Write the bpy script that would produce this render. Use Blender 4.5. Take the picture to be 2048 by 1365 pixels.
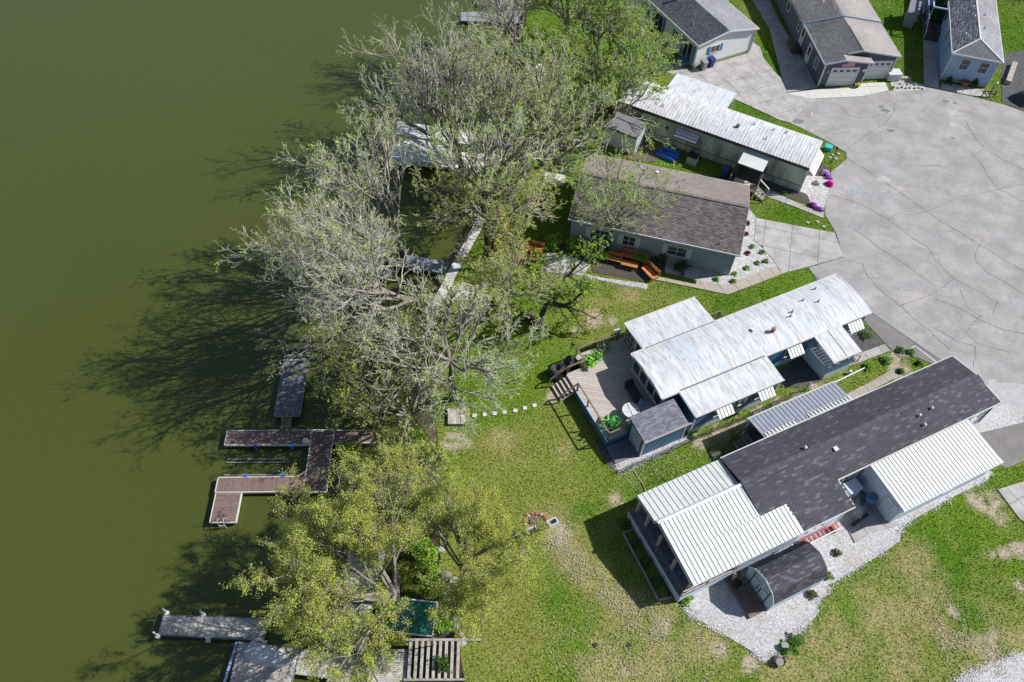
import bpy, math, random
import numpy as np
from mathutils import Vector, Matrix
for o in list(bpy.data.objects): bpy.data.objects.remove(o)
sc = bpy.context.scene
R = math.radians
# ---------------------------------------------------------------- camera
FPX, PITCH, ROLL, CAMH = 1600.0, R(53.4), R(3.0), 50.0
_f = np.array([0, math.cos(PITCH), -math.sin(PITCH)]); _x = np.array([1., 0, 0]); _u = np.cross(_x, _f)
CX = math.cos(ROLL)*_x+math.sin(ROLL)*_u; CU = -math.sin(ROLL)*_x+math.cos(ROLL)*_u; CF = _f
cam = bpy.data.objects.new('camera', bpy.data.cameras.new('camera')); sc.collection.objects.link(cam)
cam.matrix_world = Matrix(((CX[0], CU[0], -CF[0], 0), (CX[1], CU[1], -CF[1], 0), (CX[2], CU[2], -CF[2], CAMH), (0, 0, 0, 1)))
cam.data.sensor_width = 36; cam.data.lens = 36*FPX/2048; cam.data.clip_end = 6000; cam.data.clip_start = .5
sc.camera = cam
sc.render.resolution_x = 1024; sc.render.resolution_y = 682
# ---------------------------------------------------------------- light
SUN_AZ, SUN_EL = R(13), R(40)          # azimuth counted from +X towards +Y
w = bpy.data.worlds.new('World'); sc.world = w; w.use_nodes = True
nt = w.node_tree; nt.nodes.clear()
sky = nt.nodes.new('ShaderNodeTexSky'); sky.sky_type = 'NISHITA'; sky.sun_disc = False
sky.sun_elevation = SUN_EL; sky.sun_rotation = math.pi/2-SUN_AZ
bg = nt.nodes.new('ShaderNodeBackground'); bg.inputs[1].default_value = .07
wo = nt.nodes.new('ShaderNodeOutputWorld'); nt.links.new(sky.outputs[0], bg.inputs[0]); nt.links.new(bg.outputs[0], wo.inputs[0])
sd = Vector((math.cos(SUN_AZ)*math.cos(SUN_EL), math.sin(SUN_AZ)*math.cos(SUN_EL), math.sin(SUN_EL)))
sl = bpy.data.lights.new('sun', 'SUN'); sl.energy = 4.6; sl.angle = R(.5); sl.color = (1, .97, .93)
so = bpy.data.objects.new('sun', sl); sc.collection.objects.link(so); so.rotation_euler = sd.to_track_quat('Z', 'Y').to_euler(); so.location = (60, 60, 80)
sc.view_settings.view_transform = 'Standard'; sc.view_settings.look = 'None'; sc.view_settings.gamma = 1
sc.view_settings.use_curve_mapping = False; sc.view_settings.exposure = .55
# ---------------------------------------------------------------- helpers
rng = np.random.default_rng(7); random.seed(7)
WZ = -.8                                # water level; the lawn lies at 0
def G(x, y, z=0.):
    """the world point at height z that the photo shows at pixel x, y"""
    d = (x-1024)*CX-(y-682.5)*CU+FPX*CF
    t = (z-CAMH)/d[2]
    return (float(d[0]*t), float(d[1]*t), z)
def GP(pts, z=0.): return [G(px, py, z)[:2] for px, py in pts]
M = {}; ATTR = set()
def mat(name, c1, c2=None, scale=3., rough=.75, bump=0., bscale=30., metal=0., attr=False, stretch=(1, 1, 1), c3=None, s3=.6, spec=.5, lo=.35, hi=.65, detail=6, vor=None, c4=None, s4=6., t4=(.56, .72)):
    m = bpy.data.materials.new(name); m.use_nodes = True; t = m.node_tree; N = t.nodes; L = t.links
    b = N['Principled BSDF']; b.inputs['Roughness'].default_value = rough; b.inputs['Metallic'].default_value = metal
    b.inputs['Specular IOR Level'].default_value = spec
    tc = N.new('ShaderNodeTexCoord'); mp = N.new('ShaderNodeMapping'); L.new(tc.outputs['Object'], mp.inputs[0]); mp.inputs['Scale'].default_value = stretch
    def noise(s, de=6):
        n = N.new('ShaderNodeTexNoise'); n.inputs['Scale'].default_value = s; n.inputs['Detail'].default_value = de; n.inputs['Roughness'].default_value = .6
        L.new(mp.outputs[0], n.inputs['Vector']); return n.outputs[0]
    def mix(f, a, b2, kind='MIX'):
        x = N.new('ShaderNodeMix'); x.data_type = 'RGBA'; x.blend_type = kind
        if isinstance(f, float): x.inputs[0].default_value = f
        else: L.new(f, x.inputs[0])
        for k, v in ((6, a), (7, b2)):
            if isinstance(v, tuple): x.inputs[k].default_value = (*v, 1)
            else: L.new(v, x.inputs[k])
        return x.outputs[2]
    def rng_(s, lo, hi):
        r = N.new('ShaderNodeMapRange'); r.inputs[1].default_value = lo; r.inputs[2].default_value = hi; L.new(s, r.inputs[0]); return r.outputs[0]
    col = c1
    if c2: col = mix(rng_(noise(scale, detail), lo, hi), c1, c2)
    if c3: col = mix(rng_(noise(s3, 8), .45, .7), col, c3)
    if c4: col = mix(rng_(noise(s4, 8), *t4), col, c4)
    if vor:
        v = N.new('ShaderNodeTexVoronoi'); v.inputs['Scale'].default_value = vor; L.new(tc.outputs['Object'], v.inputs['Vector'])
        sp = N.new('ShaderNodeSeparateColor'); L.new(v.outputs['Color'], sp.inputs[0])
        col = mix(rng_(sp.outputs[0], .0, 1.), mix(1., col, (.5, .5, .5), 'MULTIPLY'), col)
    if attr:
        a = N.new('ShaderNodeAttribute'); a.attribute_name = 'col'
        col = mix(1., a.outputs['Color'], col, 'MULTIPLY')
    if isinstance(col, tuple): b.inputs['Base Color'].default_value = (*col, 1)
    else: L.new(col, b.inputs['Base Color'])
    if bump:
        bn = N.new('ShaderNodeBump'); bn.inputs['Strength'].default_value = bump; bn.inputs['Distance'].default_value = .03
        L.new(noise(bscale, 4), bn.inputs['Height']); L.new(bn.outputs[0], b.inputs['Normal'])
    M[name] = m
    if attr: ATTR.add(name)
    return m
class MB:
    """collects shapes, links them as ONE mesh object"""
    def __init__(s, T=None): s.v = []; s.f = []; s.c = []; s.T = T; s.cur = None
    def pt(s, p):
        if s.T is not None: p = s.T @ Vector(p)
        s.v.append((p[0], p[1], p[2])); return len(s.v)-1
    def face(s, pts): s.f.append([s.pt(p) for p in pts]); s.c.append(s.cur)
    def idx(s, i): s.f.append(i); s.c.append(s.cur)
    def hexa(s, p):            # 8 points: bottom 4 ccw, top 4 ccw
        i = [s.pt(q) for q in p]
        for q in ((3, 2, 1, 0), (4, 5, 6, 7), (0, 1, 5, 4), (1, 2, 6, 5), (2, 3, 7, 6), (3, 0, 4, 7)): s.idx([i[k] for k in q])
        return s
    def box(s, x0, y0, z0, x1, y1, z1): return s.hexa([(x0, y0, z0), (x1, y0, z0), (x1, y1, z0), (x0, y1, z0), (x0, y0, z1), (x1, y0, z1), (x1, y1, z1), (x0, y1, z1)])
    def prism(s, poly, z0, z1):
        a = [s.pt((*q, z0)) for q in poly]; b = [s.pt((*q, z1)) for q in poly]; n = len(poly)
        ar = sum(poly[i][0]*poly[(i+1) % n][1]-poly[(i+1) % n][0]*poly[i][1] for i in range(n))
        if ar < 0: a.reverse(); b.reverse()
        s.idx(list(b)); s.idx(a[::-1])
        for i in range(n): s.idx([a[i], a[(i+1) % n], b[(i+1) % n], b[i]])
        return s
    def bar(s, p, q, w_, h_=None, up=(0, 0, 1)):
        p = Vector(p); q = Vector(q); h_ = h_ or w_; d = (q-p).normalized(); up = Vector(up)
        if abs(d.dot(up)) > .98: up = Vector((1, 0, 0))
        sx = d.cross(up).normalized()*w_/2; sy = sx.cross(d).normalized()*h_/2
        return s.hexa([p-sx-sy, q-sx-sy, q+sx-sy, p+sx-sy, p-sx+sy, q-sx+sy, q+sx+sy, p+sx+sy])
    def cyl(s, p, q, r0, r1=None, n=10, cap=True):
        p = Vector(p); q = Vector(q); r1 = r0 if r1 is None else r1; d = (q-p).normalized()
        a = d.orthogonal().normalized(); b = d.cross(a)
        A = [s.pt(p+(a*math.cos(t)+b*math.sin(t))*r0) for t in (2*math.pi*k/n for k in range(n))]
        B = [s.pt(q+(a*math.cos(t)+b*math.sin(t))*r1) for t in (2*math.pi*k/n for k in range(n))]
        for k in range(n): s.idx([A[k], A[(k+1) % n], B[(k+1) % n], B[k]])
        if cap: s.idx(A[::-1]); s.idx(B)
        return s
    def ball(s, c, rx, ry=None, rz=None, n=10, m=6, jit=0):
        ry = ry or rx; rz = rz or rx; rows = []
        for j in range(m+1):
            ph = -math.pi/2+math.pi*j/m
            rows.append([s.pt((c[0]+rx*math.cos(ph)*math.cos(t)*(1+jit*random.uniform(-1, 1)), c[1]+ry*math.cos(ph)*math.sin(t)*(1+jit*random.uniform(-1, 1)), c[2]+rz*math.sin(ph)*(1+jit*random.uniform(-1, 1)))) for t in (2*math.pi*k/n for k in range(n))])
        for j in range(m):
            for k in range(n): s.idx([rows[j][k], rows[j][(k+1) % n], rows[j+1][(k+1) % n], rows[j+1][k]])
        return s
    def build(s, name, m, parent=None, kind=None, label=None, smooth=False):
        me = bpy.data.meshes.new(name); me.from_pydata(s.v, [], s.f)
        if m in ATTR:
            at = me.attributes.new('col', 'FLOAT_COLOR', 'CORNER'); arr = []
            for f, c in zip(s.f, s.c): arr += [*(c or (1, 1, 1)), 1.]*len(f)
            at.data.foreach_set('color', arr)
        me.materials.append(M[m] if isinstance(m, str) else m)
        if smooth: me.shade_smooth()
        return link(name, me, parent, kind, label)
def link(name, data, parent=None, kind=None, label=None):
    o = bpy.data.objects.new(name, data); sc.collection.objects.link(o)
    if parent is not None: o.parent = parent
    if kind: o['kind'] = kind
    if label: o['label'] = label
    return o
def npmesh(name, v, f, m, parent=None, kind=None, col=None, label=None, smooth=False):
    """v (n,3), f (k, 3 or 4) numpy; col per face"""
    me = bpy.data.meshes.new(name); k = f.shape[1]; nf = len(f)
    me.vertices.add(len(v)); me.vertices.foreach_set('co', v.astype(np.float32).ravel())
    me.loops.add(nf*k); me.loops.foreach_set('vertex_index', f.astype(np.int32).ravel())
    me.polygons.add(nf); me.polygons.foreach_set('loop_start', np.arange(nf, dtype=np.int32)*k); me.polygons.foreach_set('loop_total', np.full(nf, k, np.int32))
    if smooth: me.polygons.foreach_set('use_smooth', np.ones(nf, bool))
    me.update(calc_edges=True)
    if col is not None:
        if len(col) == nf and len(col) != len(v): dom = 'FACE'
        else: dom = 'POINT'
        at = me.attributes.new('col', 'FLOAT_COLOR', dom)
        at.data.foreach_set('color', np.concatenate([col, np.ones((len(col), 1))], 1).astype(np.float32).ravel())
    me.materials.append(M[m]); return link(name, me, parent, kind, label)
def thing(name, label, cat, loc=(0, 0, 0), rz=0, group=None):
    o = bpy.data.objects.new(name, None); sc.collection.objects.link(o); o.location = loc; o.rotation_euler = (0, 0, R(rz)); o.empty_display_size = .3
    return tag(o, label, cat, group)
def tag(o, label, cat, group=None):
    o['label'] = label; o['category'] = cat
    if group: o['group'] = group
    return o
def copy_tree(o, parent=None):
    c = o.copy(); sc.collection.objects.link(c); c.parent = parent
    for ch in list(o.children): copy_tree(ch, c)
    return c
def clip(poly, a, b, c):
    """keep the part of poly where a*x+b*y<=c"""
    out = []
    for i in range(len(poly)):
        p, q = poly[i], poly[(i+1) % len(poly)]; dp = a*p[0]+b*p[1]-c; dq = a*q[0]+b*q[1]-c
        if dp <= 0: out.append(p)
        if dp*dq < 0: t = dp/(dp-dq); out.append((p[0]+(q[0]-p[0])*t, p[1]+(q[1]-p[1])*t))
    return out
def area(p): return abs(sum(p[i][0]*p[(i+1) % len(p)][1]-p[(i+1) % len(p)][0]*p[i][1] for i in range(len(p))))/2 if len(p) > 2 else 0
def slabs(poly, deg, du, dv, z0, z1, m, parent, name='slab', gap=.015, off=(0, 0)):
    """cuts a paved outline into separate slabs"""
    c, s = math.cos(R(deg)), math.sin(R(deg)); us = [p[0]*c+p[1]*s for p in poly]; vs = [-p[0]*s+p[1]*c for p in poly]
    u = math.floor((min(us)-off[0])/du)*du+off[0]
    while u < max(us):
        v = math.floor((min(vs)-off[1])/dv)*dv+off[1]
        while v < max(vs):
            q = clip(poly, -c, -s, -(u+gap)); q = clip(q, c, s, u+du-gap) if q else q
            q = clip(q, s, -c, -(v+gap)) if q else q; q = clip(q, -s, c, v+dv-gap) if q else q
            if area(q) > .08: MB().prism(q, z0, z1+random.uniform(-.006, .006)).build(name, m, parent)
            v += dv
        u += du
def inpoly(x, y, poly):
    r = np.zeros(np.shape(x), bool); n = len(poly)
    for i in range(n):
        (x0, y0), (x1, y1) = poly[i], poly[(i+1) % n]
        if y0 == y1: continue
        r ^= ((y0 > y) != (y1 > y)) & (x < (x1-x0)*(y-y0)/(y1-y0)+x0)
    return r
def vnoise(x, y, s, seed):
    g = np.random.default_rng(seed).random((256, 256)); X = x*s+1000; Y = y*s+1000
    i = np.floor(X).astype(int); j = np.floor(Y).astype(int); a = X-i; b = Y-j; a = a*a*(3-2*a); b = b*b*(3-2*b)
    g0 = lambda p, q: g[p % 256, q % 256]
    return (g0(i, j)*(1-a)+g0(i+1, j)*a)*(1-b)+(g0(i, j+1)*(1-a)+g0(i+1, j+1)*a)*b
def fbm(x, y, s, seed, o=4): return sum(vnoise(x, y, s*2**k, seed+k)*.5**k for k in range(o))/sum(.5**k for k in range(o))
# ---------------------------------------------------------------- materials
W1 = (1., 1., 1.)
mat('grass', (.45, .47, .4), (1.35, 1.3, 1.2), scale=7, rough=.95, bump=.9, bscale=14, attr=True, spec=.1)
mat('blade', (1., 1., 1.), rough=.9, attr=True, spec=.15)
mat('soil', (.16, .12, .085), (.09, .07, .05), scale=4, rough=.95, bump=.6, bscale=18)
mat('mulch', (.045, .036, .032), (.10, .085, .07), scale=22, rough=.95, bump=1, bscale=30)
mat('gravel', (.66, .66, .69), (.48, .475, .49), scale=14, rough=.9, bump=1, bscale=26, vor=16, c3=(.5, .47, .43), s3=.5)
mat('rock_white', (.64, .63, .63), (.42, .41, .40), scale=10, rough=.9, bump=1, bscale=18, vor=10)
mat('rock_dark', (.06, .06, .07), (.14, .14, .15), scale=16, rough=.9, bump=1, bscale=18, vor=12)
mat('stone', (.40, .38, .35), (.25, .24, .22), scale=4, rough=.9, bump=.5, bscale=20)
mat('concrete', (.41, .395, .39), (.33, .315, .31), scale=1.4, rough=.9, bump=.25, bscale=40, c3=(.25, .235, .23), s3=.8, c4=(.22, .205, .20), s4=2.5, t4=(.56, .8))
mat('concrete_new', (.52, .52, .49), (.46, .455, .43), scale=1.5, rough=.8, bump=.1, bscale=40)
mat('concrete_tan', (.37, .33, .28), (.30, .265, .225), scale=2, rough=.85, bump=.2, bscale=40)
mat('seawall', (.55, .54, .52), (.38, .37, .36), scale=2, rough=.85, bump=.2, bscale=30)
mat('white_paint', (.60, .60, .60), (.55, .55, .56), scale=3, rough=.45)
mat('white_metal', (.56, .585, .575), (.52, .545, .535), scale=.8, rough=.45, spec=.4, c3=(.49, .50, .485), s3=1.5)
mat('seam', (.06, .065, .07), rough=.5)
mat('grey_metal', (.30, .32, .38), (.26, .28, .33), scale=2, rough=.4)
mat('worn_roof', (.53, .535, .56), (.30, .30, .32), scale=1.6, rough=.7, stretch=(3.2, .55, 1), c3=(.60, .61, .64), s3=1.2, lo=.4, hi=.72, c4=(.20, .20, .21), s4=2.6, t4=(.58, .74), bump=.1, bscale=12)
mat('worn_roof_blue', (.58, .59, .61), (.33, .32, .34), scale=1.5, rough=.7, stretch=(3.0, .5, 1), c3=(.42, .48, .56), s3=.4, lo=.42, hi=.72, c4=(.17, .175, .20), s4=2.8, t4=(.56, .74), bump=.1, bscale=12)
mat('panel_clear', (.52, .55, .59), (.30, .31, .35), scale=1.2, rough=.4, lo=.5, hi=.75)
mat('shingle_dark', (.066, .066, .082), (.045, .045, .058), scale=40, rough=.9, attr=True, bump=.3, bscale=60)
mat('shingle_brown', (.185, .155, .145), (.13, .11, .105), scale=30, rough=.9, attr=True, bump=.3, bscale=60)
mat('shingle_tan', (.245, .228, .222), (.185, .172, .168), scale=30, rough=.9, attr=True, bump=.3, bscale=60)
mat('shingle_grey', (.21, .21, .235), (.15, .15, .17), scale=30, rough=.9, attr=True, bump=.3, bscale=60)
mat('siding_slate', (.075, .09, .125), (.065, .078, .11), scale=2, rough=.6)
mat('siding_lightblue', (.30, .42, .58), (.27, .38, .53), scale=2, rough=.55)
mat('siding_cream', (.67, .68, .68), (.61, .62, .63), scale=2, rough=.55)
mat('siding_sage', (.57, .60, .54), (.47, .49, .43), scale=1.1, rough=.6, stretch=(1, 1, .35), c3=(.16, .17, .12), s3=.9)
mat('siding_bluegrey', (.25, .31, .33), (.22, .28, .30), scale=2, rough=.6)
mat('siding_navy', (.07, .19, .33), (.055, .155, .28), scale=2, rough=.5)
mat('siding_pale', (.52, .60, .68), (.46, .54, .62), scale=2, rough=.5)
mat('blue_trim', (.04, .20, .40), rough=.5)
mat('brown_fascia', (.045, .035, .035), (.07, .05, .05), scale=4, rough=.6)
mat('glass', (.02, .025, .03), (.06, .07, .09), scale=2, rough=.08, spec=.8)
mat('deck_tan', (.48, .425, .385), (.41, .36, .325), scale=5, rough=.75, attr=True)
mat('deck_brown', (.20, .138, .125), (.145, .10, .09), scale=5, rough=.75, attr=True)
mat('wood_grey', (.36, .34, .31), (.22, .205, .19), scale=3, rough=.85, attr=True, stretch=(1, 1, 1), bump=.2)
mat('wood_dark', (.10, .085, .07), (.06, .05, .045), scale=6, rough=.85, attr=True)
mat('wood_brown', (.20, .15, .11), (.13, .10, .075), scale=6, rough=.85, attr=True)
mat('wood_orange', (.52, .20, .06), (.40, .14, .04), scale=6, rough=.6, attr=True)
mat('dock_grey', (.17, .18, .22), (.12, .125, .155), scale=4, rough=.7, attr=True)
mat('steel', (.5, .52, .55), rough=.35, metal=.8)
mat('black', (.015, .015, .018), (.03, .03, .035), scale=5, rough=.5)
mat('dark_plastic', (.03, .035, .045), rough=.5)
mat('grey_plastic', (.22, .23, .25), rough=.5)
mat('bin_blue', (.012, .05, .20), (.01, .04, .15), scale=4, rough=.4)
mat('kayak_blue', (.01, .16, .62), (.01, .12, .50), scale=3, rough=.35)
mat('red', (.45, .05, .05), rough=.5)
mat('yellow', (.75, .60, .03), rough=.6)
mat('teal', (.03, .42, .42), rough=.5)
mat('green_net', (.02, .20, .15), (.01, .12, .09), scale=2.5, rough=.7)
mat('terracotta', (.30, .13, .07), rough=.8)
mat('bark_pale', (.60, .58, .52), (.36, .34, .29), scale=1.2, rough=.9)
mat('bark_dark', (.085, .072, .06), (.045, .04, .034), scale=5, rough=.95, bump=.5)
mat('bark_mid', (.24, .225, .195), (.13, .12, .10), scale=3, rough=.95)
mat('leaf', (1., 1., 1.), rough=.6, attr=True, spec=.3)
mat('flower', (1., 1., 1.), rough=.7, attr=True, spec=.1)
mat('asphalt_old', (.205, .19, .19), (.155, .145, .147), scale=1.2, rough=.9, bump=.5, bscale=40, c3=(.155, .145, .15), s3=.9)
mat('crack', (.105, .10, .10), rough=.95)
mat('mark_blue', (.20, .32, .50), (.34, .37, .42), scale=7, rough=.9)
mat('mark_yellow', (.60, .56, .30), rough=.9)
mat('stain_oil', (.10, .095, .10), (.22, .215, .22), scale=9, rough=.9)
mat('stain_dust', (.40, .385, .38), (.32, .31, .32), scale=2, rough=.9)
mat('algae', (.06, .075, .02), rough=.6)
# leaves let a little light through
lt = M['leaf'].node_tree; pb = lt.nodes['Principled BSDF']; tr = lt.nodes.new('ShaderNodeBsdfTranslucent'); ms = lt.nodes.new('ShaderNodeMixShader'); ms.inputs[0].default_value = .35
lt.links.new(pb.inputs['Base Color'].links[0].from_socket, tr.inputs[0]); out = lt.nodes['Material Output']
lt.links.new(pb.outputs[0], ms.inputs[1]); lt.links.new(tr.outputs[0], ms.inputs[2]); lt.links.new(ms.outputs[0], out.inputs[0])
def water_mat():
    m = bpy.data.materials.new('water'); m.use_nodes = True; t = m.node_tree; N = t.nodes; L = t.links; b = N['Principled BSDF']
    tc = N.new('ShaderNodeTexCoord')
    n = N.new('ShaderNodeTexNoise'); n.inputs['Scale'].default_value = .035; n.inputs['Detail'].default_value = 5; L.new(tc.outputs['Object'], n.inputs['Vector'])
    r = N.new('ShaderNodeValToRGB'); r.color_ramp.elements[0].position = .35; r.color_ramp.elements[0].color = (.056, .068, .0125, 1); r.color_ramp.elements[1].position = .7; r.color_ramp.elements[1].color = (.061, .073, .015, 1)
    L.new(n.outputs[0], r.inputs[0]); L.new(r.outputs[0], b.inputs['Base Color'])
    b.inputs['Roughness'].default_value = .16; b.inputs['IOR'].default_value = 1.45
    mp = N.new('ShaderNodeMapping'); mp.inputs['Scale'].default_value = (.6, 3.4, 1); mp.inputs['Rotation'].default_value = (0, 0, R(-8)); L.new(tc.outputs['Object'], mp.inputs[0])
    n2 = N.new('ShaderNodeTexNoise'); n2.inputs['Scale'].default_value = 2.6; n2.inputs['Detail'].default_value = 5; L.new(mp.outputs[0], n2.inputs['Vector'])
    bp = N.new('ShaderNodeBump'); bp.inputs['Strength'].default_value = .9; bp.inputs['Distance'].default_value = .05; L.new(n2.outputs[0], bp.inputs['Height']); L.new(bp.outputs[0], b.inputs['Normal'])
    M['water'] = m
water_mat()
def asphalt_mat():
    m = bpy.data.materials.new('asphalt'); m.use_nodes = True; t = m.node_tree; N = t.nodes; L = t.links; b = N['Principled BSDF']; b.inputs['Roughness'].default_value = .9
    tc = N.new('ShaderNodeTexCoord')
    def noise(s, d, dist=0, mp=None):
        n = N.new('ShaderNodeTexNoise'); n.inputs['Scale'].default_value = s; n.inputs['Detail'].default_value = d; n.inputs['Distortion'].default_value = dist; n.inputs['Roughness'].default_value = .65
        L.new(mp.outputs[0] if mp else tc.outputs['Object'], n.inputs['Vector']); return n.outputs[0]
    def mr(s, a, b_): r = N.new('ShaderNodeMapRange'); r.inputs[1].default_value = a; r.inputs[2].default_value = b_; L.new(s, r.inputs[0]); return r.outputs[0]
    def mix(f, a, c):
        x = N.new('ShaderNodeMix'); x.data_type = 'RGBA'; L.new(f, x.inputs[0])
        for k, v in ((6, a), (7, c)):
            if isinstance(v, tuple): x.inputs[k].default_value = (*v, 1)
            else: L.new(v, x.inputs[k])
        return x.outputs[2]
    c = mix(mr(noise(.45, 9), .38, .62), (.255, .24, .238), (.405, .385, .38))
    c = mix(mr(noise(.6, 9, .6), .52, .75), c, (.19, .175, .175))
    mp = N.new('ShaderNodeMapping'); mp.inputs['Rotation'].default_value = (0, 0, R(40)); mp.inputs['Scale'].default_value = (.25, 2.2, 1); L.new(tc.outputs['Object'], mp.inputs[0])
    c = mix(mr(noise(.9, 6, .8, mp), .55, .8), c, (.20, .187, .19))
    c = mix(mr(noise(14, 3), .35, .7), c, (.25, .24, .25))
    c = mix(mr(noise(.22, 7), .60, .76), c, (.43, .395, .375))
    gc = G(1890, 500); sb = N.new('ShaderNodeVectorMath'); sb.operation = 'SUBTRACT'; L.new(tc.outputs['Object'], sb.inputs[0]); sb.inputs[1].default_value = (gc[0], gc[1], 0)
    ln = N.new('ShaderNodeVectorMath'); ln.operation = 'LENGTH'; L.new(sb.outputs[0], ln.inputs[0]); sx_ = N.new('ShaderNodeSeparateXYZ'); L.new(sb.outputs[0], sx_.inputs[0])
    at = N.new('ShaderNodeMath'); at.operation = 'ARCTAN2'; L.new(sx_.outputs[1], at.inputs[0]); L.new(sx_.outputs[0], at.inputs[1])
    cb = N.new('ShaderNodeCombineXYZ'); L.new(ln.outputs['Value'], cb.inputs[0]); L.new(at.outputs[0], cb.inputs[1])
    mq = N.new('ShaderNodeMapping'); mq.inputs['Scale'].default_value = (1.5, 1.6, 1); L.new(cb.outputs[0], mq.inputs[0])
    c = mix(mr(noise(1.1, 8, .5, mq), .60, .88), c, (.19, .18, .182))
    c = mix(mr(noise(1.7, 5, .3, mq), .60, .85), c, (.40, .385, .385))
    c = mix(mr(noise(5, 8), .54, .80), c, (.185, .175, .175))
    L.new(c, b.inputs['Base Color']); bp = N.new('ShaderNodeBump'); bp.inputs['Strength'].default_value = .4; bp.inputs['Distance'].default_value = .01
    L.new(noise(50, 3), bp.inputs['Height']); L.new(bp.outputs[0], b.inputs['Normal']); M['asphalt'] = m
asphalt_mat()
# ================================================================ SETTING
SHORE = [(1090, -140), (1075, -80), (1060, 0), (1040, 100), (1030, 200), (1010, 330), (965, 440), (930, 500), (890, 570), (852, 650), (848, 740), (868, 820), (876, 880), (877, 1040), (882, 1130), (905, 1200), (918, 1290), (930, 1365), (945, 1500)]
shore = GP(SHORE)
shore = [(shore[0][0]-2, 1500)]+shore+[(shore[-1][0]-1, -60)]
sy = np.array([p[1] for p in shore][::-1]); sx = np.array([p[0] for p in shore][::-1])
def shx(y): return np.interp(y, sy, sx)
# lake bed is never seen: the water is opaque with algae
npmesh('lake_water', np.array([(-1500, -300, WZ), (1500, -300, WZ), (1500, 1500, WZ), (-1500, 1500, WZ)], float), np.array([[0, 1, 2, 3]]), 'water', kind='structure')
MB().prism([(float(x)+1.2, float(y)) for x, y in shore]+[(1400, -60), (1400, 1500)], -1.2, -.03).build('ground', 'soil', kind='structure')
# lawn: a fine sheet from the shore eastwards, each vertex carries how dry the turf is
ny, nx = 300, 330
yy = np.linspace(5, 118, ny); tt = np.linspace(0, 1, nx)
LX = shx(yy)[:, None]+(72-shx(yy)[:, None])*tt[None, :]; LY = np.repeat(yy[:, None], nx, 1)
GREEN = np.array([.108, .190, .020]); DEEP = np.array([.062, .150, .010]); OLIVE = np.array([.180, .205, .048]); TAN = np.array([.31, .27, .135]); DIRT = np.array([.38, .325, .28])
PATCH = [('tan', 1450, 1130, 1.2), ('tan', 1100, 1060, 1.6), ('tan', 1140, 1100, 1.8), ('tan', 1190, 1160, 1.8), ('tan', 1240, 1210, 1.6), ('tan', 1330, 1240, 1.5), ('tan', 1400, 1280, 2.0), ('tan', 1310, 1310, 2.), ('tan', 1260, 1350, 2.5), ('tan', 1200, 1340, 1.6),
 ('tan', 1830, 1130, 1.8), ('tan', 1770, 1230, 2.6), ('tan', 1850, 1180, 1.6), ('tan', 1670, 1310, 2.8), ('tan', 1800, 1330, 2.2), ('tan', 1840, 1240, 1.4), ('tan', 1880, 1260, 1.2), ('tan', 1570, 1340, 2.2), ('tan', 1960, 1300, 1.4), ('tan', 2030, 1280, 1.6),
 ('dirt', 1120, 1070, .8), ('dirt', 1235, 1000, .5), ('dirt', 1985, 1000, .8), ('dirt', 1960, 1010, .7), ('dirt', 2000, 1035, .7), ('dirt', 2040, 1100, .6), ('dirt', 2010, 1107, .4), ('dirt', 1985, 1110, .3), ('dirt', 2040, 1170, .4), ('dirt', 1905, 1220, .35), ('dirt', 1980, 1295, .8), ('dirt', 1940, 1345, .6),
 ('dirt', 1150, 660, .4), ('dirt', 1185, 640, .7), ('dirt', 1225, 640, .5), ('tan', 1260, 590, 1.2), ('dirt', 910, 880, 1.0), ('tan', 1180, 620, 1.5), ('tan', 1130, 900, 1.2), ('tan', 1000, 880, 1.3),
 ('dirt', 1105, 795, .5), ('dirt', 1330, 1255, .5), ('dirt', 1440, 1300, .6), ('dirt', 1500, 1330, .5), ('tan', 1430, 880, .9), ('tan', 1500, 850, 1.0), ('tan', 1580, 800, .9), ('tan', 1640, 765, .8), ('dirt', 1800, 735, 1.2), ('dirt', 1775, 720, .5), ('tan', 1200, 1290, .8), ('dirt', 1250, 1345, .3),
 ('olive', 1150, 850, 4.0), ('olive', 1100, 940, 4.0), ('olive', 1180, 640, 3.), ('olive', 1000, 1000, 5.), ('olive', 950, 1150, 5.), ('olive', 1050, 1250, 4.), ('olive', 1280, 620, 2.),
 ('dirt', 1400, 885, .6), ('dirt', 1440, 868, .6), ('dirt', 1480, 848, .6), ('dirt', 1520, 828, .6), ('dirt', 1560, 808, .6), ('dirt', 1595, 792, .6), ('dirt', 1630, 775, .5), ('deep', 1700, 1100, 2.2), ('deep', 1900, 1120, 3), ('deep', 1600, 1240, 1.5), ('deep', 1740, 1290, 1.2), ('deep', 1370, 1250, .9), ('deep', 1300, 950, 2.2), ('deep', 1180, 1030, 1.2), ('deep', 1480, 600, 3), ('deep', 1930, 1240, 2), ('deep', 1120, 1200, 1.5), ('deep', 1500, 200, 4), ('deep', 1560, 130, 4), ('deep', 1800, 100, 6), ('deep', 1850, 30, 8), ('deep', 2030, 100, 6), ('deep', 1590, 440, 3)]
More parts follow.
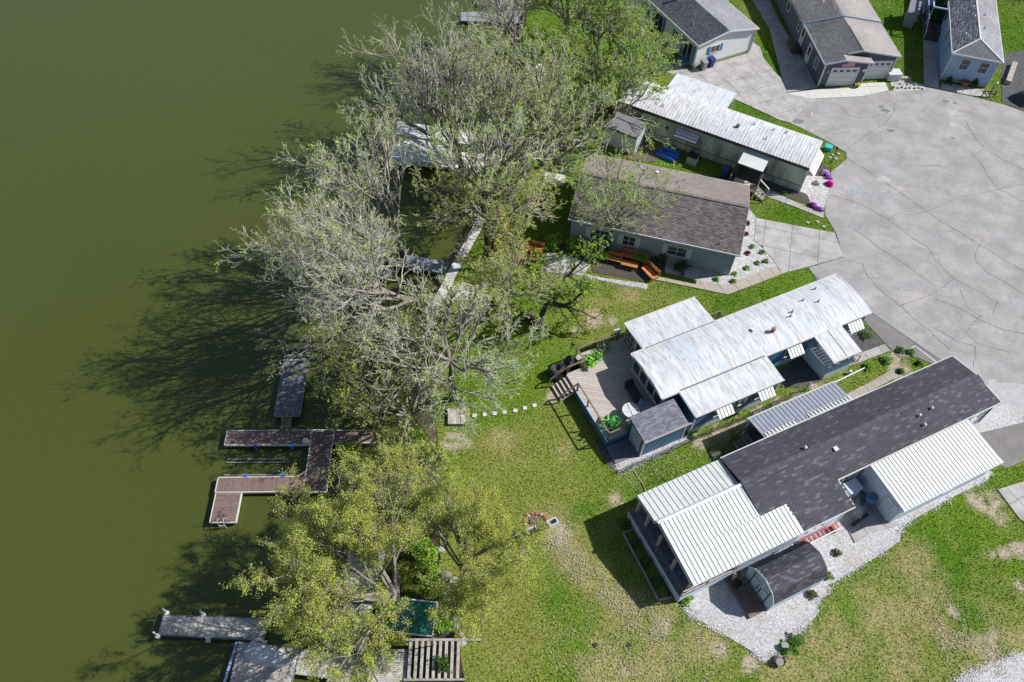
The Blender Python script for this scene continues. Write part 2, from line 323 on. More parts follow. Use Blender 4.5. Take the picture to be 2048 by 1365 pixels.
def turf(x, y):
    x = np.asarray(x, float); y = np.asarray(y, float)
    n1 = fbm(x, y, .22, 11); n2 = fbm(x, y, .9, 31); n3 = fbm(x, y, 2.6, 51)
    W = {k: np.zeros(x.shape) for k in ('tan', 'dirt', 'olive', 'deep')}
    for k, px, py, r in PATCH:
        q = G(px, py); d = np.hypot(x-q[0], y-q[1])/r+(n2-.5)*1.5+(n3-.5)*.7
        W[k] = np.maximum(W[k], np.clip((1.25-d)/(.9 if k != 'dirt' else .4), 0, 1))
    dry = np.clip((n1*.5+n2*.5-.52)*4, 0, 1)*.35
    c = GREEN+(OLIVE-GREEN)*np.clip((n1-.42)*4, 0, 1)[..., None]*.5
    c = c+(OLIVE-c)*(W['olive']*.85)[..., None]
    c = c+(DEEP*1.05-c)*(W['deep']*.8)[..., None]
    t = np.clip(np.maximum(dry*(1-W['deep']*.7), W['tan']*(n3*1.5+n2*.5-.28)), 0, .85); c = c+(TAN-c)*t[..., None]
    W['dirt'] = W['dirt']*np.clip(n3*3-.6, 0, 1); c = c+(DIRT-c)*W['dirt'][..., None]
    return c, np.maximum(t*.5, W['dirt'])
colr, bare = turf(LX, LY)
idx = np.arange(ny*nx).reshape(ny, nx)
fq = np.stack([idx[:-1, :-1].ravel(), idx[:-1, 1:].ravel(), idx[1:, 1:].ravel(), idx[1:, :-1].ravel()], 1)
LZ = (fbm(LX, LY, .5, 91)-.5)*.03-.012
npmesh('lawn', np.stack([LX.ravel(), LY.ravel(), LZ.ravel()], 1), fq, 'grass', kind='structure', col=colr.reshape(-1, 3), smooth=True)
# the bank that drops from the lawn edge to the water
yb = np.linspace(5, 112, 260); drop = [0, .35, .7, 1.1]
wid = 1.1+fbm(yb, yb*0, .4, 5)*.8
wid = wid+np.interp(yb, [20, 24, 30, 31, 40], [0, 1.6, 2.0, 0, 0])
bv = []; 
for k, d in enumerate((0.0, .3, .65, 1.0)):
    zz = (-.02, -.25, -.6, -.95)[k]
    bv.append(np.stack([shx(yb)+.02-wid*d+(vnoise(yb, yb*0+k, 2, 9+k)-.5)*.3*(k > 0), yb, np.full_like(yb, zz)+(vnoise(yb, yb*0+k*3, 1.5, 3)-.5)*.15*(k > 0)], 1))
bv = np.concatenate(bv); nb = len(yb); bi = np.arange(4*nb).reshape(4, nb)
bf = np.stack([bi[1:, :-1].ravel(), bi[:-1, :-1].ravel(), bi[:-1, 1:].ravel(), bi[1:, 1:].ravel()], 1)
npmesh('lake_bank', bv, bf, 'soil', kind='structure', smooth=True)

def sheet(name, px, z, m, kind='structure', parent=None, world=False):
    p = px if world else GP(px); return MB().prism(p, z-.03, z).build(name, m, parent, kind)
COURT = [(1622, 198), (1722, 193), (1775, 183), (1840, 172), (1880, 180), (1935, 192), (2000, 208), (2048, 224), (2130, 258), (2300, 420), (2400, 700), (2280, 860), (2048, 922), (2012, 936), (1985, 925), (1940, 880), (1880, 800), (1870, 730), (1832, 714), (1800, 716), (1773, 690), (1740, 655), (1700, 610), (1640, 572), (1628, 552), (1617, 536), (1687, 515), (1672, 466), (1650, 430), (1651, 400), (1662, 345), (1694, 318), (1692, 305), (1655, 283), (1600, 255), (1581, 247)]
road = sheet('road', COURT, .016, 'asphalt')
sheet('old_asphalt', [(1617, 536), (1632, 553), (1664, 577), (1724, 612), (1804, 667), (1885, 722), (1975, 790), (1960, 812), (1900, 790), (1868, 730), (1832, 714), (1800, 716), (1773, 690), (1740, 655), (1700, 610), (1640, 572), (1628, 552)], .0198, 'asphalt_old', None, road)
sheet('old_asphalt', [(1905, 880), (2048, 845), (2150, 880), (2048, 921), (2012, 935), (1985, 924), (1940, 905)], .0262, 'asphalt_old', None, road)
def strips(name, polylines, w_, z, m, parent, kind=None, jit=0):
    for pl in polylines:
        p = [Vector(G(*q, z)) for q in pl]; pts = []
        for a, b in zip(p[:-1], p[1:]):
            n = max(1, int((b-a).length/.25))
            for k in range(n): pts.append(a.lerp(b, k/n))
        pts.append(p[-1]); mb = MB(); prev = None
        for i, q in enumerate(pts):
            d = (pts[min(i+1, len(pts)-1)]-pts[max(i-1, 0)]).normalized(); s = Vector((-d.y, d.x, 0))
            e = (random.uniform(-1, 1)*jit if 0 < i < len(pts)-1 else 0); ww = w_*random.uniform(.45, 1.25) if jit else w_
            L_ = mb.pt(q+s*(e+ww/2)); R_ = mb.pt(q+s*(e-ww/2))
            if prev: mb.idx([prev[1], R_, L_, prev[0]])
            prev = (L_, R_)
        mb.build(name, m, parent, kind)
CR = [[(1695, 317), (1740, 345), (1800, 385), (1870, 435), (1960, 490), (2048, 543)], [(1692, 300), (1720, 281), (1745, 262), (1770, 248), (1790, 222), (1788, 205)], [(1660, 390), (1720, 408), (1778, 440), (1830, 480), (1855, 493), (1870, 520), (1907, 557), (1960, 585), (2000, 610)],
 [(1778, 440), (1798, 425), (1815, 430), (1845, 426), (1870, 418), (1895, 405), (1915, 394), (1945, 392), (1990, 380), (2048, 368)], [(1907, 557), (1880, 580), (1850, 595), (1800, 612)], [(1790, 330), (1860, 350)][:0] or [(1940, 305), (1965, 330), (1980, 360), (1998, 378), (2048, 405)],
 [(1930, 240), (1950, 275), (1970, 297), (2010, 322), (2048, 340)], [(1946, 313), (1968, 299)], [(1963, 488), (1950, 505), (1950, 520), (1975, 545), (2010, 565), (2048, 590)], [(1800, 612), (1760, 580), (1735, 552), (1725, 530), (1700, 520)], [(1870, 597), (1925, 620), (1960, 640), (2000, 658), (2048, 668)],
 [(1920, 580), (1935, 615), (1965, 635)], [(1865, 655), (1890, 668), (1920, 685), (1950, 692)], [(1951, 692), (1950, 715), (1946, 735)], [(1960, 632), (1940, 655), (1934, 667), (1960, 690), (2020, 705)], [(1800, 612), (1830, 640), (1855, 658), (1900, 700)], [(1996, 603), (1984, 630)],
 [(1680, 215), (1700, 232), (1730, 238), (1760, 230)], [(1700, 456), (1730, 475), (1780, 510), (1830, 550), (1880, 590)][:0] or [(1708, 457), (1760, 497), (1812, 530), (1870, 572)]]
strips('crack', CR, .035, .0245, 'crack', road, jit=.05)
strips('crack', [[(1628, 552), (1660, 575), (1720, 610), (1800, 665), (1880, 720), (1960, 780)]], .10, .0248, 'crack', road, jit=.03)
BL = [[(1640, 213), (1651, 225)], [(1768, 330), (1770, 345)], [(1697, 385), (1700, 372), (1712, 369), (1724, 376), (1725, 388)], [(1768, 388), (1770, 410)], [(1752, 392), (1744, 404)], [(1690, 457), (1705, 458)], [(1875, 466), (1870, 482)], [(1992, 468), (2000, 480)], [(1815, 573), (1828, 571)], [(1720, 578), (1738, 580)], [(1962, 558), (1982, 556)], [(1895, 568), (1910, 565)], [(2020, 612), (2040, 600)], [(1990, 720), (2000, 735)], [(1903, 686), (1912, 689)]]
strips('painted_mark', BL, .07, .0255, 'mark_blue', road)
strips('painted_mark', [[(1622, 203), (1630, 199)], [(1624, 225), (1623, 232)], [(1624, 258), (1624, 263)]], .08, .0225, 'mark_yellow', road)
def digit8(cx, cy):
    pl = []
    for oy, r in ((-3.2, 3.2), (3.4, 4)):
        pl.append([(cx+r*.9*math.cos(t)+oy*.25, cy+oy+r*math.sin(t)) for t in [2*math.pi*k/10 for k in range(11)]])
    return pl
strips('painted_number', digit8(1703, 382)+digit8(1714, 385), .06, .0225, 'mark_blue', road)
strips('painted_line', [[(1818, 700), (1830, 692), (1872, 724)]], .07, .0225, 'white_paint', road)
zst = 0.
for px, py, r, m in [(1763, 214, .35, 'stain_oil'), (1770, 222, .5, 'stain_oil'), (1781, 262, .4, 'stain_oil'), (1891, 203, .4, 'stain_oil'), (1910, 207, .3, 'stain_oil'), (1597, 243, .6, 'stain_oil'), (1906, 277, .25, 'stain_oil'), (1908, 227, .8, 'stain_dust'), (1908, 250, .6, 'stain_dust'), (1768, 360, .7, 'stain_dust'), (2030, 800, 2.2, 'stain_dust'), (2000, 780, 1.2, 'stain_dust')]:
    c = G(px, py); MB().prism([(c[0]+r*random.uniform(.5, 1.2)*math.cos(t), c[1]+r*random.uniform(.4, .9)*math.sin(t)) for t in [2*math.pi*k/14 for k in range(14)]], .012, .0202+.0003*random.random()*0+zst).build('stain', m, road); zst += .00025
# paving
drive = link('driveway', None, kind='structure')
slabs(GP([(1384, 141), (1494, 108), (1503, 84), (1520, 95), (1527, 118), (1553, 148), (1565, 160), (1571, 186), (1622, 198), (1581, 247), (1557, 240), (1460, 195), (1352, 150)]), 27, 1.9, 2.1, -.05, .055, 'concrete', drive)
slabs(GP([(1571, 186), (1565, 160), (1540, 60), (1505, 0), (1500, -40), (1522, -40), (1560, 45), (1594, 100), (1612, 130), (1634, 176)]), 5, 3, 2.2, -.05, .05, 'concrete', drive)
slabs(GP([(1571, 188), (1635, 180), (1708, 177), (1712, 168), (1770, 166), (1777, 182), (1722, 194), (1622, 199)]), 7, 3.4, 2.6, -.05, .062, 'concrete_new', drive)
drive2 = link('driveway', None, kind='structure')
slabs(GP([(1512, 437), (1669, 467), (1687, 514), (1618, 534), (1564, 548), (1545, 519), (1508, 480)]), -12.8, 2.35, 2.35, -.05, .055, 'concrete', drive2, off=(.5, .55))
path = link('walkway', None, kind='structure')
slabs(GP([(1552, 533), (1449, 572), (1393, 562), (1391, 570), (1311, 554), (1309, 560), (1455, 590), (1564, 549)]), 27, 1.25, 6, -.05, .06, 'concrete_tan', path)
slabs(GP([(1844, 0), (1875, 0), (1878, 60), (1877, 178), (1848, 172), (1846, 68)]), -8, 8, 1.6, -.05, .05, 'concrete', path)
slabs(GP([(1769, 689), (1780, 702), (1715, 727), (1690, 735), (1680, 722)]), 28, 1.5, 3, -.05, .05, 'concrete', path)
slabs(GP([(1522, 390), (1530, 378), (1560, 390), (1610, 415), (1648, 426), (1646, 437), (1586, 413)]), -26, 2.2, 3, -.05, .045, 'concrete', path)
slabs(GP([(1560, 860), (1785, 740), (1800, 752), (1590, 860)]), 28, 2, 3, -.05, .04, 'concrete_tan', path)
slabs(GP([(1995, 980), (2060, 960), (2070, 1055), (2040, 1040)]), 28, 1.5, 3, -.05, .05, 'concrete', path)
pad = link('concrete_pad', None, kind='structure')
slabs(GP([(1676, 1020), (1720, 985), (1800, 1050), (1740, 1068), (1709, 1087)]), 28, 1.4, 3, -.05, .09, 'concrete', pad)
for nm, px, z, m in [('gravel_bed', [(1363, 1207), (1385, 1190), (1460, 1150), (1600, 1060), (1660, 1030), (1720, 1040), (1790, 1040), (1850, 1000), (1940, 925), (1985, 945), (1973, 962), (1902, 996), (1856, 1023), (1804, 1052), (1799, 1084), (1755, 1113), (1653, 1173), (1655, 1190), (1635, 1203), (1633, 1233), (1594, 1268), (1570, 1292), (1533, 1319), (1513, 1309), (1452, 1272), (1386, 1233)], .022, 'gravel'),
 ('gravel_bed', [(1890, 1380), (1960, 1338), (2048, 1303), (2110, 1270), (2110, 1450), (1890, 1450)], .02, 'gravel'),
 ('gravel_bed', [(1228, 919), (1290, 903), (1378, 868), (1382, 882), (1262, 939), (1238, 945), (1215, 905)], .022, 'gravel'),
 ('gravel_bed', [(1880, 900), (1950, 820), (2015, 810), (2050, 845), (1960, 880)], .024, 'gravel'),
 ('white_rock_bed', [(1498, 418), (1513, 437), (1508, 480), (1546, 520), (1556, 535), (1450, 572), (1395, 562), (1330, 545), (1330, 525), (1440, 530), (1480, 500)], .03, 'rock_white'),
 ('white_rock_bed', [(1095, 505), (1125, 508), (1182, 530), (1168, 548), (1203, 556), (1296, 569), (1293, 579), (1203, 562), (1168, 552), (1080, 545)], .03, 'rock_white'),
 ('white_rock_bed', [(1602, 372), (1614, 352), (1655, 355), (1657, 382), (1646, 423), (1622, 409), (1614, 390), (1600, 384)], .034, 'rock_white'),
 ('mulch_bed', [(1530, 376), (1500, 355), (1590, 340), (1640, 325), (1662, 340), (1650, 358), (1614, 356), (1604, 375), (1616, 392), (1626, 412), (1560, 392)], .028, 'mulch'),
 ('mulch_bed', [(1729, 652), (1768, 688), (1715, 706), (1690, 680)], .03, 'rock_dark'),
 ('mulch_bed', [(1555, 745), (1600, 715), (1650, 760), (1600, 775), (1565, 775)], .03, 'rock_dark'),
 ('mulch_bed', [(1190, 880), (1212, 890), (1250, 946), (1237, 948), (1215, 930)], .018, 'rock_dark'),
 ('mulch_bed', [(1100, 495), (1180, 470), (1330, 520), (1330, 545), (1290, 565), (1185, 545), (1182, 530)], .026, 'mulch'),
 ('mulch_bed', [(1255, 310), (1290, 275), (1300, 300), (1330, 300), (1310, 325), (1255, 320)], .02, 'soil'),
 ('mulch_bed', [(1290, 1065), (1325, 1030), (1400, 1170), (1340, 1200)], .02, 'mulch'),
 ('garden_bed', [(1780, 168), (1790, 150), (1815, 160), (1850, 172), (1850, 180), (1790, 184)], .02, 'rock_white'),
 ('garden_bed', [(1880, 178), (1885, 165), (1975, 182), (1984, 196), (1935, 190)], .022, 'rock_white'),
 ('patio', [(2005, 110), (2048, 100), (2090, 130), (2090, 250), (2048, 222), (2003, 205)], .02, 'rock_dark'),
 ('patio', [(1300, 115), (1384, 141), (1345, 150), (1290, 125), (1270, 60)], .03, 'concrete')]:
    sheet(nm, px, z, m)
# grass blades: a carpet of short tufts over the near lawns
HOLES = [GP(p) for p in [COURT, [(1363, 1207), (1460, 1150), (1600, 1060), (1985, 925), (1973, 962), (1804, 1052), (1755, 1113), (1653, 1173), (1633, 1233), (1533, 1319), (1386, 1233)], [(1384, 141), (1503, 84), (1553, 148), (1571, 186), (1777, 166), (1777, 182), (1622, 198), (1581, 247), (1352, 150)], [(1512, 437), (1669, 467), (1687, 514), (1564, 548), (1455, 590), (1309, 560), (1095, 505), (1498, 418)], [(1498, 355), (1640, 325), (1660, 345), (1646, 437), (1522, 390)], [(1844, -10), (1880, 0), (1880, 180), (1848, 172)], [(1890, 1380), (2110, 1270), (2110, 1450)], [(1228, 919), (1378, 868), (1262, 939)], [(1995, 980), (2060, 960), (2070, 1055)], [(1540, 60), (1505, 0), (1530, 0), (1634, 176), (1571, 186)]]]
n = 460000
gy = rng.uniform(9, 96, n); gx = shx(gy)+rng.random(n)*(62-shx(gy))
keep = np.ones(n, bool)
for h in HOLES: keep &= ~inpoly(gx, gy, h)
tc_, bare_ = turf(gx, gy)
keep &= rng.random(n) > bare_*.9
gx, gy, tc_, bare_ = gx[keep], gy[keep], tc_[keep], bare_[keep]; n = len(gx)
isdry = (rng.random(n) < bare_*1.3+.03)[:, None]; tc_ = np.where(isdry, TAN*1.15, tc_*.55+(GREEN*.6+OLIVE*.4)*.45)
a = rng.uniform(0, 6.283, n); hh = rng.uniform(.03, .085, n); ww = rng.uniform(.02, .05, n); ln = rng.uniform(-.05, .05, (n, 2))
v = np.zeros((n, 3, 3)); v[:, 0] = np.stack([gx-np.cos(a)*ww, gy-np.sin(a)*ww, np.full(n, -.01)], 1); v[:, 1] = np.stack([gx+np.cos(a)*ww, gy+np.sin(a)*ww, np.full(n, -.01)], 1); v[:, 2] = np.stack([gx+ln[:, 0], gy+ln[:, 1], hh], 1)
gc = tc_*rng.choice([.65, .95, 1.35, 2.0], n, p=[.3, .25, .25, .2])[:, None]*rng.uniform(.8, 1.2, n)[:, None]*np.array([1.05, 1.0, .95])
npmesh('grass', v.reshape(-1, 3), np.arange(n*3).reshape(-1, 3), 'blade', kind='stuff', col=gc)
# dry leaves blown over the lawn; specks of debris and painted sparkle on the lake
def litter(name, pts, w_, n, z, cols, s, seed):
    r0 = np.random.default_rng(seed); P_ = np.array([G(*p) for p in pts])[:, :2]; k = r0.integers(0, len(P_)-1, n); t = r0.random(n)[:, None]
    Q = P_[k]*(1-t)+P_[k+1]*t+r0.normal(size=(n, 2))*w_; nn = fbm(Q[:, 0], Q[:, 1], 1.2, seed); ok = nn+r0.normal(size=n)*.08 > .47; Q = Q[ok]; n = len(Q)
    a = r0.uniform(0, 6.28, n); ss = s*r0.uniform(.5, 1.4, n); u = np.stack([np.cos(a)*ss, np.sin(a)*ss, r0.uniform(-.3, .3, n)*ss], 1); v_ = np.stack([-np.sin(a)*ss*.6, np.cos(a)*ss*.6, r0.uniform(-.3, .3, n)*ss], 1)
    c = np.concatenate([Q, np.full((n, 1), z)], 1); V = np.stack([c-u, c-v_, c+u, c+v_], 1).reshape(-1, 3)
    npmesh(name, V, np.arange(n*4).reshape(-1, 4), 'blade', None, 'stuff', np.array(cols)[r0.integers(len(cols), size=n)]*r0.uniform(.8, 1.2, n)[:, None])
LT = [(.42, .37, .25), (.34, .30, .18), (.46, .42, .31), (.25, .21, .12)]
litter('leaf_litter', [(1095, 1055), (1140, 1110), (1200, 1170), (1270, 1225), (1330, 1270), (1420, 1300)], .75, 9000, 0.05, LT, .034, 301)
litter('leaf_litter', [(1250, 960), (1400, 915), (1480, 870)], .8, 2600, 0.06, LT, .034, 302)
litter('leaf_litter', [(1100, 1330), (1200, 1300), (1300, 1345), (1400, 1365)], 1.6, 6000, 0.05, LT, .032, 303)
litter('leaf_litter', [(1900, 1240), (1980, 1300), (1920, 1350), (1860, 1200)], 1.1, 5000, 0.05, LT, .034, 304)
litter('water_specks', [(60, 60), (300, 300), (120, 600), (60, 1000), (250, 1320), (480, 500), (500, 100)], 6., 200, WZ+.012, [(.4, .4, .3)], .022, 305)
ST = [(.55, .55, .57), (.42, .42, .43), (.62, .61, .62), (.30, .29, .29)]
for k_, (e_, s_, n_) in enumerate([([(1363, 1207), (1386, 1233), (1452, 1272), (1513, 1309), (1533, 1319), (1570, 1292), (1594, 1268), (1633, 1233), (1635, 1203), (1655, 1190), (1653, 1173), (1755, 1113), (1799, 1084), (1804, 1052), (1856, 1023), (1902, 996), (1973, 962), (1985, 945)], .04, 4200),
 ([(1228, 919), (1240, 944), (1262, 939), (1382, 882)], .035, 900), ([(1890, 1380), (1960, 1338), (2048, 1303), (2080, 1285)], .04, 1600), ([(1450, 572), (1395, 562), (1330, 545)], .03, 200), ([(1080, 545), (1168, 552), (1203, 562), (1293, 579)], .035, 900), ([(1652, 357), (1657, 382), (1646, 423), (1622, 409)], .03, 500)]):
    litter('spilled_gravel', e_, .13, n_, .045, ST, s_, 320+k_)
# ================================================================ BUILDING HELPERS
def wallframe(x, y, nx_, ny_):
    """u along the wall (to the right when one stands outside looking at it), w out of it, z up"""
    return Matrix(((-ny_, nx_, 0, x), (nx_, ny_, 0, y), (0, 0, 1, 0), (0, 0, 0, 1)))
def lapwall(parent, T, u1, z0, z1, m, top=None, ex=.13, name='siding', vertical=False, holes=()):
    """a wall of real lap boards (or of vertical ribs); top(u) gives a gable's upper edge"""
    mb = MB(T); cur = [0]
    # backing
    us = [0, u1] if top is None else [u1*k/16 for k in range(17)]
    tf = top or (lambda u: z1)
    for a, b in zip(us[:-1], us[1:]): mb.face([(a, 0, z0), (b, 0, z0), (b, 0, tf(b)), (a, 0, tf(a))])
    if not vertical:
        z = z0
        while z < max(tf(u) for u in us)-.02:
            ze = z+ex
            if top is None: lo, hi = 0, u1
            else:
                ok = [u1*k/80 for k in range(81) if tf(u1*k/80) >= z+ex*.5]
                if not ok: break
                lo, hi = ok[0], ok[-1]
            ze = min(ze, max(tf(lo), tf(hi), tf((lo+hi)/2)))
            mb.face([(lo, .030, z), (hi, .030, z), (hi, .006, ze), (lo, .006, ze)]); mb.face([(lo, .0, z), (hi, .0, z), (hi, .030, z), (lo, .030, z)])
            z += ex
    else:
        u = 0
        while u < u1-.01:
            e = min(u+ex*.78, u1); za = tf(u)-.01; zb = tf(e)-.01
            mb.face([(u, .024, z0), (e, .024, z0), (e, .024, zb), (u, .024, za)])
            mb.face([(u, 0, z0), (u, .024, z0), (u, .024, za), (u, 0, za)]); mb.face([(e, .024, z0), (e, 0, z0), (e, 0, zb), (e, .024, zb)])
            u += ex
    return mb.build(name, m, parent, 'stuff' if False else None)
def wallbox(parent, x0, y0, x1, y1, z0, z1, m, name='wall'):
    return MB().box(x0, y0, z0, x1, y1, z1).build(name, m, parent)
def window(parent, T, u, z, w_, h_, cols=2, rows=1, frame='white_paint', shut=None, fr=.07, name='window', arch=False):
    """frame proud of the wall, each pane recessed in it"""
    mb = MB(T); d0, d1 = .025, .085
    for a, b, c, d in ((u-w_/2-fr, z-fr, u+w_/2+fr, z), (u-w_/2-fr, z+h_, u+w_/2+fr, z+h_+fr), (u-w_/2-fr, z, u-w_/2, z+h_), (u+w_/2, z, u+w_/2+fr, z+h_)): mb.box(a, d0, b, c, d1, d)
    for i in range(1, cols): x = u-w_/2+w_*i/cols; mb.box(x-.025, d0, z, x+.025, d1-.012, z+h_)
    for j in range(1, rows): y = z+h_*j/rows; mb.box(u-w_/2, d0, y-.02, u+w_/2, d1-.017, y+.02)
    if arch:
        n = 8
        for k in range(n):
            a0, a1 = math.pi*k/n, math.pi*(k+1)/n; r = w_/2+.03
            mb.bar((u+r*math.cos(a0), .055, z+h_+.03+.28*math.sin(a0)), (u+r*math.cos(a1), .055, z+h_+.03+.28*math.sin(a1)), .06)
    o = mb.build(name, frame, parent)
    for i in range(cols):
        for j in range(rows): MB(T).box(u-w_/2+w_*i/cols+.02, .028, z+h_*j/rows+.02, u-w_/2+w_*(i+1)/cols-.02, .042, z+h_*(j+1)/rows-.02).build('pane', 'glass', o)
    if arch: MB(T).face_fan = None
    if shut:
        for s in (-1, 1):
            sb = MB(T); x = u+s*(w_/2+fr+.19)
            sb.box(x-.17, .032, z-.04, x+.17, .055, z+h_+.04)
            k = z
            while k < z+h_-.05: sb.box(x-.13, .055, k, x+.13, .072, k+.035); k += .07
            sb.build('shutter', shut, parent)
    return o
def door(parent, T, u, w_, h_, m='white_paint', z=0, glass=None, name='door', frame='white_paint'):
    MB(T).box(u-w_/2-.08, .028, z, u-w_/2, .075, z+h_+.08).box(u+w_/2, .028, z, u+w_/2+.08, .075, z+h_+.08).box(u-w_/2, .028, z+h_, u+w_/2, .075, z+h_+.08).build('door_frame', frame, parent)
    o = MB(T).box(u-w_/2+.01, .026, z+.02, u+w_/2-.01, .055, z+h_-.01).build(name, m, parent)
    if glass:
        a, b, c, d = glass; MB(T).box(u+a, .056, z+b, u+c, .064, z+d).build('pane', 'glass', o)
    MB(T).ball((u+w_/2-.1, .09, z+1.0), .035).build('handle', 'steel', o)
    return o
def shingles(parent, O, U, V, L, S, m, inside=None, lo=.75, hi=1.25, light=None, ex=.145, tab=.33, lp=.0, name='shingles'):
    """every tab a raised quad with its own tone, lower edge proud; one joined part"""
    O, U, V = np.array(O, float), np.array(U, float), np.array(V, float); U /= np.linalg.norm(U); V /= np.linalg.norm(V); Nn = np.cross(U, V)
    if Nn[2] < 0: Nn = -Nn
    rows = int(S/ex)+1; cs = []
    for r in range(rows):
        off = (r % 2)*tab/2+rng.uniform(-.03, .03); k = np.arange(-1, int(L/tab)+1)
        a = np.clip(k*tab+off, 0, L); b = np.clip((k+1)*tab+off-.012, 0, L); ok = b-a > .03
        cs.append(np.stack([a[ok], b[ok], np.full(ok.sum(), r*ex), np.full(ok.sum(), min((r+1)*ex, S))], 1))
    c = np.concatenate(cs)
    if inside is not None: c = c[inside((c[:, 0]+c[:, 1])/2, (c[:, 2]+c[:, 3])/2)]
    n = len(c); P = lambda u, v_, h: O+u[:, None]*U+v_[:, None]*V+h*Nn
    h1 = rng.uniform(.018, .03, n)[:, None]
    vv = np.stack([P(c[:, 0], c[:, 2], h1), P(c[:, 1], c[:, 2], h1), P(c[:, 1], c[:, 3], .012), P(c[:, 0], c[:, 3], .012), P(c[:, 0], c[:, 2], .002), P(c[:, 1], c[:, 2], .002)], 1).reshape(-1, 3)
    i = np.arange(n)[:, None]*6; f = np.concatenate([i+np.array([[0, 1, 2, 3]]), i+np.array([[4, 5, 1, 0]])])
    t = rng.uniform(lo, hi, n); 
    if light: t = np.where(rng.random(n) < light[0], light[1]*rng.uniform(.8, 1.15, n), t)
    t = t*(1+(fbm(c[:, 0], c[:, 2], .5, 77)-.5)*.5)
    col = np.stack([t, t, t*1.0], 1); col = np.concatenate([col, col*.8])
    return npmesh(name, vv, f, m, parent, 'stuff', col)
def slab3(parent, pts, th, m, name='roof'):
    """a plate: upper outline pts (any plane), th thick downwards"""
    mb = MB(); n = len(pts); a = [mb.pt(p) for p in pts]; b = [mb.pt((p[0], p[1], p[2]-th)) for p in pts]
    mb.idx(a); mb.idx(b[::-1])
    for i in range(n): mb.idx([b[i], b[(i+1) % n], a[(i+1) % n], a[i]])
    return mb.build(name, m, parent)
def metal_panels(parent, x0, x1, ylo, yhi, zlo, zhi, pitch_, m='white_metal', name='roof_panel', rib=True, seam='seam'):
    """pans running down the slope, each a part, with a raised rib and a dark joint"""
    n = max(1, round((x1-x0)/pitch_)); p = (x1-x0)/n
    for k in range(n):
        a, b = x0+k*p, x0+(k+1)*p; f = lambda x, dz: [(x, ylo, zlo+dz), (x, yhi, zhi+dz)]
        mb = MB(); e = .035; sg = 1
        prof = [(a+.014, 0), (a+.016, .03), (a+.016+e, .03), (a+.016+e+.01, .004), (b-.024, .004), (b-.024, 0)]
        A = [mb.pt((x, ylo, zlo+dz)) for x, dz in prof]; B = [mb.pt((x, yhi, zhi+dz)) for x, dz in prof]
        for i in range(len(prof)-1): mb.idx([A[i], A[i+1], B[i+1], B[i]])
        C1 = [mb.pt((x, ylo, zlo-.03)) for x in (a+.014, b-.024)]; D1 = [mb.pt((x, yhi, zhi-.03)) for x in (a+.014, b-.024)]
        mb.idx([C1[0], D1[0], D1[1], C1[1]]); mb.idx([A[0], C1[0], C1[1], A[5]]); mb.idx([A[0], B[0], D1[0], C1[0]]); mb.idx([A[5], C1[1], D1[1], B[5]]); mb.idx([B[5], D1[1], D1[0], B[0]])
        mb.build(name, m, parent)
    d = .012
    MB().hexa([(x0, ylo, zlo-.045), (x1, ylo, zlo-.045), (x1, yhi, zhi-.045), (x0, yhi, zhi-.045), (x0, ylo, zlo-d), (x1, ylo, zlo-d), (x1, yhi, zhi-d), (x0, yhi, zhi-d)]).build('joint_backing', seam, parent)
def vent(parent, x, y, z, kind=0):
    if kind == 0: MB().cyl((x, y, z-.1), (x, y, z+.28), .05, n=8).cyl((x, y, z-.02), (x, y, z+.03), .12, .08, n=8).build('vent_pipe', 'grey_plastic', parent)
    elif kind == 1: MB().cyl((x, y, z-.1), (x, y, z+.22), .07, n=8).cyl((x, y, z+.2), (x, y, z+.27), .12, .04, n=8).build('roof_vent', 'white_paint', parent)
    else: MB().box(x-.15, y-.15, z-.1, x+.15, y+.15, z+.14).build('roof_vent', 'white_paint', parent)
def awning(parent, T, u, z, w_, dep=.75, drop=.45, n=5, mats=('white_paint', 'seam')):
    """slatted metal window awning: each pan a part"""
    for k in range(n):
        a = u-w_/2+w_*k/n; b = a+w_/n-.05
        MB(T).hexa([(a, .03, z-.03), (b, .03, z-.03), (b, dep, z-drop-.03), (a, dep, z-drop-.03), (a, .03, z), (b, .03, z), (b, dep, z-drop), (a, dep, z-drop)]).build('awning_panel', mats[0], parent)
    mb = MB(T).hexa([(u-w_/2, .03, z-.05), (u+w_/2-.05, .03, z-.05), (u+w_/2-.05, dep-.03, z-drop-.05), (u-w_/2, dep-.03, z-drop-.05), (u-w_/2, .03, z-.035), (u+w_/2-.05, .03, z-.035), (u+w_/2-.05, dep-.03, z-drop-.035), (u-w_/2, dep-.03, z-drop-.035)])
    for s in (u-w_/2+.03, u+w_/2-.08): mb.bar((s, .03, z-drop-.35), (s, dep-.04, z-drop-.05), .03)
    mb.build('awning_frame', mats[1], parent)
def boards(parent, poly, deg, bw, z0, z1, m, name='boards', gap=.012, lo=.8, hi=1.15):
    """deck boards, one joined part, each its own tone"""
    c, s = math.cos(R(deg)), math.sin(R(deg)); vs = [-p[0]*s+p[1]*c for p in poly]; mb = MB(); v_ = min(vs)
    while v_ < max(vs):
        q = clip(poly, s, -c, -(v_+gap/2)); q = clip(q, -s, c, v_+bw-gap/2) if q else q
        if area(q) > .004: t = random.uniform(lo, hi); mb.cur = (t, t, t*random.uniform(.96, 1.03)); mb.prism(q, z0, z1)
        v_ += bw
    return mb.build(name, m, parent, 'stuff')
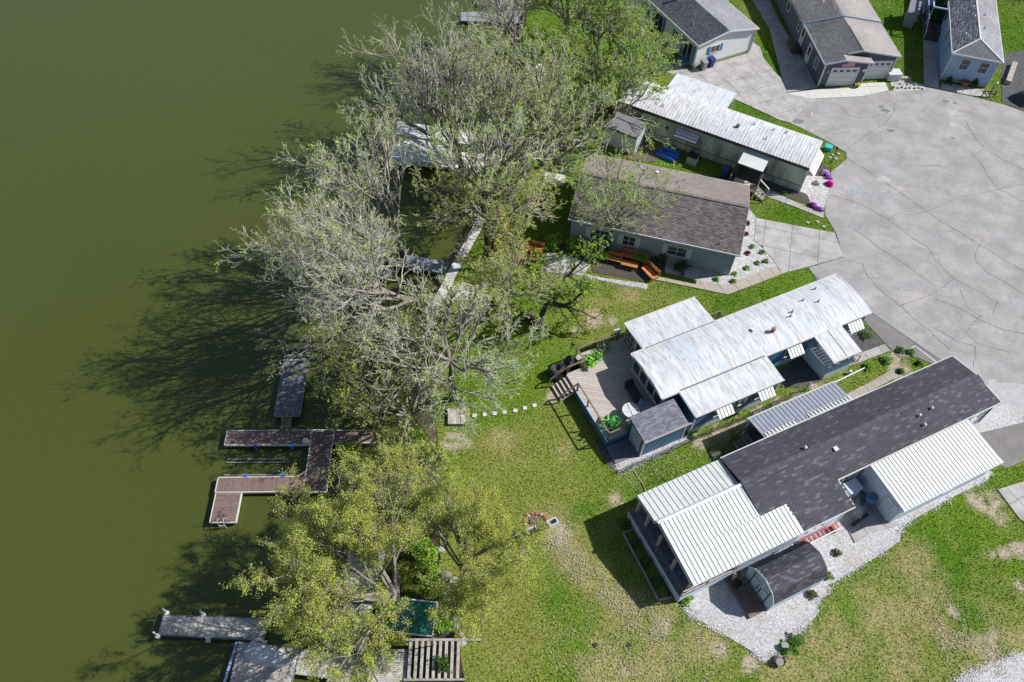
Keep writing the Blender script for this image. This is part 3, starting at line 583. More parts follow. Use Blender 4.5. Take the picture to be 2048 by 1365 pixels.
def stairs(parent, T, u0, u1, w0, z0, n, run=.27, m='wood_grey', up=None):
    """n treads leading down and out along +w of frame T from (w0, z0)"""
    rise = z0/(n+1)
    for k in range(n):
        mb = MB(T); mb.cur = (1, 1, 1); mb.box(u0, w0+k*run+.01, z0-rise*(k+1)-.04, u1, w0+(k+1)*run-.02, z0-rise*(k+1)); mb.build('tread', m, parent)
    mb = MB(T); mb.cur = (.8, .8, .8)
    for u in (u0+.03, u1-.03): mb.bar((u, w0, z0-rise-.1), (u, w0+n*run, .05), .05, .2)
    mb.build('stringer', m, parent)
def rail(parent, pts, z0, z1, post='wood_brown', step=1.4, w_=.08, balusters=0, mid=False, names=('post', 'top_rail')):
    mb = MB(); mb.cur = (1, 1, 1); done = []
    for a, b in zip(pts[:-1], pts[1:]):
        a = Vector((*a, 0)) if len(a) == 2 else Vector(a); b = Vector((*b, 0)) if len(b) == 2 else Vector(b); L_ = (b-a).length; n = max(1, round(L_/step))
        mb.bar(a+Vector((0, 0, z1)), b+Vector((0, 0, z1)), w_*1.2, .05)
        if mid: mb.bar(a+Vector((0, 0, z0+.15)), b+Vector((0, 0, z0+.15)), .05)
        for k in range(n+1):
            p = a.lerp(b, k/n)
            if any((p-q).length < .1 for q in done): continue
            done.append(p); pm = MB(); pm.cur = (1, 1, 1); pm.box(p.x-w_/2, p.y-w_/2, p.z+z0, p.x+w_/2, p.y+w_/2, p.z+z1-.026); pm.build(names[0], post, parent)
        if balusters:
            k = balusters
            while k < L_: q = a.lerp(b, k/L_); mb.bar(q+Vector((0, 0, z0+.1)), q+Vector((0, 0, z1-.02)), .03); k += balusters
    mb.build(names[1], post, parent)
def root(name, label, cat, A, h, deg, group=None):
    g = G(*A, h); return thing(name, label, cat, (g[0], g[1], 0), deg, group)
F_, Rt, Bk, Lf = (0, -1), (1, 0), (0, 1), (-1, 0)
def corner_trim(parent, pts, z0, z1, m='white_paint', w_=.1):
    for x, y in pts: MB().box(x-w_/2, y-w_/2, z0, x+w_/2, y+w_/2, z1).build('corner_board', m, parent)
# ================================================================ 1 small blue house, top right
h = root('small_house', 'light blue sided house with hipped pale grey shingle roof beside the turning circle, top right', 'house', (1905, 106.6), 3.2, -14)
W_, D_, EZ = 5.0, 19., 3.2; wx0, wx1, wy0 = .22, 4.78, .22
lapwall(h, wallframe(wx0, wy0, *F_), wx1-wx0, 0, EZ-.05, 'siding_lightblue'); lapwall(h, wallframe(wx0, D_, *Lf), D_-wy0, 0, EZ-.05, 'siding_lightblue'); lapwall(h, wallframe(wx1, wy0, *Rt), D_-wy0, 0, EZ-.05, 'siding_lightblue')
corner_trim(h, [(wx0, wy0), (wx1, wy0)], 0, EZ-.06)
RZ = EZ+.78; ax, ay = 2.5, 2.25
rf = slab3(h, [(0, 0, EZ), (W_, 0, EZ), (ax, ay, RZ)], .08, 'shingle_grey', 'roof')
rl = slab3(h, [(0, 0, EZ), (ax, ay, RZ), (ax, D_, RZ), (0, D_, EZ)], .08, 'shingle_grey', 'roof'); rr = slab3(h, [(W_, 0, EZ), (W_, D_, EZ), (ax, D_, RZ), (ax, ay, RZ)], .08, 'shingle_grey', 'roof')
sl_ = math.hypot(ax, RZ-EZ); sf_ = math.hypot(ay, RZ-EZ)
shingles(rl, (0, 0, EZ), (0, 1, 0), (ax, 0, RZ-EZ), D_, sl_, 'shingle_grey', lambda u, v_: u > v_/sl_*ay, .8, 1.6, (.3, 2.3))  # sun-averted slope: lighter tabs lift its shade
shingles(rr, (W_, 0, EZ), (0, 1, 0), (-ax, 0, RZ-EZ), D_, sl_, 'shingle_grey', lambda u, v_: u > v_/sl_*ay, .9, 1.3)
shingles(rf, (0, 0, EZ), (1, 0, 0), (0, ay, RZ-EZ), W_, sf_, 'shingle_grey', lambda u, v_: (u > v_/sf_*2.5) & (u < W_-v_/sf_*2.5), 1.2, 1.5)
mb = MB(); 
for a, b in (((0, 0, EZ+.03), (ax, ay, RZ+.03)), ((W_, 0, EZ+.03), (ax, ay, RZ+.03)), ((ax, ay, RZ+.03), (ax, D_, RZ+.03))): mb.bar(a, b, .16, .04)
mb.cur = None; mb.build('ridge_cap', 'concrete_new', h)
MB().box(-.06, -.07, EZ-.15, W_+.06, -.01, EZ+.02).box(-.07, 0, EZ-.15, -.01, D_, EZ+.02).box(W_+.01, 0, EZ-.15, W_+.07, D_, EZ+.02).build('gutter', 'white_paint', h)
for u in (1.5, 3.35): window(h, wallframe(wx0, wy0, *F_), u, 1.55, .85, 1.15, 1, 2)
T = wallframe(wx0, D_, *Lf)
for u, w_, z in ((D_-wy0-2.9, .5, 1.5), (D_-wy0-5.2, .5, 1.5), (D_-wy0-8.8, 1.0, 1.5)): window(h, T, u, z, w_, 1.2, 1, 1)
MB().cyl((.14, .1, 0), (.14, .1, EZ-.1), .05, n=6).cyl((.14, D_-9, .1), (.14, D_-9, EZ-.1), .04, n=6).build('downpipe', 'white_paint', h)
for x, y, k in ((1.2, 3.2, 1), (1.6, 5.4, 0), (2.1, 6.4, 1), (3.1, 4.7, 0), (2.1, 8.3, 1), (3.3, 7.5, 0)): vent(h, x, y, EZ+(x if x < 2.5 else 5-x)*.34, k)
mb = MB(); mb.box(wx0-.04, wy0-.04, 0, wx1+.04, wy0-.031, .35); mb.build('foundation', 'concrete', h)
SB = h
# ================================================================ 2 garage house
h = root('garage_house', 'dark slate house with twin white garage doors and tan shingle roof facing the turning circle', 'house', (1650, 129), 2.75, 7)
EZ = 2.75; RX, RZ = 4.05, 3.55; W_ = 8.4; D_ = 20.
def gtop(x): return EZ+(RZ-EZ)*(x/RX if x < RX else (W_-x)/(W_-RX))
# the left bay stands 1 m proud of the right one
lapwall(h, wallframe(.25, .2, *F_), 4.55, 0, 0, 'siding_slate', top=lambda u: min(gtop(u+.25), EZ+.41-max(0, u-1.85)*.134)-.03)
lapwall(h, wallframe(4.8, 1.2, *F_), 3.4, 0, 0, 'siding_slate', top=lambda u: gtop(u+4.8)-.06)
lapwall(h, wallframe(4.8, .2, *Rt), 1.0, 0, EZ-.1, 'siding_slate')
lapwall(h, wallframe(.25, D_, *Lf), D_-.2, 0, EZ-.05, 'siding_slate'); lapwall(h, wallframe(W_-.25, 1.2, *Rt), D_-1.2, 0, EZ-.05, 'siding_slate')
lapwall(h, wallframe(.9, 1.25, *F_), 3.9, EZ, 0, 'siding_slate', top=lambda u: gtop(u+.9)-.08)
corner_trim(h, [(.25, .2), (4.8, .2), (W_-.25, 1.2)], 0, EZ-.1, w_=.13)
# roofs: left slope, right slope, little gable over the left bay, raised rear section
rl = slab3(h, [(0, 0, EZ), (2.1, 0, EZ+.41), (2.1, 1.0, EZ+.41), (RX, 1.0, RZ), (RX, 7.1, RZ), (0, 7.1, EZ)], .09, 'shingle_tan')
rr = slab3(h, [(W_, 1.0, EZ), (W_, 7.1, EZ), (RX, 7.1, RZ), (RX, 1.0, RZ)], .09, 'shingle_tan')
rb = slab3(h, [(2.1, 0, EZ+.41), (5.15, 0, EZ-.0), (5.15, .98, EZ-.0), (2.1, .98, EZ+.41)], .09, 'shingle_tan')
rl2 = slab3(h, [(-.1, 7.1, EZ+.1), (RX, 7.1, RZ+.12), (RX, D_, RZ+.12), (-.1, D_, EZ+.1)], .09, 'shingle_tan'); rr2 = slab3(h, [(W_+.1, 7.1, EZ+.1), (W_+.1, D_, EZ+.1), (RX, D_, RZ+.12), (RX, 7.1, RZ+.12)], .09, 'shingle_tan')
S1 = math.hypot(RX, RZ-EZ); S2 = math.hypot(W_-RX, RZ-EZ)
shingles(rl, (0, 0, EZ), (0, 1, 0), (RX, 0, RZ-EZ), 7.1, S1, 'shingle_tan', lambda u, v_: (u > 1.0) | (v_ < 2.12), 1.15, 1.85)  # left slopes toned lighter than the right to offset their shade
shingles(rr, (W_, 1.0, EZ), (0, 1, 0), (RX-W_, 0, RZ-EZ), 6.1, S2, 'shingle_tan', None, .95, 1.2)
shingles(rb, (5.15, 0, EZ), (0, 1, 0), (-3.05, 0, .41), .98, 3.1, 'shingle_tan', None, .9, 1.2)
shingles(rl2, (-.1, 7.12, EZ+.1), (0, 1, 0), (RX+.1, 0, RZ-EZ), D_-7.1, S1, 'shingle_tan', None, 1.15, 1.85)
shingles(rr2, (W_+.1, 7.12, EZ+.1), (0, 1, 0), (RX-W_-.1, 0, RZ-EZ), D_-7.1, S2, 'shingle_tan', None, .95, 1.2)
mb = MB(); mb.bar((RX, 1.0, RZ+.02), (RX, 5.5, RZ+.02), .12, .04); mb.build('ridge_cap', 'wood_dark', h)
mb = MB()
for a, b in (((0, -.03, EZ-.04), (2.1, -.03, EZ+.37)), ((2.1, -.03, EZ+.37), (5.17, -.03, EZ-.04)), ((W_+.02, .97, EZ-.04), (RX, .97, RZ-.04)), ((2.6, .97, RZ-.33), (RX, .97, RZ-.04)), ((-.03, 0, EZ-.04), (-.03, D_, EZ-.04)), ((W_+.03, 1, EZ-.04), (W_+.03, D_, EZ-.04))): mb.bar(a, b, .04, .17)
mb.build('fascia', 'white_paint', h)
mb = MB()
for a, b in (((-.1, 7.09, EZ+.09), (RX, 7.09, RZ+.11)), ((W_+.1, 7.09, EZ+.09), (RX, 7.09, RZ+.11))): mb.bar(a, b, .05, .14)
mb.build('step_flashing', 'siding_lightblue', h)
def garage_door(T, u, w_, h_):
    MB(T).box(u-w_/2-.12, .03, 0, u-w_/2, .09, h_+.12).box(u+w_/2, .03, 0, u+w_/2+.12, .09, h_+.12).box(u-w_/2, .03, h_, u+w_/2, .09, h_+.12).build('door_frame', 'white_paint', h)
    o = MB(T).box(u-w_/2+.01, .02, .01, u+w_/2-.01, .03, h_-.01).build('garage_door', 'white_paint', h)
    for k in range(4): MB(T).box(u-w_/2+.02, .032, .02+k*h_/4, u+w_/2-.02, .058, (k+1)*h_/4-.02).build('door_panel', 'white_paint', o)
    for k in range(4): x = u-w_/2+w_*(k+.5)/4; MB(T).box(x-w_*.075, .06, h_*.80, x+w_*.075, .066, h_*.92).build('pane', 'glass', o)
garage_door(wallframe(.25, .2, *F_), 2.25, 2.75, 2.1); garage_door(wallframe(4.8, 1.2, *F_), 1.75, 2.5, 2.1)
T = wallframe(.25, D_, *Lf)
door(h, T, D_-.2-4.2, .85, 2.0, glass=(-.25, .9, .25, 1.8)); window(h, T, D_-.2-1.9, .95, .75, 1.0, 2, 2); door(h, T, D_-.2-6.8, .85, 2.0, z=.5, glass=(-.25, .9, .25, 1.8)); window(h, T, D_-.2-8.2, 1.2, .6, 1.1, 1, 2); window(h, T, D_-.2-12.2, 1.2, .8, .9, 1, 1)
MB().box(-.9, 6.3, .0, .21, 7.6, .5).build('landing', 'wood_dark', h)
stairs(h, wallframe(-.9, 7.6, *Lf) if False else wallframe(-.9, 6.3, *F_), 0, 1.0, 0, .5, 2, m='wood_dark'); rail(h, [(-.9, 7.55), (-.9, 6.3), (-.9, 5.7)], .3, 1.35, 'wood_dark', .6, .07, balusters=.16)
for u, y_, x0_ in ((.45, .2, .25), (4.15, .2, .25), (4.3, .2, .25)):
    mb = MB(wallframe(x0_, y_, *F_)); mb.box(u-.06, .03, 1.75, u+.06, .10, 1.85).cyl((u, .14, 1.7), (u, .14, 1.95), .06, n=6); mb.build('wall_lamp', 'white_paint', h)
vent(h, 2.6, 9.8, EZ+.85, 1)
GH = h
fl = thing('flag', 'stars and stripes flag hung flat over the left garage door', 'flag', GH.location, 7)
T = wallframe(.25, .2, *F_)
for k in range(13): MB(T).box(1.7 if k > 5 else 2.2, .045, 2.28+(12-k)*.043, 3.05, .052, 2.28+(13-k)*.043-.002).build('stripe', 'red' if k % 2 == 0 else 'white_paint', fl)
cn = MB(T).box(1.7, .045, 2.28+7*.043, 2.195, .053, 2.28+13*.043).build('canton', 'bin_blue', fl)
mb = MB(T)
for r_ in range(5):
    for c_ in range(6): x = 1.74+c_*.078+(r_ % 2)*.03; z = 2.6+r_*.048; mb.box(x, .0535, z, x+.02, .056, z+.02)
mb.build('stars', 'white_paint', cn, 'stuff')
# ================================================================ 3 white house
h = root('white_house', 'cream house with bright blue shutters and grey shingle roof above the concrete drive', 'house', (1396.7, 92), 2.85, 29.5)
W_, D_, EZ, RX, RZ = 7.7, 16., 2.85, 3.7, 3.6
def gtop(x): return EZ+(RZ-EZ)*(x/RX if x < RX else (W_-x)/(W_-RX))
lapwall(h, wallframe(.22, .2, *F_), W_-.44, .25, 0, 'siding_cream', top=lambda u: gtop(u+.22)-.05); lapwall(h, wallframe(.22, D_, *Lf), D_-.2, .25, EZ-.03, 'siding_cream'); lapwall(h, wallframe(W_-.22, .2, *Rt), D_-.2, .25, EZ-.03, 'siding_cream')
wallbox(h, .2, .19, W_-.2, D_, 0, .25, 'concrete', 'foundation')
corner_trim(h, [(.22, .2), (W_-.22, .2)], .25, EZ-.06, w_=.12)
rl = slab3(h, [(0, -.05, EZ), (RX, -.05, RZ), (RX, D_, RZ), (0, D_, EZ)], .08, 'shingle_grey'); rr = slab3(h, [(W_, -.05, EZ), (W_, D_, EZ), (RX, D_, RZ), (RX, -.05, RZ)], .08, 'shingle_grey')
shingles(rl, (0, -.05, EZ), (0, 1, 0), (RX, 0, RZ-EZ), D_, math.hypot(RX, RZ-EZ), 'shingle_grey', None, .7, 1.3); shingles(rr, (W_, -.05, EZ), (0, 1, 0), (RX-W_, 0, RZ-EZ), D_, math.hypot(W_-RX, RZ-EZ), 'shingle_grey', None, .85, 1.2)
mb = MB()
for a, b in (((0, -.08, EZ-.05), (RX, -.08, RZ-.05)), ((W_, -.08, EZ-.05), (RX, -.08, RZ-.05)), ((-.03, -.1, EZ-.05), (-.03, D_, EZ-.05)), ((W_+.03, -.1, EZ-.05), (W_+.03, D_, EZ-.05))): mb.bar(a, b, .06, .16)
mb.build('fascia', 'white_paint', h)
window(h, wallframe(.22, .2, *F_), 2.3, 1.35, 1.1, .75, 2, 1, shut='blue_trim')
T = wallframe(.22, D_, *Lf); q = D_-.2
for u, w_, z, hh, nm in ((q-1.45, 1.5, .35, 1.95, 'sliding_door'), (q-3.6, .55, 1.2, .95, 'window'), (q-7.0, 1.5, .35, 1.95, 'sliding_door'), (q-9.6, .6, 1.2, .9, 'window')): window(h, T, u, z, w_, hh, 2 if w_ > 1 else 1, 1, shut='blue_trim', name=nm)
MB().box(-.9, .9, 0, .18, 2.1, .28).box(-.55, .9, .28, .18, 2.1, .4).build('steps', 'siding_navy', h); MB().box(-.9, 6.4, 0, .18, 7.6, .3).box(-1.3, 6.4, 0, -.9, 7.6, .15).build('steps', 'dark_plastic', h)
MB().cyl((W_-.15, .1, .1), (W_-.15, .1, EZ-.1), .05, n=6).build('downpipe', 'white_paint', h)
MB().cyl((2.2, 7.4, EZ+.5), (2.2, 7.4, EZ+1.35), .16, n=10).cyl((2.2, 7.4, EZ+1.3), (2.2, 7.4, EZ+1.42), .24, .1, n=10).build('chimney_pipe', 'grey_plastic', h)
for x, y in ((2.2, 4.2), (1.3, 3.0)): vent(h, x, y, EZ+x*.34, 0)
po = slab3(h, [(W_+.0, 7.4, EZ-.05), (W_+2.2, 7.4, EZ-.25), (W_+2.2, 10., EZ-.25), (W_+0, 10., EZ-.05)], .12, 'shingle_grey', 'porch_roof')
for x, y in ((W_+2.05, 7.55), (W_+2.05, 9.8)): MB().box(x-.05, y-.05, 0, x+.05, y+.05, EZ-.37).build('porch_post', 'white_paint', h)
# ================================================================ 4 trailer home
h = root('trailer_home', 'long sage green trailer home with corrugated white metal roof between the two drives', 'trailer home', (1619.4, 337), 2.95, -26.2)
L0, W_, EZ = -19., 4.3, 2.95
T = wallframe(L0+.12, .1, *F_)
lapwall(h, T, -L0-.24, .75, EZ-.12, 'siding_sage', vertical=True, ex=.16); lapwall(h, T, -L0-.24, .02, .72, 'siding_sage', vertical=True, ex=.16, name='skirting')
MB(T).box(0, .0, .70, -L0-.24, .05, .76).build('belt_trim', 'brown_fascia', h)
lapwall(h, wallframe(-.12, .1, *Rt), W_-.2, .02, EZ-.12, 'siding_cream', vertical=True, ex=.2); lapwall(h, wallframe(L0+.12, W_-.1, *Lf), W_-.2, .02, EZ-.12, 'siding_sage', vertical=True, ex=.2); lapwall(h, wallframe(-.12, W_-.1, *Bk), -L0-.24, .02, EZ-.12, 'siding_sage', vertical=True, ex=.2)
def troof(y): return EZ+.22*(1-((y-W_/2)/(W_/2))**2)
mb = MB(); x = L0; n = 8; k = 0
while x < 0:
    e = min(x+.15, 0); dz = .0 if k % 2 else .025
    for j in range(n):
        y0, y1 = W_*j/n, W_*(j+1)/n; mb.face([(x, y0, troof(y0)+dz), (e, y0, troof(y0)+dz), (e, y1, troof(y1)+dz), (x, y1, troof(y1)+dz)])
        mb.face([(e, y0, troof(y0)), (e, y1, troof(y1)), (e, y1, troof(y1)+.025), (e, y0, troof(y0)+.025)])
    x = e; k += 1
mb.box(L0, 0, EZ-.06, 0, W_, EZ-.001); mb.build('roof', 'worn_roof', h)
MB().box(L0, -.03, EZ-.30, 0, .02, EZ+.0).build('fascia', 'brown_fascia', h)
MB().box(-.02, -.03, EZ-.12, .03, W_, EZ+.01).box(-.1, -.05, .02, .02, .06, EZ-.3).build('edge_trim', 'white_paint', h)
window(h, T, -L0-11.45, 1.25, 1.9, .85, 3, 1, frame='brown_fascia')
for k in range(6): mb = MB(T); z = 2.38-k*.07; u = -L0-11.45; d = .06+k*.14; mb.hexa([(u-1.1, d, z-.03), (u+1.1, d, z-.03), (u+1.1, d+.13, z-.1), (u-1.1, d+.13, z-.1), (u-1.1, d, z), (u+1.1, d, z), (u+1.1, d+.13, z-.07), (u-1.1, d+.13, z-.07)]); mb.build('awning_slat', 'white_paint' if k % 2 else 'grey_metal', h)
MB(T).box(-L0-13.7, .02, 1.7, -L0-13.4, .06, 2.0).build('wall_vent', 'black', h)
# slatted awning over the end window
T2 = wallframe(-.12, .1, *Rt)
for k in range(4): d = .05+k*.19; z = 2.5-k*.17; MB(T2).hexa([(.35, d, z-.03), (3.7, d, z-.03), (3.7, d+.14, z-.11), (.35, d+.14, z-.11), (.35, d, z), (3.7, d, z), (3.7, d+.14, z-.08), (.35, d+.14, z-.08)]).build('awning_slat', 'white_paint', h)
for x, y, k in ((-7.4, 1.9, 3), (-6.2, 3.0, 0), (-4.4, 3.2, 0), (-3.2, 3.5, 1), (-4.6, 1.6, 0), (-14.6, 1.2, 0)):
    if k == 3: MB().cyl((x, y, EZ), (x, y, EZ+.45), .12, n=10).cyl((x, y, EZ+.4), (x, y, EZ+.55), .2, .12, n=10).build('chimney_pipe', 'grey_plastic', h)
    else: vent(h, x, y, troof(y), k)
# side porch
PZ = 2.5
slab3(h, [(-5.9, -1.9, PZ-.1), (-3.55, -1.9, PZ-.1), (-3.55, .08, PZ), (-5.9, .08, PZ)], .07, 'white_metal', 'porch_roof')
for x in (-5.8, -3.65): MB().box(x-.05, -1.85, 0, x+.05, -1.75, PZ-.18).build('porch_post', 'wood_dark', h)
mb = MB(); boards(h, [(-6., -2.9), (-3.5, -2.9), (-3.5, .05), (-6., .05)], 90, .14, .62, .66, 'wood_dark', 'porch_floor')
rail(h, [(-6., .0), (-6., -2.85)], .66, 1.5, 'wood_dark', .95, .09, mid=True); rail(h, [(-3.5, .0), (-3.5, -1.9)], .66, 1.5, 'wood_dark', .95, .09, mid=True)
stairs(h, wallframe(-3.5, -2.9, *Rt), .05, .95, 0, .66, 3, .3, 'wood_grey'); rail(h, [(-3.5, -1.95, 0.66), (-2.5, -1.95, 0.0)], 0, .85, 'white_paint', 1.1, .07); rail(h, [(-3.5, -2.9, 0.66), (-2.5, -2.9, 0.0)], 0, .85, 'wood_grey', 1.1, .07)
door(h, T, -L0-4.6-.12, .85, 1.9, z=.7, m='siding_pale')
sbx = thing('storage_bench', 'pale slatted bench on the trailer porch beside the steps', 'bench', h.matrix_basis @ Vector((-4.9, -2.55, .66)), -26.2)
for k in range(5): mb = MB(); mb.cur = (1.7, 1.65, 1.3); mb.box(-.75, -.28+k*.12, .38, .75, -.18+k*.12, .42); mb.build('slat', 'wood_grey', sbx)
mb = MB(); mb.cur = (1, 1, .9)
for x in (-.65, .6): mb.box(x, -.25, 0, x+.06, .25, .379)
mb.build('leg', 'wood_grey', sbx)
TR = h
c = root('carport', 'carport roof of seven pale weathered panels behind the trailer', 'carport', (1619.4, 337), 2.95, -26.2)
for k in range(7): x = -15.5+k*.885; slab3(c, [(x+.02, 4.75, 2.62), (x+.86, 4.75, 2.62), (x+.86, 7.68, 2.5), (x+.02, 7.68, 2.5)], .04, 'panel_clear', 'roof_panel')
mb = MB(); 
for y in (4.8, 7.6): mb.bar((-15.5, y, 2.4), (-9.3, y, 2.4), .08, .14)
for k in range(8): x = -15.5+k*.885; mb.bar((x, 4.75, 2.64), (x, 7.7, 2.52), .035, .05)
mb.build('roof_frame', 'white_paint', c)
for x in (-15.4, -12.4, -9.4): MB().box(x-.05, 7.5, 0, x+.05, 7.6, 2.33).build('post', 'white_paint', c)
s = root('garden_shed', 'small white shed with low grey roof at the tree end of the trailer', 'shed', (1294, 249), 2.3, -28)
# local +x points right, the shed runs to the left of the corner
lapwall(s, wallframe(-3.2, -1.9, *F_), 3.1, 0, 2.0, 'siding_cream', vertical=True, ex=.2); lapwall(s, wallframe(-.1, -1.9, *Rt), 1.9, 0, 2.05, 'white_paint', vertical=True, ex=.2); lapwall(s, wallframe(-3.2, 0, *Lf), 1.9, 0, 2.0, 'siding_cream', vertical=True, ex=.2)
slab3(s, [(-3.3, -2.05, 2.06), (0, -2.05, 2.06), (0, .1, 2.35), (-3.3, .1, 2.35)], .08, 'shingle_grey'); MB().box(-3.3, -2.08, 1.9, 0, -2.04, 2.08).build('fascia', 'wood_dark', s)
door(s, wallframe(-3.2, -1.9, *F_), 1.4, .8, 1.7)
# ================================================================ 5 brown roofed house
h = root('brown_roof_house', 'wide blue grey house under a brown shingle gable roof beside the cracked concrete drive', 'house', (1137.3, 437.6), 2.8, -12.8)
W_, D_, EZ, RY, RZ = 14.2, 8.55, 2.8, 4.4, 4.1
def gt(y): return EZ+(RZ-EZ)*(y/RY if y < RY else (D_-y)/(D_-RY))
lapwall(h, wallframe(.25, .25, *F_), W_-.5, .3, EZ-.04, 'siding_bluegrey'); lapwall(h, wallframe(W_-.25, .25, *Rt), D_-.5, .3, 0, 'siding_bluegrey', top=lambda u: gt(u+.25)-.06); lapwall(h, wallframe(.25, D_-.25, *Lf), D_-.5, .3, 0, 'siding_bluegrey', top=lambda u: gt(D_-u-.25)-.06); lapwall(h, wallframe(W_-.25, D_-.25, *Bk), W_-.5, .3, EZ-.04, 'siding_bluegrey')
wallbox(h, .22, .22, W_-.22, D_-.22, 0, .3, 'concrete', 'foundation')
rf = slab3(h, [(0, 0, EZ), (W_, 0, EZ), (W_, RY, RZ), (0, RY, RZ)], .08, 'shingle_brown'); rb = slab3(h, [(W_, D_, EZ), (0, D_, EZ), (0, RY, RZ), (W_, RY, RZ)], .08, 'shingle_brown')
shingles(rf, (0, 0, EZ), (1, 0, 0), (0, RY, RZ-EZ), W_, math.hypot(RY, RZ-EZ), 'shingle_brown', None, .9, 1.9); shingles(rb, (0, D_, EZ), (1, 0, 0), (0, RY-D_, RZ-EZ), W_, math.hypot(D_-RY, RZ-EZ), 'shingle_brown', None, 1.15, 1.55)
mb = MB(); x = .05
while x < W_-.1: t = random.uniform(.9, 1.4); mb.cur = (t, t, t); mb.hexa([(x, RY-.14, RZ-.02), (x+.15, RY-.14, RZ-.02), (x+.15, RY+.14, RZ-.02), (x, RY+.14, RZ-.02), (x, RY-.14, RZ+.02), (x+.15, RY-.14, RZ+.02), (x+.15, RY+.12, RZ+.05), (x, RY+.12, RZ+.05)]); x += .17
mb.build('ridge_cap', 'shingle_brown', h, 'stuff')
MB().bar((.05, RY-.17, RZ-.005), (W_-.3, RY-.17, RZ-.005), .05, .05).build('ridge_vent', 'black', h)
MB().box(-.04, -.08, EZ-.13, W_+.04, -.005, EZ+.0).box(-.04, D_+.005, EZ-.13, W_+.04, D_+.06, EZ).build('gutter', 'white_paint', h)
for x in (-.02, W_+.02): MB().bar((x, 0, EZ-.05), (x, RY, RZ-.05), .04, .15).bar((x, D_, EZ-.05), (x, RY, RZ-.05), .04, .15).build('fascia', 'concrete_tan', h)
T = wallframe(.25, .25, *F_)
for u, w_ in ((2.5, 1.5), (5.0, 1.0), (9.05, 1.55)): window(h, T, u, 1.0, w_, 1.05, 2, 2, shut='white_paint', arch=True)
for x, y, k in ((4.7, 7.6, 1), (6.2, 7.3, 2), (8.6, 6.8, 0), (1.1, 3.0, 1), (8.1, 6.2, 0), (12.5, .6, 0)): vent(h, x, y, gt(y), k)
mb = MB(wallframe(.25, .25, *F_)); mb.box(10.2, .0, .05, 10.6, .04, .22); mb.build('crawl_vent', 'black', h)
BR = h
# ================================================================ 6 blue house with the weathered white roof
h = root('blue_house', 'dark blue house with low streaked white roof and striped window awnings beside the tan deck', 'house', (1324.6, 796.4), 2.9, 28)
L_, W_, EZ = 19., 4.25, 2.8
def bow(y): return EZ+.30*(1-((y-W_/2)/(W_/2))**2)
def bowed(parent, x0, x1, y0, y1, zf, m, n=8, th=.07, name='roof'):
    mb = MB(); xs = [x0+(x1-x0)*k/12 for k in range(13)]
    for j in range(n):
        a, b = y0+(y1-y0)*j/n, y0+(y1-y0)*(j+1)/n
        for p, q in zip(xs[:-1], xs[1:]): mb.face([(p, a, zf(a)), (q, a, zf(a)), (q, b, zf(b)), (p, b, zf(b))])
        mb.face([(x0, a, zf(a)-th), (x0, b, zf(b)-th), (x1, b, zf(b)-th), (x1, a, zf(a)-th)])
        for x in (x0, x1): mb.face([(x, a, zf(a)-th), (x, b, zf(b)-th), (x, b, zf(b)), (x, a, zf(a))])
    for y in (y0, y1): mb.face([(x0, y, zf(y)-th), (x1, y, zf(y)-th), (x1, y, zf(y)), (x0, y, zf(y))])
    return mb.build(name, m, parent)
rf = bowed(h, 0, L_, 0, W_, bow, 'worn_roof_blue')
mb = MB()       # lapped seams, patches and edging of the roof
for x in (3.05, 6.1, 9.15, 12.2, 15.2, 17.6):
    for j in range(8): a, b = W_*j/8, W_*(j+1)/8; mb.bar((x, a, bow(a)+.004), (x, b, bow(b)+.004), .05, .012)
mb.build('roof_seam', 'concrete_new', rf)
add = slab3(h, [(1.1, W_+.0, EZ+.0), (7.4, W_+.0, EZ+.0), (7.35, 6.95, EZ-.12), (1.05, 6.95, EZ-.12)], .09, 'worn_roof')
ext = slab3(h, [(1.45, -2.2, EZ-.12), (9.0, -2.2, EZ-.12), (9.0, .0, EZ+.03), (1.45, .0, EZ+.03)], .09, 'worn_roof')
prc = slab3(h, [(13.4, -2.45, EZ-.25), (16.0, -2.45, EZ-.25), (16.0, .0, EZ+.0), (13.4, .0, EZ+.0)], .08, 'worn_roof')
MB().bar((1.2, W_+.02, EZ+.01), (7.3, W_+.02, EZ+.01), .07, .03).bar((1.6, .02, EZ+.05), (8.9, .02, EZ+.05), .10, .03).bar((14.7, -2.4, EZ-.235), (14.7, 0, EZ+.015), .03, .02).build('tar_joint', 'stain_oil', h)
mb = MB()
for a, b in (((0, -.03, EZ-.06), (1.45, -.03, EZ-.06)), ((9.0, -.03, EZ-.06), (L_, -.03, EZ-.06)), ((7.4, W_+.03, EZ-.05), (L_, W_+.03, EZ-.05)), ((1.4, -2.24, EZ-.17), (9.04, -2.24, EZ-.17)), ((1.0, 6.99, EZ-.16), (7.4, 6.99, EZ-.16)), ((13.35, -2.49, EZ-.3), (16.05, -2.49, EZ-.3)), ((0, W_+.03, EZ-.05), (1.1, W_+.03, EZ-.05))): mb.bar(a, b, .07, .13)
mb.build('gutter', 'concrete_new', h)
MB().bar((-.03, 0, bow(0)-.05), (-.03, W_/2, bow(W_/2)-.05), .04, .12).build('fascia', 'siding_pale', h); MB().bar((-.03, W_, bow(0)-.05), (-.03, W_/2, bow(W_/2)-.05), .04, .12).build('fascia', 'siding_pale', h)
MB().bar((1.4, -2.2, EZ-.2), (1.4, 0, EZ-.04), .04, .12).build('fascia', 'white_paint', h); MB().bar((1.03, W_, EZ-.07), (1.03, 6.95, EZ-.17), .04, .12).build('fascia', 'white_paint', h)
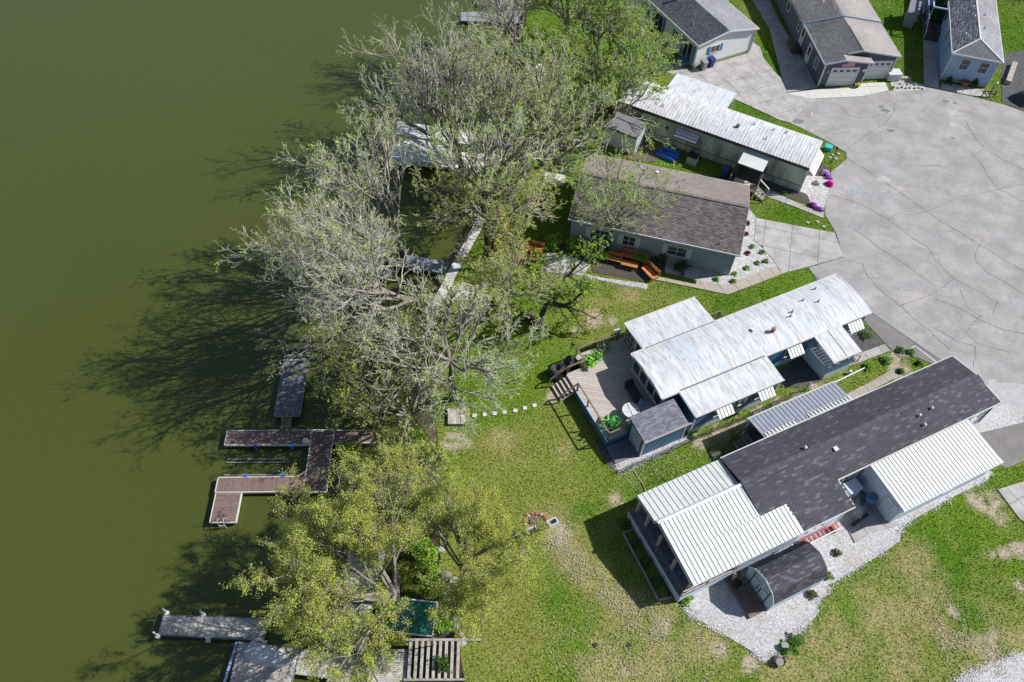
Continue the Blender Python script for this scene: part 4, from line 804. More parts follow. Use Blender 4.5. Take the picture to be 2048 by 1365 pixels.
# walls: navy boards over a pale skirting
def bw(x, y, n_, u1, z1, u0=0):
    T = wallframe(x, y, *n_); lapwall(h, T, u1, .72, z1, 'siding_navy', vertical=True, ex=.2); lapwall(h, T, u1, .02, .70, 'siding_pale', vertical=True, ex=.14, name='skirting'); return T
tl = bw(.3, W_-.05, Lf, W_-.15, EZ); tf1 = bw(9.0, .12, F_, 9.8, EZ-.06); bw(18.8, .12, Rt, W_-.2, EZ); bw(18.8, W_-.05, Bk, 18.5, EZ-.04)
bw(.3, .12, F_, 1.3, EZ-.08); te = bw(1.6, -2.05, F_, 7.25, EZ-.24); bw(1.6, .1, Lf, 2.15, EZ-.2); bw(8.85, -2.05, Rt, 2.15, EZ-.2)
ta = bw(1.25, 6.8, Lf, 2.55, EZ-.24); bw(7.2, 6.8, Bk, 5.95, EZ-.24); bw(7.2, W_, Rt, 2.5, EZ-.2)
corner_trim(h, [(1.6, -2.05), (8.85, -2.05), (18.8, .12), (1.25, 6.8)], 0, EZ-.26)
# sunroom windows on the lake end
for k in range(4): window(h, tl, .62+k*.98, 1.15, .82, 1.15, 1, 1, fr=.06)
MB(tl).box(.05, .03, 1.0, 4.05, .16, 1.08).box(.05, .03, 2.42, 4.05, .10, 2.5).build('sill', 'white_paint', h)
window(h, ta, .75, 1.05, .8, 1.2, 2, 2, fr=.06); door(h, ta, 1.85, .8, 1.65, z=.8, glass=(-.28, .5, .28, 1.45))
for T_, u in ((te, 2.3), (te, 5.9), (tf1, 2.8), (tf1, 8.55)):
    window(h, T_, u, 1.15, 1.1, .95, 2, 1); awning(h, T_, u, 2.42, 1.35)
window(h, te, 4.1, 1.3, .5, .8, 1, 1)
# side porch
PL = .75
boards(h, [(13.5, -2.3), (15.9, -2.3), (15.9, .1), (13.5, .1)], 0, .14, PL-.04, PL, 'dock_grey', 'porch_floor')
lapwall(h, wallframe(13.5, .1, *Lf), 2.4, .02, 1.35, 'siding_pale', ex=.5); lapwall(h, wallframe(13.5, -2.3, *F_), 2.4, .02, PL, 'siding_pale', vertical=True, ex=.14, name='skirting'); lapwall(h, wallframe(13.5, -2.3, *F_), 2.4, PL+.1, 1.55, 'siding_navy', vertical=True, ex=.2)
for x, y in ((13.55, -2.25), (15.85, -2.25), (15.85, -.3)): MB().box(x-.05, y-.05, 0, x+.05, y+.05, EZ-.34).build('porch_post', 'siding_pale', h)
rail(h, [(13.55, -2.2), (13.55, -.1)], 1.3, 1.45, 'siding_pale', 3, .06)
for k in range(7): MB().box(13.8, -2.1+k*.27, 1.2, 14.4, -1.88+k*.27, 1.235).build('bench_slat', 'siding_pale', h)
for k in range(5): mb = MB(); mb.cur = (1, 1, 1); mb.box(16.1+k*.2, -2.0, .62-k*.12, 16.27+k*.2, -1.1, .66-k*.12); mb.build('tread', 'wood_brown', h)
rail(h, [(16.0, -2.1, .66), (17.1, -2.1, .05)], 0, .8, 'wood_brown', 1.1, .06)
# entry rail on the far side
boards(h, [(7.4, W_+.1), (9.2, W_+.1), (9.2, W_+1.4), (7.4, W_+1.4)], 90, .14, .66, .70, 'wood_brown', 'porch_floor')
rail(h, [(7.5, W_+1.35), (9.15, W_+1.35), (9.15, W_+.15)], .7, 1.6, 'wood_brown', 1.2, .08, balusters=.14)
MB().cyl((10.6, 1.5, EZ), (10.6, 1.5, EZ+.62), .13, n=12).cyl((10.6, 1.5, EZ+.55), (10.6, 1.5, EZ+.72), .17, .15, n=12).build('flue_pipe', 'terracotta', h)
for x, y, k in ((9.3, 2.2, 2), (14.6, 3.0, 0), (13.1, 2.4, 0), (12.7, 2.1, 0), (16.3, 3.6, 0), (15.6, 2.4, 0)): vent(h, x, y, bow(y), 0 if k == 0 else k)
BLU = h
def onto(o, x, y, z=0.): return o.matrix_basis @ Vector((x, y, z))
# the deck on the lake side
bpy.context.view_layer.update()
DZ = .8
d = thing('deck', 'tan board deck with post railings and steps on the lake side of the blue house', 'deck', BLU.location, 28)
DP = [(1.2, 7.0), (-3.0, 7.0), (-3.0, 5.8), (-4.4, 5.8), (-4.4, -.45), (-2.75, -.45), (-2.75, -.1), (.25, -.1), (.25, 4.3), (1.2, 4.3)]
boards(d, DP, -34, .15, DZ-.03, DZ, 'deck_tan', 'deck_boards', gap=.02, lo=.88, hi=1.08)
MB().prism([(x*.985-.01, y*.985+.02) for x, y in DP], DZ-.25, DZ-.04).build('joists', 'wood_dark', d)
lapwall(d, wallframe(-4.4, 5.8, *Lf), 6.25, .05, DZ-.01, 'siding_navy', ex=.35, name='skirting'); lapwall(d, wallframe(-4.4, -.45, *F_), 1.7, .05, DZ-.01, 'siding_navy', ex=.35, name='skirting'); lapwall(d, wallframe(-3., 7.0, *Lf), 1.2, .05, DZ-.01, 'wood_brown', ex=.35, name='skirting')
MB().box(-4.46, -.5, DZ-.02, -4.36, 4.1, DZ+.05).build('edge_board', 'siding_lightblue', d)
rail(d, [(-4.33, 4.1), (-4.33, -.4)], DZ, DZ+.95, 'wood_brown', 1.5, .09); rail(d, [(-4.33, -.4), (-2.8, -.4)], DZ, DZ+.95, 'wood_brown', 1.6, .09)
rail(d, [(.7, 6.93), (-2.93, 6.93), (-2.93, 5.75), (-4.33, 5.75)], DZ, DZ+.95, 'wood_brown', 1.9, .09)
rail(d, [(-4.33, 5.75, DZ), (-5.75, 5.75, 0)], 0, .95, 'wood_brown', 1.6, .09); rail(d, [(-4.33, 4.15, DZ), (-5.75, 4.15, 0)], 0, .95, 'wood_brown', 1.6, .09)
stairs(d, wallframe(-4.42, 5.7, *Lf), .05, 1.5, 0, DZ, 4, .3, 'deck_tan')
# shed
s = thing('blue_shed', 'navy shed with grey shingle roof and white cross braced door at the deck corner', 'shed', onto(BLU, -2.6, -2.15), 28)
lapwall(s, wallframe(0, 0, *F_), 3.45, .05, 2.15, 'siding_navy', vertical=True, ex=.2); tdoor = wallframe(0, 1.9, *Lf); lapwall(s, tdoor, 1.9, .05, 2.2, 'siding_navy', vertical=True, ex=.2); lapwall(s, wallframe(3.45, 0, *Rt), 1.9, .05, 2.2, 'siding_navy', vertical=True, ex=.2); lapwall(s, wallframe(3.45, 1.9, *Bk), 3.45, .05, 2.3, 'siding_navy', vertical=True, ex=.2)
r_ = slab3(s, [(-.1, -.12, 2.22), (3.55, -.12, 2.22), (3.55, 2.0, 2.42), (-.1, 2.0, 2.42)], .09, 'shingle_grey')
shingles(r_, (-.1, -.12, 2.22), (1, 0, 0), (0, 2.12, .2), 3.65, 2.13, 'shingle_dark', None, 1.8, 3.4)
MB().box(-.14, -.18, 2.07, 3.75, -.125, 2.25).build('fascia', 'deck_tan', s); corner_trim(s, [(0, 0), (3.45, 0), (0, 1.9)], .05, 2.12)
MB(tdoor).box(.42, .03, .1, 1.62, .05, 2.0).build('door', 'siding_lightblue', s)
mb = MB(tdoor)
for a, b in (((.47, .06, .1), (.47, .06, 2)), ((1.57, .06, .1), (1.57, .06, 2)), ((.42, .06, .13), (1.62, .06, .13)), ((.42, .06, 1.97), (1.62, .06, 1.97)), ((.5, .06, .2), (1.54, .06, 1.9)), ((1.54, .06, .2), (.5, .06, 1.9)), ((.5, .06, 1.05), (1.54, .06, 1.05))): mb.bar(a, b, .08, .03, up=(0, 1, 0))
mb.build('door_brace', 'white_paint', s)
p = thing('low_platform', 'low dark grey board platform in front of the blue shed door', 'platform', BLU.location, 28)
boards(p, [(-4.5, -2.0), (-2.65, -2.0), (-2.65, -.55), (-4.5, -.55)], 0, .14, .12, .18, 'dock_grey', 'boards')
MB().box(-4.48, -1.98, 0, -2.67, -.57, .11).build('frame', 'wood_dark', p)
# ================================================================ 7 dark shingle house
h = root('dark_roof_house', 'longest house with charcoal shingle roof and ribbed white patio roofs, lowest in the row', 'house', (1609, 1057), 2.8, 27.7)
RY, RZ = 4.2, 3.35; YU = 6.35
def dz(y): return RZ-(RY-y)*.20 if y < RY else RZ-(y-RY)*.22
rl = slab3(h, [(4.1, 1.85, dz(1.85)), (18.8, 1.85, dz(1.85)), (18.45, RY, RZ), (-2.1, RY, RZ), (-2.1, 1.85, dz(1.85))], .1, 'shingle_dark'); rw = slab3(h, [(-.05, -.1, dz(-.1)), (4.1, -.1, dz(-.1)), (4.1, 1.845, dz(1.845)), (-.05, 1.845, dz(1.845))], .1, 'shingle_dark'); ru = slab3(h, [(-2.1, RY, RZ), (18.45, RY, RZ), (18.5, YU, dz(YU)), (-2.1, YU, dz(YU))], .1, 'shingle_dark')
S1 = math.hypot(RY+.1, RZ-dz(-.1)); k_ = (RY+.1)/S1
shingles(rl, (-2.1, -.1, dz(-.1)), (1, 0, 0), (0, RY+.1, RZ-dz(-.1)), 20.7, S1, 'shingle_dark', lambda u, v_: (v_*k_-.1 > 1.85) | ((u > 2.05) & (u < 6.2)), .8, 1.15, (.15, 1.85), tab=.4)
shingles(ru, (-2.1, YU, dz(YU)), (1, 0, 0), (0, RY-YU, RZ-dz(YU)), 20.55, math.hypot(YU-RY, RZ-dz(YU)), 'shingle_dark', None, .85, 1.2, (.13, 1.8), tab=.4)
mb = MB(); x = -2.0
while x < 18.3: t = random.uniform(.9, 1.8); mb.cur = (t, t, t); mb.hexa([(x, RY-.13, RZ-.03), (x+.27, RY-.13, RZ-.03), (x+.27, RY+.13, RZ-.03), (x, RY+.13, RZ-.03), (x, RY-.13, RZ+.0), (x+.27, RY-.13, RZ+.0), (x+.27, RY+.13, RZ+.02), (x, RY+.13, RZ+.02)]); x += .3
mb.build('ridge_cap', 'shingle_dark', h, 'stuff')
mb = MB()
for a, b in (((4.1, 1.8, dz(1.85)-.04), (18.85, 1.8, dz(1.85)-.04)), ((-.1, -.14, dz(-.1)-.04), (4.15, -.14, dz(-.1)-.04)), ((-2.1, YU+.04, dz(YU)-.04), (18.5, YU+.04, dz(YU)-.04)), ((4.14, -.1, dz(-.1)-.06), (4.14, 1.85, dz(1.85)-.06)), ((18.83, 1.85, dz(1.85)-.06), (18.5, RY, RZ-.06)), ((18.53, YU, dz(YU)-.06), (18.5, RY, RZ-.06))): mb.bar(a, b, .07, .13)
mb.build('gutter', 'concrete_new', h)
WM = 'siding_pale'
lapwall(h, wallframe(4.0, 2.05, *F_), 14.6, .0, dz(1.85)-.1, WM); lapwall(h, wallframe(18.55, 2.05, *Rt), 4.1, 0, dz(YU)-.1, WM); lapwall(h, wallframe(18.5, YU-.2, *Bk), 20.5, 0, dz(YU)-.1, WM)
T = wallframe(-2., .1, *F_); lapwall(h, T, 5.95, 0, dz(-.1)-.12, WM); lapwall(h, wallframe(3.95, .1, *Rt), 1.95, 0, dz(-.1)-.12, WM); lapwall(h, wallframe(-2.0, YU-.2, *Lf), 6.05, 0, 2.6, WM)
for x, y in ((3.95, .1), (18.5, 2.05), (4.05, 2.0)): corner_trim(h, [(x, y)], 0, dz(y)-.2, w_=.12)
window(h, T, 3.6, 1.1, 1.2, .8, 2, 1); window(h, wallframe(4.0, 2.05, *F_), 1.3, 1.3, 1.0, .8, 2, 1); window(h, wallframe(3.95, .1, *Rt), 1.0, 1.3, .8, .8, 1, 2, name='window'); window(h, wallframe(4.0, 2.05, *F_), 13.4, 1.3, .8, .8, 1, 2)
MB().cyl((18.6, 1.95, .1), (18.6, 1.95, 2.7), .05, n=6).build('downpipe', 'dark_plastic', h)
for x, y, k in ((12.3, 3.3, 0), (13.5, 3.4, 0), (5.2, 3.6, 2), (3.3, 4.5, 0), (12.2, 2.6, 0)): vent(h, x, y, dz(y), 1 if k == 0 else k)
# patio roofs
metal_panels(h, -8.55, -2.1, 6.4, 4.32, 2.72, 3.02, .38); metal_panels(h, -8.4, -2.0, 1.85, 4.15, 2.86, 3.22, .31, name='roof_panel')
metal_panels(h, -8.4, -.0, -.15, 1.84, 2.54, 2.858, .31)
MB().hexa([(-8.5, 4.12, 2.98), (-2., 4.12, 2.98), (-2., 4.34, 2.98), (-8.5, 4.34, 2.98), (-8.5, 4.12, 3.24), (-2., 4.12, 3.24), (-2., 4.30, 3.06), (-8.5, 4.30, 3.06)]).build('ridge_flashing', 'siding_pale', h)
MB().hexa([(-8.5, 3.98, 3.15), (-2., 3.98, 3.15), (-2., 4.16, 3.15), (-8.5, 4.16, 3.15), (-8.5, 3.98, 3.25), (-2., 3.98, 3.25), (-2., 4.16, 3.28), (-8.5, 4.16, 3.28)]).build('ridge_flashing', 'white_metal', h)
mb = MB().box(-8.5, -.17, 2.38, 0, -.10, 2.52).hexa([(-8.46, -.15, 2.36), (-8.38, -.15, 2.36), (-8.38, 4.2, 3.02), (-8.46, 4.2, 3.02), (-8.46, -.15, 2.5), (-8.38, -.15, 2.5), (-8.38, 4.2, 3.17), (-8.46, 4.2, 3.17)]).hexa([(-8.6, 4.2, 2.86), (-8.5, 4.2, 2.86), (-8.5, 6.4, 2.55), (-8.6, 6.4, 2.55), (-8.6, 4.2, 2.98), (-8.5, 4.2, 2.98), (-8.5, 6.4, 2.67), (-8.6, 6.4, 2.67)])
mb.build('fascia', 'white_metal', h)
MB().box(-8.3, -.05, 2.3, 0, .02, 2.38).box(-8.3, 3.1, 2.4, -2, 3.2, 2.5).build('beam', 'brown_fascia', h)
PF = .8
boards(h, [(-8.9, -.05), (-2, -.05), (-2, 6.3), (-8.9, 6.3)], 90, .14, PF-.05, PF, 'dock_grey', 'porch_floor')
lapwall(h, wallframe(-8.9, 6.3, *Lf), 6.35, 0, PF+.0, 'siding_pale', ex=.14, name='skirting'); lapwall(h, wallframe(-8.9, -.05, *F_), 7., 0, PF+.0, 'siding_pale', ex=.2, name='skirting')
rail(h, [(-8.82, 6.2), (-8.82, .02)], PF, PF+.85, 'dock_grey', 3, .07); rail(h, [(-8.82, .02), (-4.8, .02)], PF, PF+.85, 'deck_tan', 2, .07, mid=True)
for y in (.1, 1.8, 3.5, 5.0, 6.1): MB().box(-8.45, y-.09, PF, -8.27, y+.09, 2.36).build('porch_post', 'deck_tan', h)
MB().cyl((-4.9, -.3, 0), (-4.9, -.3, 1.0), .11, n=8).build('porch_post', 'deck_tan', h)
# front wing of the side wall: closed room under the patio roof
lapwall(h, wallframe(-4.6, .0, *F_), 4.6, .0, 2.36, 'siding_pale', vertical=True, ex=.25); lapwall(h, wallframe(-4.6, 2.4, *Lf), 2.4, PF, 2.4, 'siding_pale', vertical=True, ex=.25)
# garage wing
metal_panels(h, 6.9, 15.7, -1.7, 1.83, 2.42, 2.72, .3)
T = wallframe(7.05, -1.5, *F_); lapwall(h, T, 8.5, 0, 2.34, 'siding_lightblue' if False else WM, vertical=True, ex=.3); tg = wallframe(7.05, 1.95, *Lf); lapwall(h, tg, 3.45, 0, 0, WM, vertical=True, ex=.12, top=lambda u: 2.66-u*.085); lapwall(h, wallframe(15.55, -1.5, *Rt), 3.4, 0, 2.36, WM, vertical=True, ex=.3)
door(h, tg, 2.75, .85, 1.95, m=WM); window(h, tg, 2.75, 1.15, .45, .5, 1, 4, fr=.05); window(h, T, 4.6, 1.2, 1.1, .6, 2, 1)
MB().box(15.6, -1.75, 2.3, 15.74, 1.83, 2.4).box(6.86, -1.75, 2.28, 15.74, -1.71, 2.42).build('fascia', 'siding_pale', h)
# grey side awning
metal_panels(h, 1.7, 9.35, 8.35, 6.5, 2.35, 2.62, .335, m='grey_metal'); 
slab3(h, [(1.9, 6.48, 2.69), (4.6, 6.48, 2.69), (4.6, 6.85, 2.63), (1.9, 6.85, 2.63)], .02, 'white_metal', 'white_strip'); slab3(h, [(5.6, 6.48, 2.69), (9.35, 6.48, 2.69), (9.35, 6.95, 2.61), (5.6, 6.95, 2.61)], .02, 'white_metal', 'white_strip')  # white strips laid over the house-side edge of the awning
for k in range(9): x = 2.1+k*.3 if k < 9 else 0; MB().box(x, 6.5, 2.66, x+.03, 6.83, 2.70).build('rib', 'seam', h) if k < 9 else None
for k in range(12): x = 5.8+k*.3; MB().box(x, 6.5, 2.66, x+.03, 6.93, 2.70).build('rib', 'seam', h)
MB().box(1.65, 8.36, 2.2, 9.4, 8.42, 2.36).build('fascia', 'white_paint', h)
for x in (1.85, 4.4, 6.9, 9.2): MB().box(x-.05, 8.2, 0, x+.05, 8.3, 2.28).build('awning_post', 'siding_pale', h)
boards(h, [(2.0, 6.4), (5, 6.4), (5, 8.2), (2.0, 8.2)], 0, .14, .75, .8, 'wood_dark', 'porch_floor')
stairs(h, wallframe(2.0, 8.0, *Lf), .0, 1.2, 0, .8, 4, .3, 'wood_grey'); rail(h, [(2.0, 8.1, .8), (.7, 8.1, 0)], 0, .9, 'wood_dark', 1.2, .07)
DK = h
bpy.context.view_layer.update()
# planting bed edging
b = thing('bed_edging', 'weathered board edging round the shaded bed beside the white patio roof', 'edging', DK.location, 27.7)
mb = MB(); mb.cur = (1, 1, 1)
mb.bar((-9.75, 5.35, .08), (-9.95, .55, .08), .1, .16); mb.build('long_board', 'wood_grey', b)
for p_, q_ in (((-9.75, 5.35, .08), (-9.05, 5.3, .08)), ((-9.95, .55, .08), (-9.1, .35, .08))): mb = MB(); mb.cur = (1, 1, 1); mb.bar(p_, q_, .1, .16); mb.build('end_board', 'wood_grey', b)
# barn shed
s = thing('barn_shed', 'pale barn shaped shed with dark rounded shingle roof standing on the gravel', 'shed', onto(DK, -4.1, -2.95), 27.7)
prof = [(0, 1.45), (.42, 2.15), (1.3, 2.5), (2.18, 2.15), (2.6, 1.45)]
lapwall(s, wallframe(.08, .06, *F_), 4.0, 0, 1.45, 'siding_pale', ex=.3, vertical=True); lapwall(s, wallframe(.08, 2.54, *Lf), 2.48, 0, 0, 'siding_pale', ex=.4, vertical=True, top=lambda u: float(np.interp(2.54-u, [p[0] for p in prof], [p[1] for p in prof]))-.02)
lapwall(s, wallframe(4.08, .06, *Rt), 2.48, 0, 0, 'siding_pale', ex=.4, vertical=True, top=lambda u: float(np.interp(u+.06, [p[0] for p in prof], [p[1] for p in prof]))-.02); lapwall(s, wallframe(4.08, 2.54, *Bk), 4.0, 0, 1.45, 'siding_pale', ex=.3, vertical=True)
for (y0, z0), (y1, z1) in zip(prof[:-1], prof[1:]):
    r_ = slab3(s, [(0, y0, z0), (4.16, y0, z0), (4.16, y1, z1), (0, y1, z1)], .05, 'shingle_dark')
    if y1 <= 1.31: shingles(r_, (0, y0, z0), (1, 0, 0), (0, y1-y0, z1-z0), 4.16, math.hypot(y1-y0, z1-z0), 'shingle_dark', None, .8, 1.2, (.28, 2.0))
    else: shingles(r_, (0, y1, z1), (1, 0, 0), (0, y0-y1, z0-z1), 4.16, math.hypot(y1-y0, z1-z0), 'shingle_dark', None, .8, 1.2, (.28, 2.0))
td = wallframe(.08, 2.54, *Lf)
for a in (.55, 1.25):
    dd = MB(td).box(a, .03, .12, a+.66, .055, 1.85).build('door', 'siding_pale', s); MB(td).box(a-.02, .056, .3, a+.5 if a < 1 else a+.66, .07, .36).box(a-.02 if a < 1 else a+.2, .056, 1.5, a+.66, .07, 1.56).box(a+(.52 if a < 1 else .06), .057, .5, a+(.58 if a < 1 else .12), .074, 1.3).build('hinge', 'black', dd)
MB(td).box(.47, .03, 0, .53, .06, 1.9).box(1.93, .03, 0, 1.99, .06, 1.9).build('trim', 'seam', s)
for (y0, z0), (y1, z1) in zip(prof[:-1], prof[1:]): MB().bar((.0, y0, z0-.02), (.0, y1, z1-.02), .04, .08).build('gable_trim', 'siding_pale', s)
p = thing('shed_platform', 'grey brown plank platform in front of the barn shed doors', 'platform', onto(DK, -5.35, -2.85), 27.7)
boards(p, [(0, 0), (1.2, 0), (1.2, 3.1), (0, 3.1)], 90, .14, .14, .2, 'wood_brown', 'boards'); mb = MB(); mb.cur = (1, 1, 1); mb.box(.02, .02, 0, 1.18, 3.08, .13); mb.build('frame', 'wood_dark', p)
o = MB().cyl((0, 0, 0), (0, 0, .42), .2, .25, n=14, cap=False).cyl((0, 0, .02), (0, 0, .3), .19, .22, n=12).build('barrel_planter', 'black'); o.location = onto(DK, -4.95, -.75, .21); tag(o, 'round black planter on the plank platform by the barn shed', 'planter')
# ladder along the side wall
ld = thing('red_ladder', 'long red and white ladder lying along the side wall behind the barn shed', 'ladder', onto(DK, .35, -.55), 27.7)
for y in (.0, .42): MB().box(0, y, .5, 3.2, y+.07, .58).build('side_rail', 'red' if y else 'white_paint', ld)
for k in range(9): MB().box(.15+k*.36, .05, .5, .22+k*.36, .45, .56).build('rung', 'red', ld)
for x in (.4, 2.8): MB().box(x, .0, 0, x+.08, .5, .499).build('support', 'wood_brown', ld)
# things in the recess by the garage
c = thing('utility_cabinet', 'pale blue cabinet against the house wall in the recess', 'cabinet', onto(DK, 5.3, 1.0), 27.7)
MB().box(0, 0, .05, 1.0, .8, 1.3).build('body', 'siding_pale', c); MB().box(-.04, -.05, 1.3, 1.04, .82, 1.36).build('lid', 'siding_pale', c); MB().box(.05, -.02, .2, .95, -.003, 1.2).build('door', 'siding_pale', c)
o = MB().cyl((0, 0, 0), (0, 0, .95), .28, .33, n=14).cyl((0, 0, .95), (0, 0, 1.02), .36, .3, n=14).build('trash_can', 'siding_navy'); o.location = onto(DK, 6.6, .25, .1); tag(o, 'round dark blue trash can by the garage door', 'trash can')
def tarp(name, label, cat, loc, rz, sx_, sy_, sz_, m, seed):
    r0 = np.random.default_rng(seed); n = 12; mb = MB(); P = {}
    for i in range(n+1):
        for j in range(n+1):
            u, v_ = i/n*2-1, j/n*2-1; e = max(abs(u), abs(v_)); z = sz_*(1-e**4)*(.8+.35*math.sin(u*3+seed)*math.cos(v_*2.5))+r0.uniform(-.03, .03); P[i, j] = mb.pt((u*sx_/2, v_*sy_/2, max(z, .0)+.01))
    for i in range(n):
        for j in range(n): mb.idx([P[i, j], P[i+1, j], P[i+1, j+1], P[i, j+1]])
    o = mb.build(name, m, smooth=False); o.location = loc; o.rotation_euler = (0, 0, R(rz)); tag(o, label, cat); return o
tarp('covered_bicycle', 'crumpled dark tarp over a heap beside the pale blue cabinet', 'tarp', onto(DK, 5.7, .1, .1), 60, 1.7, .8, .8, 'grey_plastic', 3)
o = MB().cyl((0, 0, 0), (0, .25, 1.3), .1, .14, n=8).box(-.3, -.1, .0, .3, .1, .25).build('leaf_blower', 'black'); o.location = onto(DK, 4.6, -.6, .1); o.rotation_euler = (0, R(70), R(20)); tag(o, 'black long tool lying by the corner of the concrete pad', 'garden tool')
for i, (x, y) in enumerate(((.3, -1.9), (.95, -1.95))):
    t = thing('folded_chair', ('small folding chair frame behind the barn shed, nearer the shed' if i == 0 else 'small folding chair frame behind the barn shed, with blue cloth'), 'chair', onto(DK, x, y-.2+.6), 40+i*20, 'folding chairs behind the barn shed')
    for dx in (-.2, .2): mb = MB().cyl((dx, -.15, 0), (dx, .2, .75), .02, n=5).cyl((dx, .2, 0), (dx, -.2, .42), .02, n=5); mb.build('leg', 'black', t)
    MB().box(-.2, -.2, .40, .2, .18, .42).build('seat', 'kayak_blue' if i else 'grey_plastic', t); MB().box(-.2, .16, .5, .2, .19, .72).build('backrest', 'grey_plastic', t)
an = thing('roof_antenna', 'spiky television antenna standing by the left end of the charcoal roof', 'antenna', onto(DK, -2.2, 6.8), 27.7); an.scale = (.55, .55, .8)
MB().cyl((0, 0, 0), (0, 0, 3.6), .025, n=6).build('mast', 'steel', an)
mb = MB().cyl((-.5, 0, 3.5), (.7, 0, 3.5), .02, n=5)
for k in range(7): x = -.45+k*.18; mb.cyl((x, -.5+k*.04, 3.5), (x, .5-k*.04, 3.5), .012, n=4)
mb.build('boom', 'steel', an)
# wire fence between the two houses
fe = thing('wire_fence', 'low dark wire fence with thin posts running between the blue and the charcoal roofed houses', 'fence', (0, 0, 0))
fp = [Vector(G(*q)) for q in ((1250, 944), (1262, 938), (1340, 905), (1420, 868), (1500, 836), (1575, 800), (1612, 782))]; mb = MB()
for a, b in zip(fp[:-1], fp[1:]):
    n = max(1, round((b-a).length/1.6))
    for k in range(n): q = a.lerp(b, k/n); MB().cyl(q, q+Vector((0, 0, .95)), .025, n=5).build('post', 'black', fe)
    for z in (.15, .32, .5, .7, .9): mb.bar(a+Vector((0, 0, z)), b+Vector((0, 0, z)), .014)
    k = 0.
    while k < (b-a).length: q = a.lerp(b, k/(b-a).length); mb.bar(q, q+Vector((0, 0, .9)), .012); k += .2
mb.build('wire_mesh', 'black', fe)
MB().cyl(fp[-1], fp[-1]+Vector((0, 0, 1.1)), .04, n=6).build('end_post', 'white_paint', fe)
# blade edging line at gravel left (white hose)
# ================================================================ WATERFRONT
DZ0 = -.35                                  # dock decks above the water
def dock_piece(parent, poly, deg, m, bw=.14, fr='concrete_new', name='boards', z=DZ0, lo=.8, hi=1.15):
    boards(parent, poly, deg, bw, z-.03, z, m, name, lo=lo, hi=hi)
    n = len(poly); mb = MB()
    for i in range(n): a, b = poly[i], poly[(i+1) % n]; mb.bar((*a, z-.09), (*b, z-.09), .07, .2)
    mb.build('edge_frame', fr, parent)
    cx, cy = sum(p[0] for p in poly)/n, sum(p[1] for p in poly)/n
    MB().prism([(cx+(x-cx)*.93, cy+(y-cy)*.93) for x, y in poly], z-.5, z-.04).build('float', 'black', parent)
d = root('brown_dock', 'large red brown U shaped dock with white edging, reached from the steps', 'dock', (449, 890), DZ0, 3.8); BD = d
for pl in ([(0, -.02), (5.95, -.02), (5.95, 1.16), (0, 1.16)], [(5.99, 1.16), (5.99, -3.7), (7.55, -3.7), (7.55, 1.16)], [(7.59, .1), (11.9, .1), (11.9, 1.12), (7.59, 1.12)], [(.05, -2.55), (5.5, -2.5), (5.95, -2.1), (5.95, -3.66), (1.85, -3.66), (.05, -3.66)], [(.12, -3.7), (1.83, -3.7), (1.83, -5.85), (.12, -5.85)]):
    dock_piece(d, pl, 90 if pl[0][0] != .12 else 0, 'deck_brown', lo=.88, hi=1.1)
for x, y in ((2.2, -.15), (4.7, -.15), (1.95, -2.42), (4.4, -2.38)): MB().cyl((x, y, DZ0-.3), (x, y, DZ0+.12), .12, n=10).build('bumper', 'kayak_blue', d)
for x in (.75, 1.15): mb = MB(); mb.cyl((x, -5.6, DZ0), (x, -5.8, DZ0+.5), .025, n=6).cyl((x, -5.8, DZ0+.5), (x, -6.05, DZ0+.45), .025, n=6).cyl((x, -6.05, DZ0+.45), (x, -6.05, DZ0-.5), .025, n=6); mb.build('ladder_rail', 'steel', d)
MB().box(.75, -6.1, DZ0-.15, 1.15, -6.0, DZ0-.1).build('ladder_step', 'steel', d)
MB().box(.3, -1.0, WZ+.02, 4.5, -.94, WZ+.12).box(.3, -1.25, WZ+.02, 4.5, -1.19, WZ+.12).box(.3, -2.2, WZ+.0, 4.5, -2.14, WZ+.06).build('lift_bunk', 'wood_grey', d).active_material
o = MB().ball((0, 0, .25), .22, .22, .3).build('dock_box', 'white_paint', smooth=True); o.location = onto(d, 5.7, .1, DZ0) ; tag(o, 'white rounded bollard at the inner corner of the brown dock', 'bollard')
g = thing('grey_dock', 'grey floating platform with a ladder end and two tall posts, above the brown dock', 'dock', d.location, 3.8)
dock_piece(g, [(3.1, 2.35), (4.95, 2.35), (4.95, 7.6), (3.1, 7.6)], 90, 'dock_grey', fr='dock_grey')
MB().box(3.1, 7.2, DZ0, 4.95, 7.28, DZ0+.12).box(3.1, 7.6, DZ0, 4.95, 7.7, DZ0+.15).build('end_board', 'concrete_new', g)
for x in (3.15, 4.9): MB().cyl((x, 7.7, WZ-.5), (x, 7.7, 1.35), .05, n=8).build('post', 'steel', g)
for x in (3.8, 4.2): MB().cyl((x, 7.5, DZ0), (x, 7.7, DZ0+.45), .03, n=6).build('ladder_rail', 'steel', g)
r_ = thing('dock_ramp', 'short plank ramp joining the grey platform and the brown dock', 'ramp', d.location, 3.8)
boards(r_, [(3.75, 1.1), (4.5, 1.1), (4.4, 2.4), (3.65, 2.4)], 0, .14, DZ0+.02, DZ0+.05, 'wood_brown', 'boards'); mb = MB(); mb.cur = (1, 1, 1); mb.box(3.72, 1.1, DZ0-.1, 3.8, 2.4, DZ0+.018).box(4.35, 1.1, DZ0-.1, 4.43, 2.4, DZ0+.018); mb.build('beam', 'wood_dark', r_)
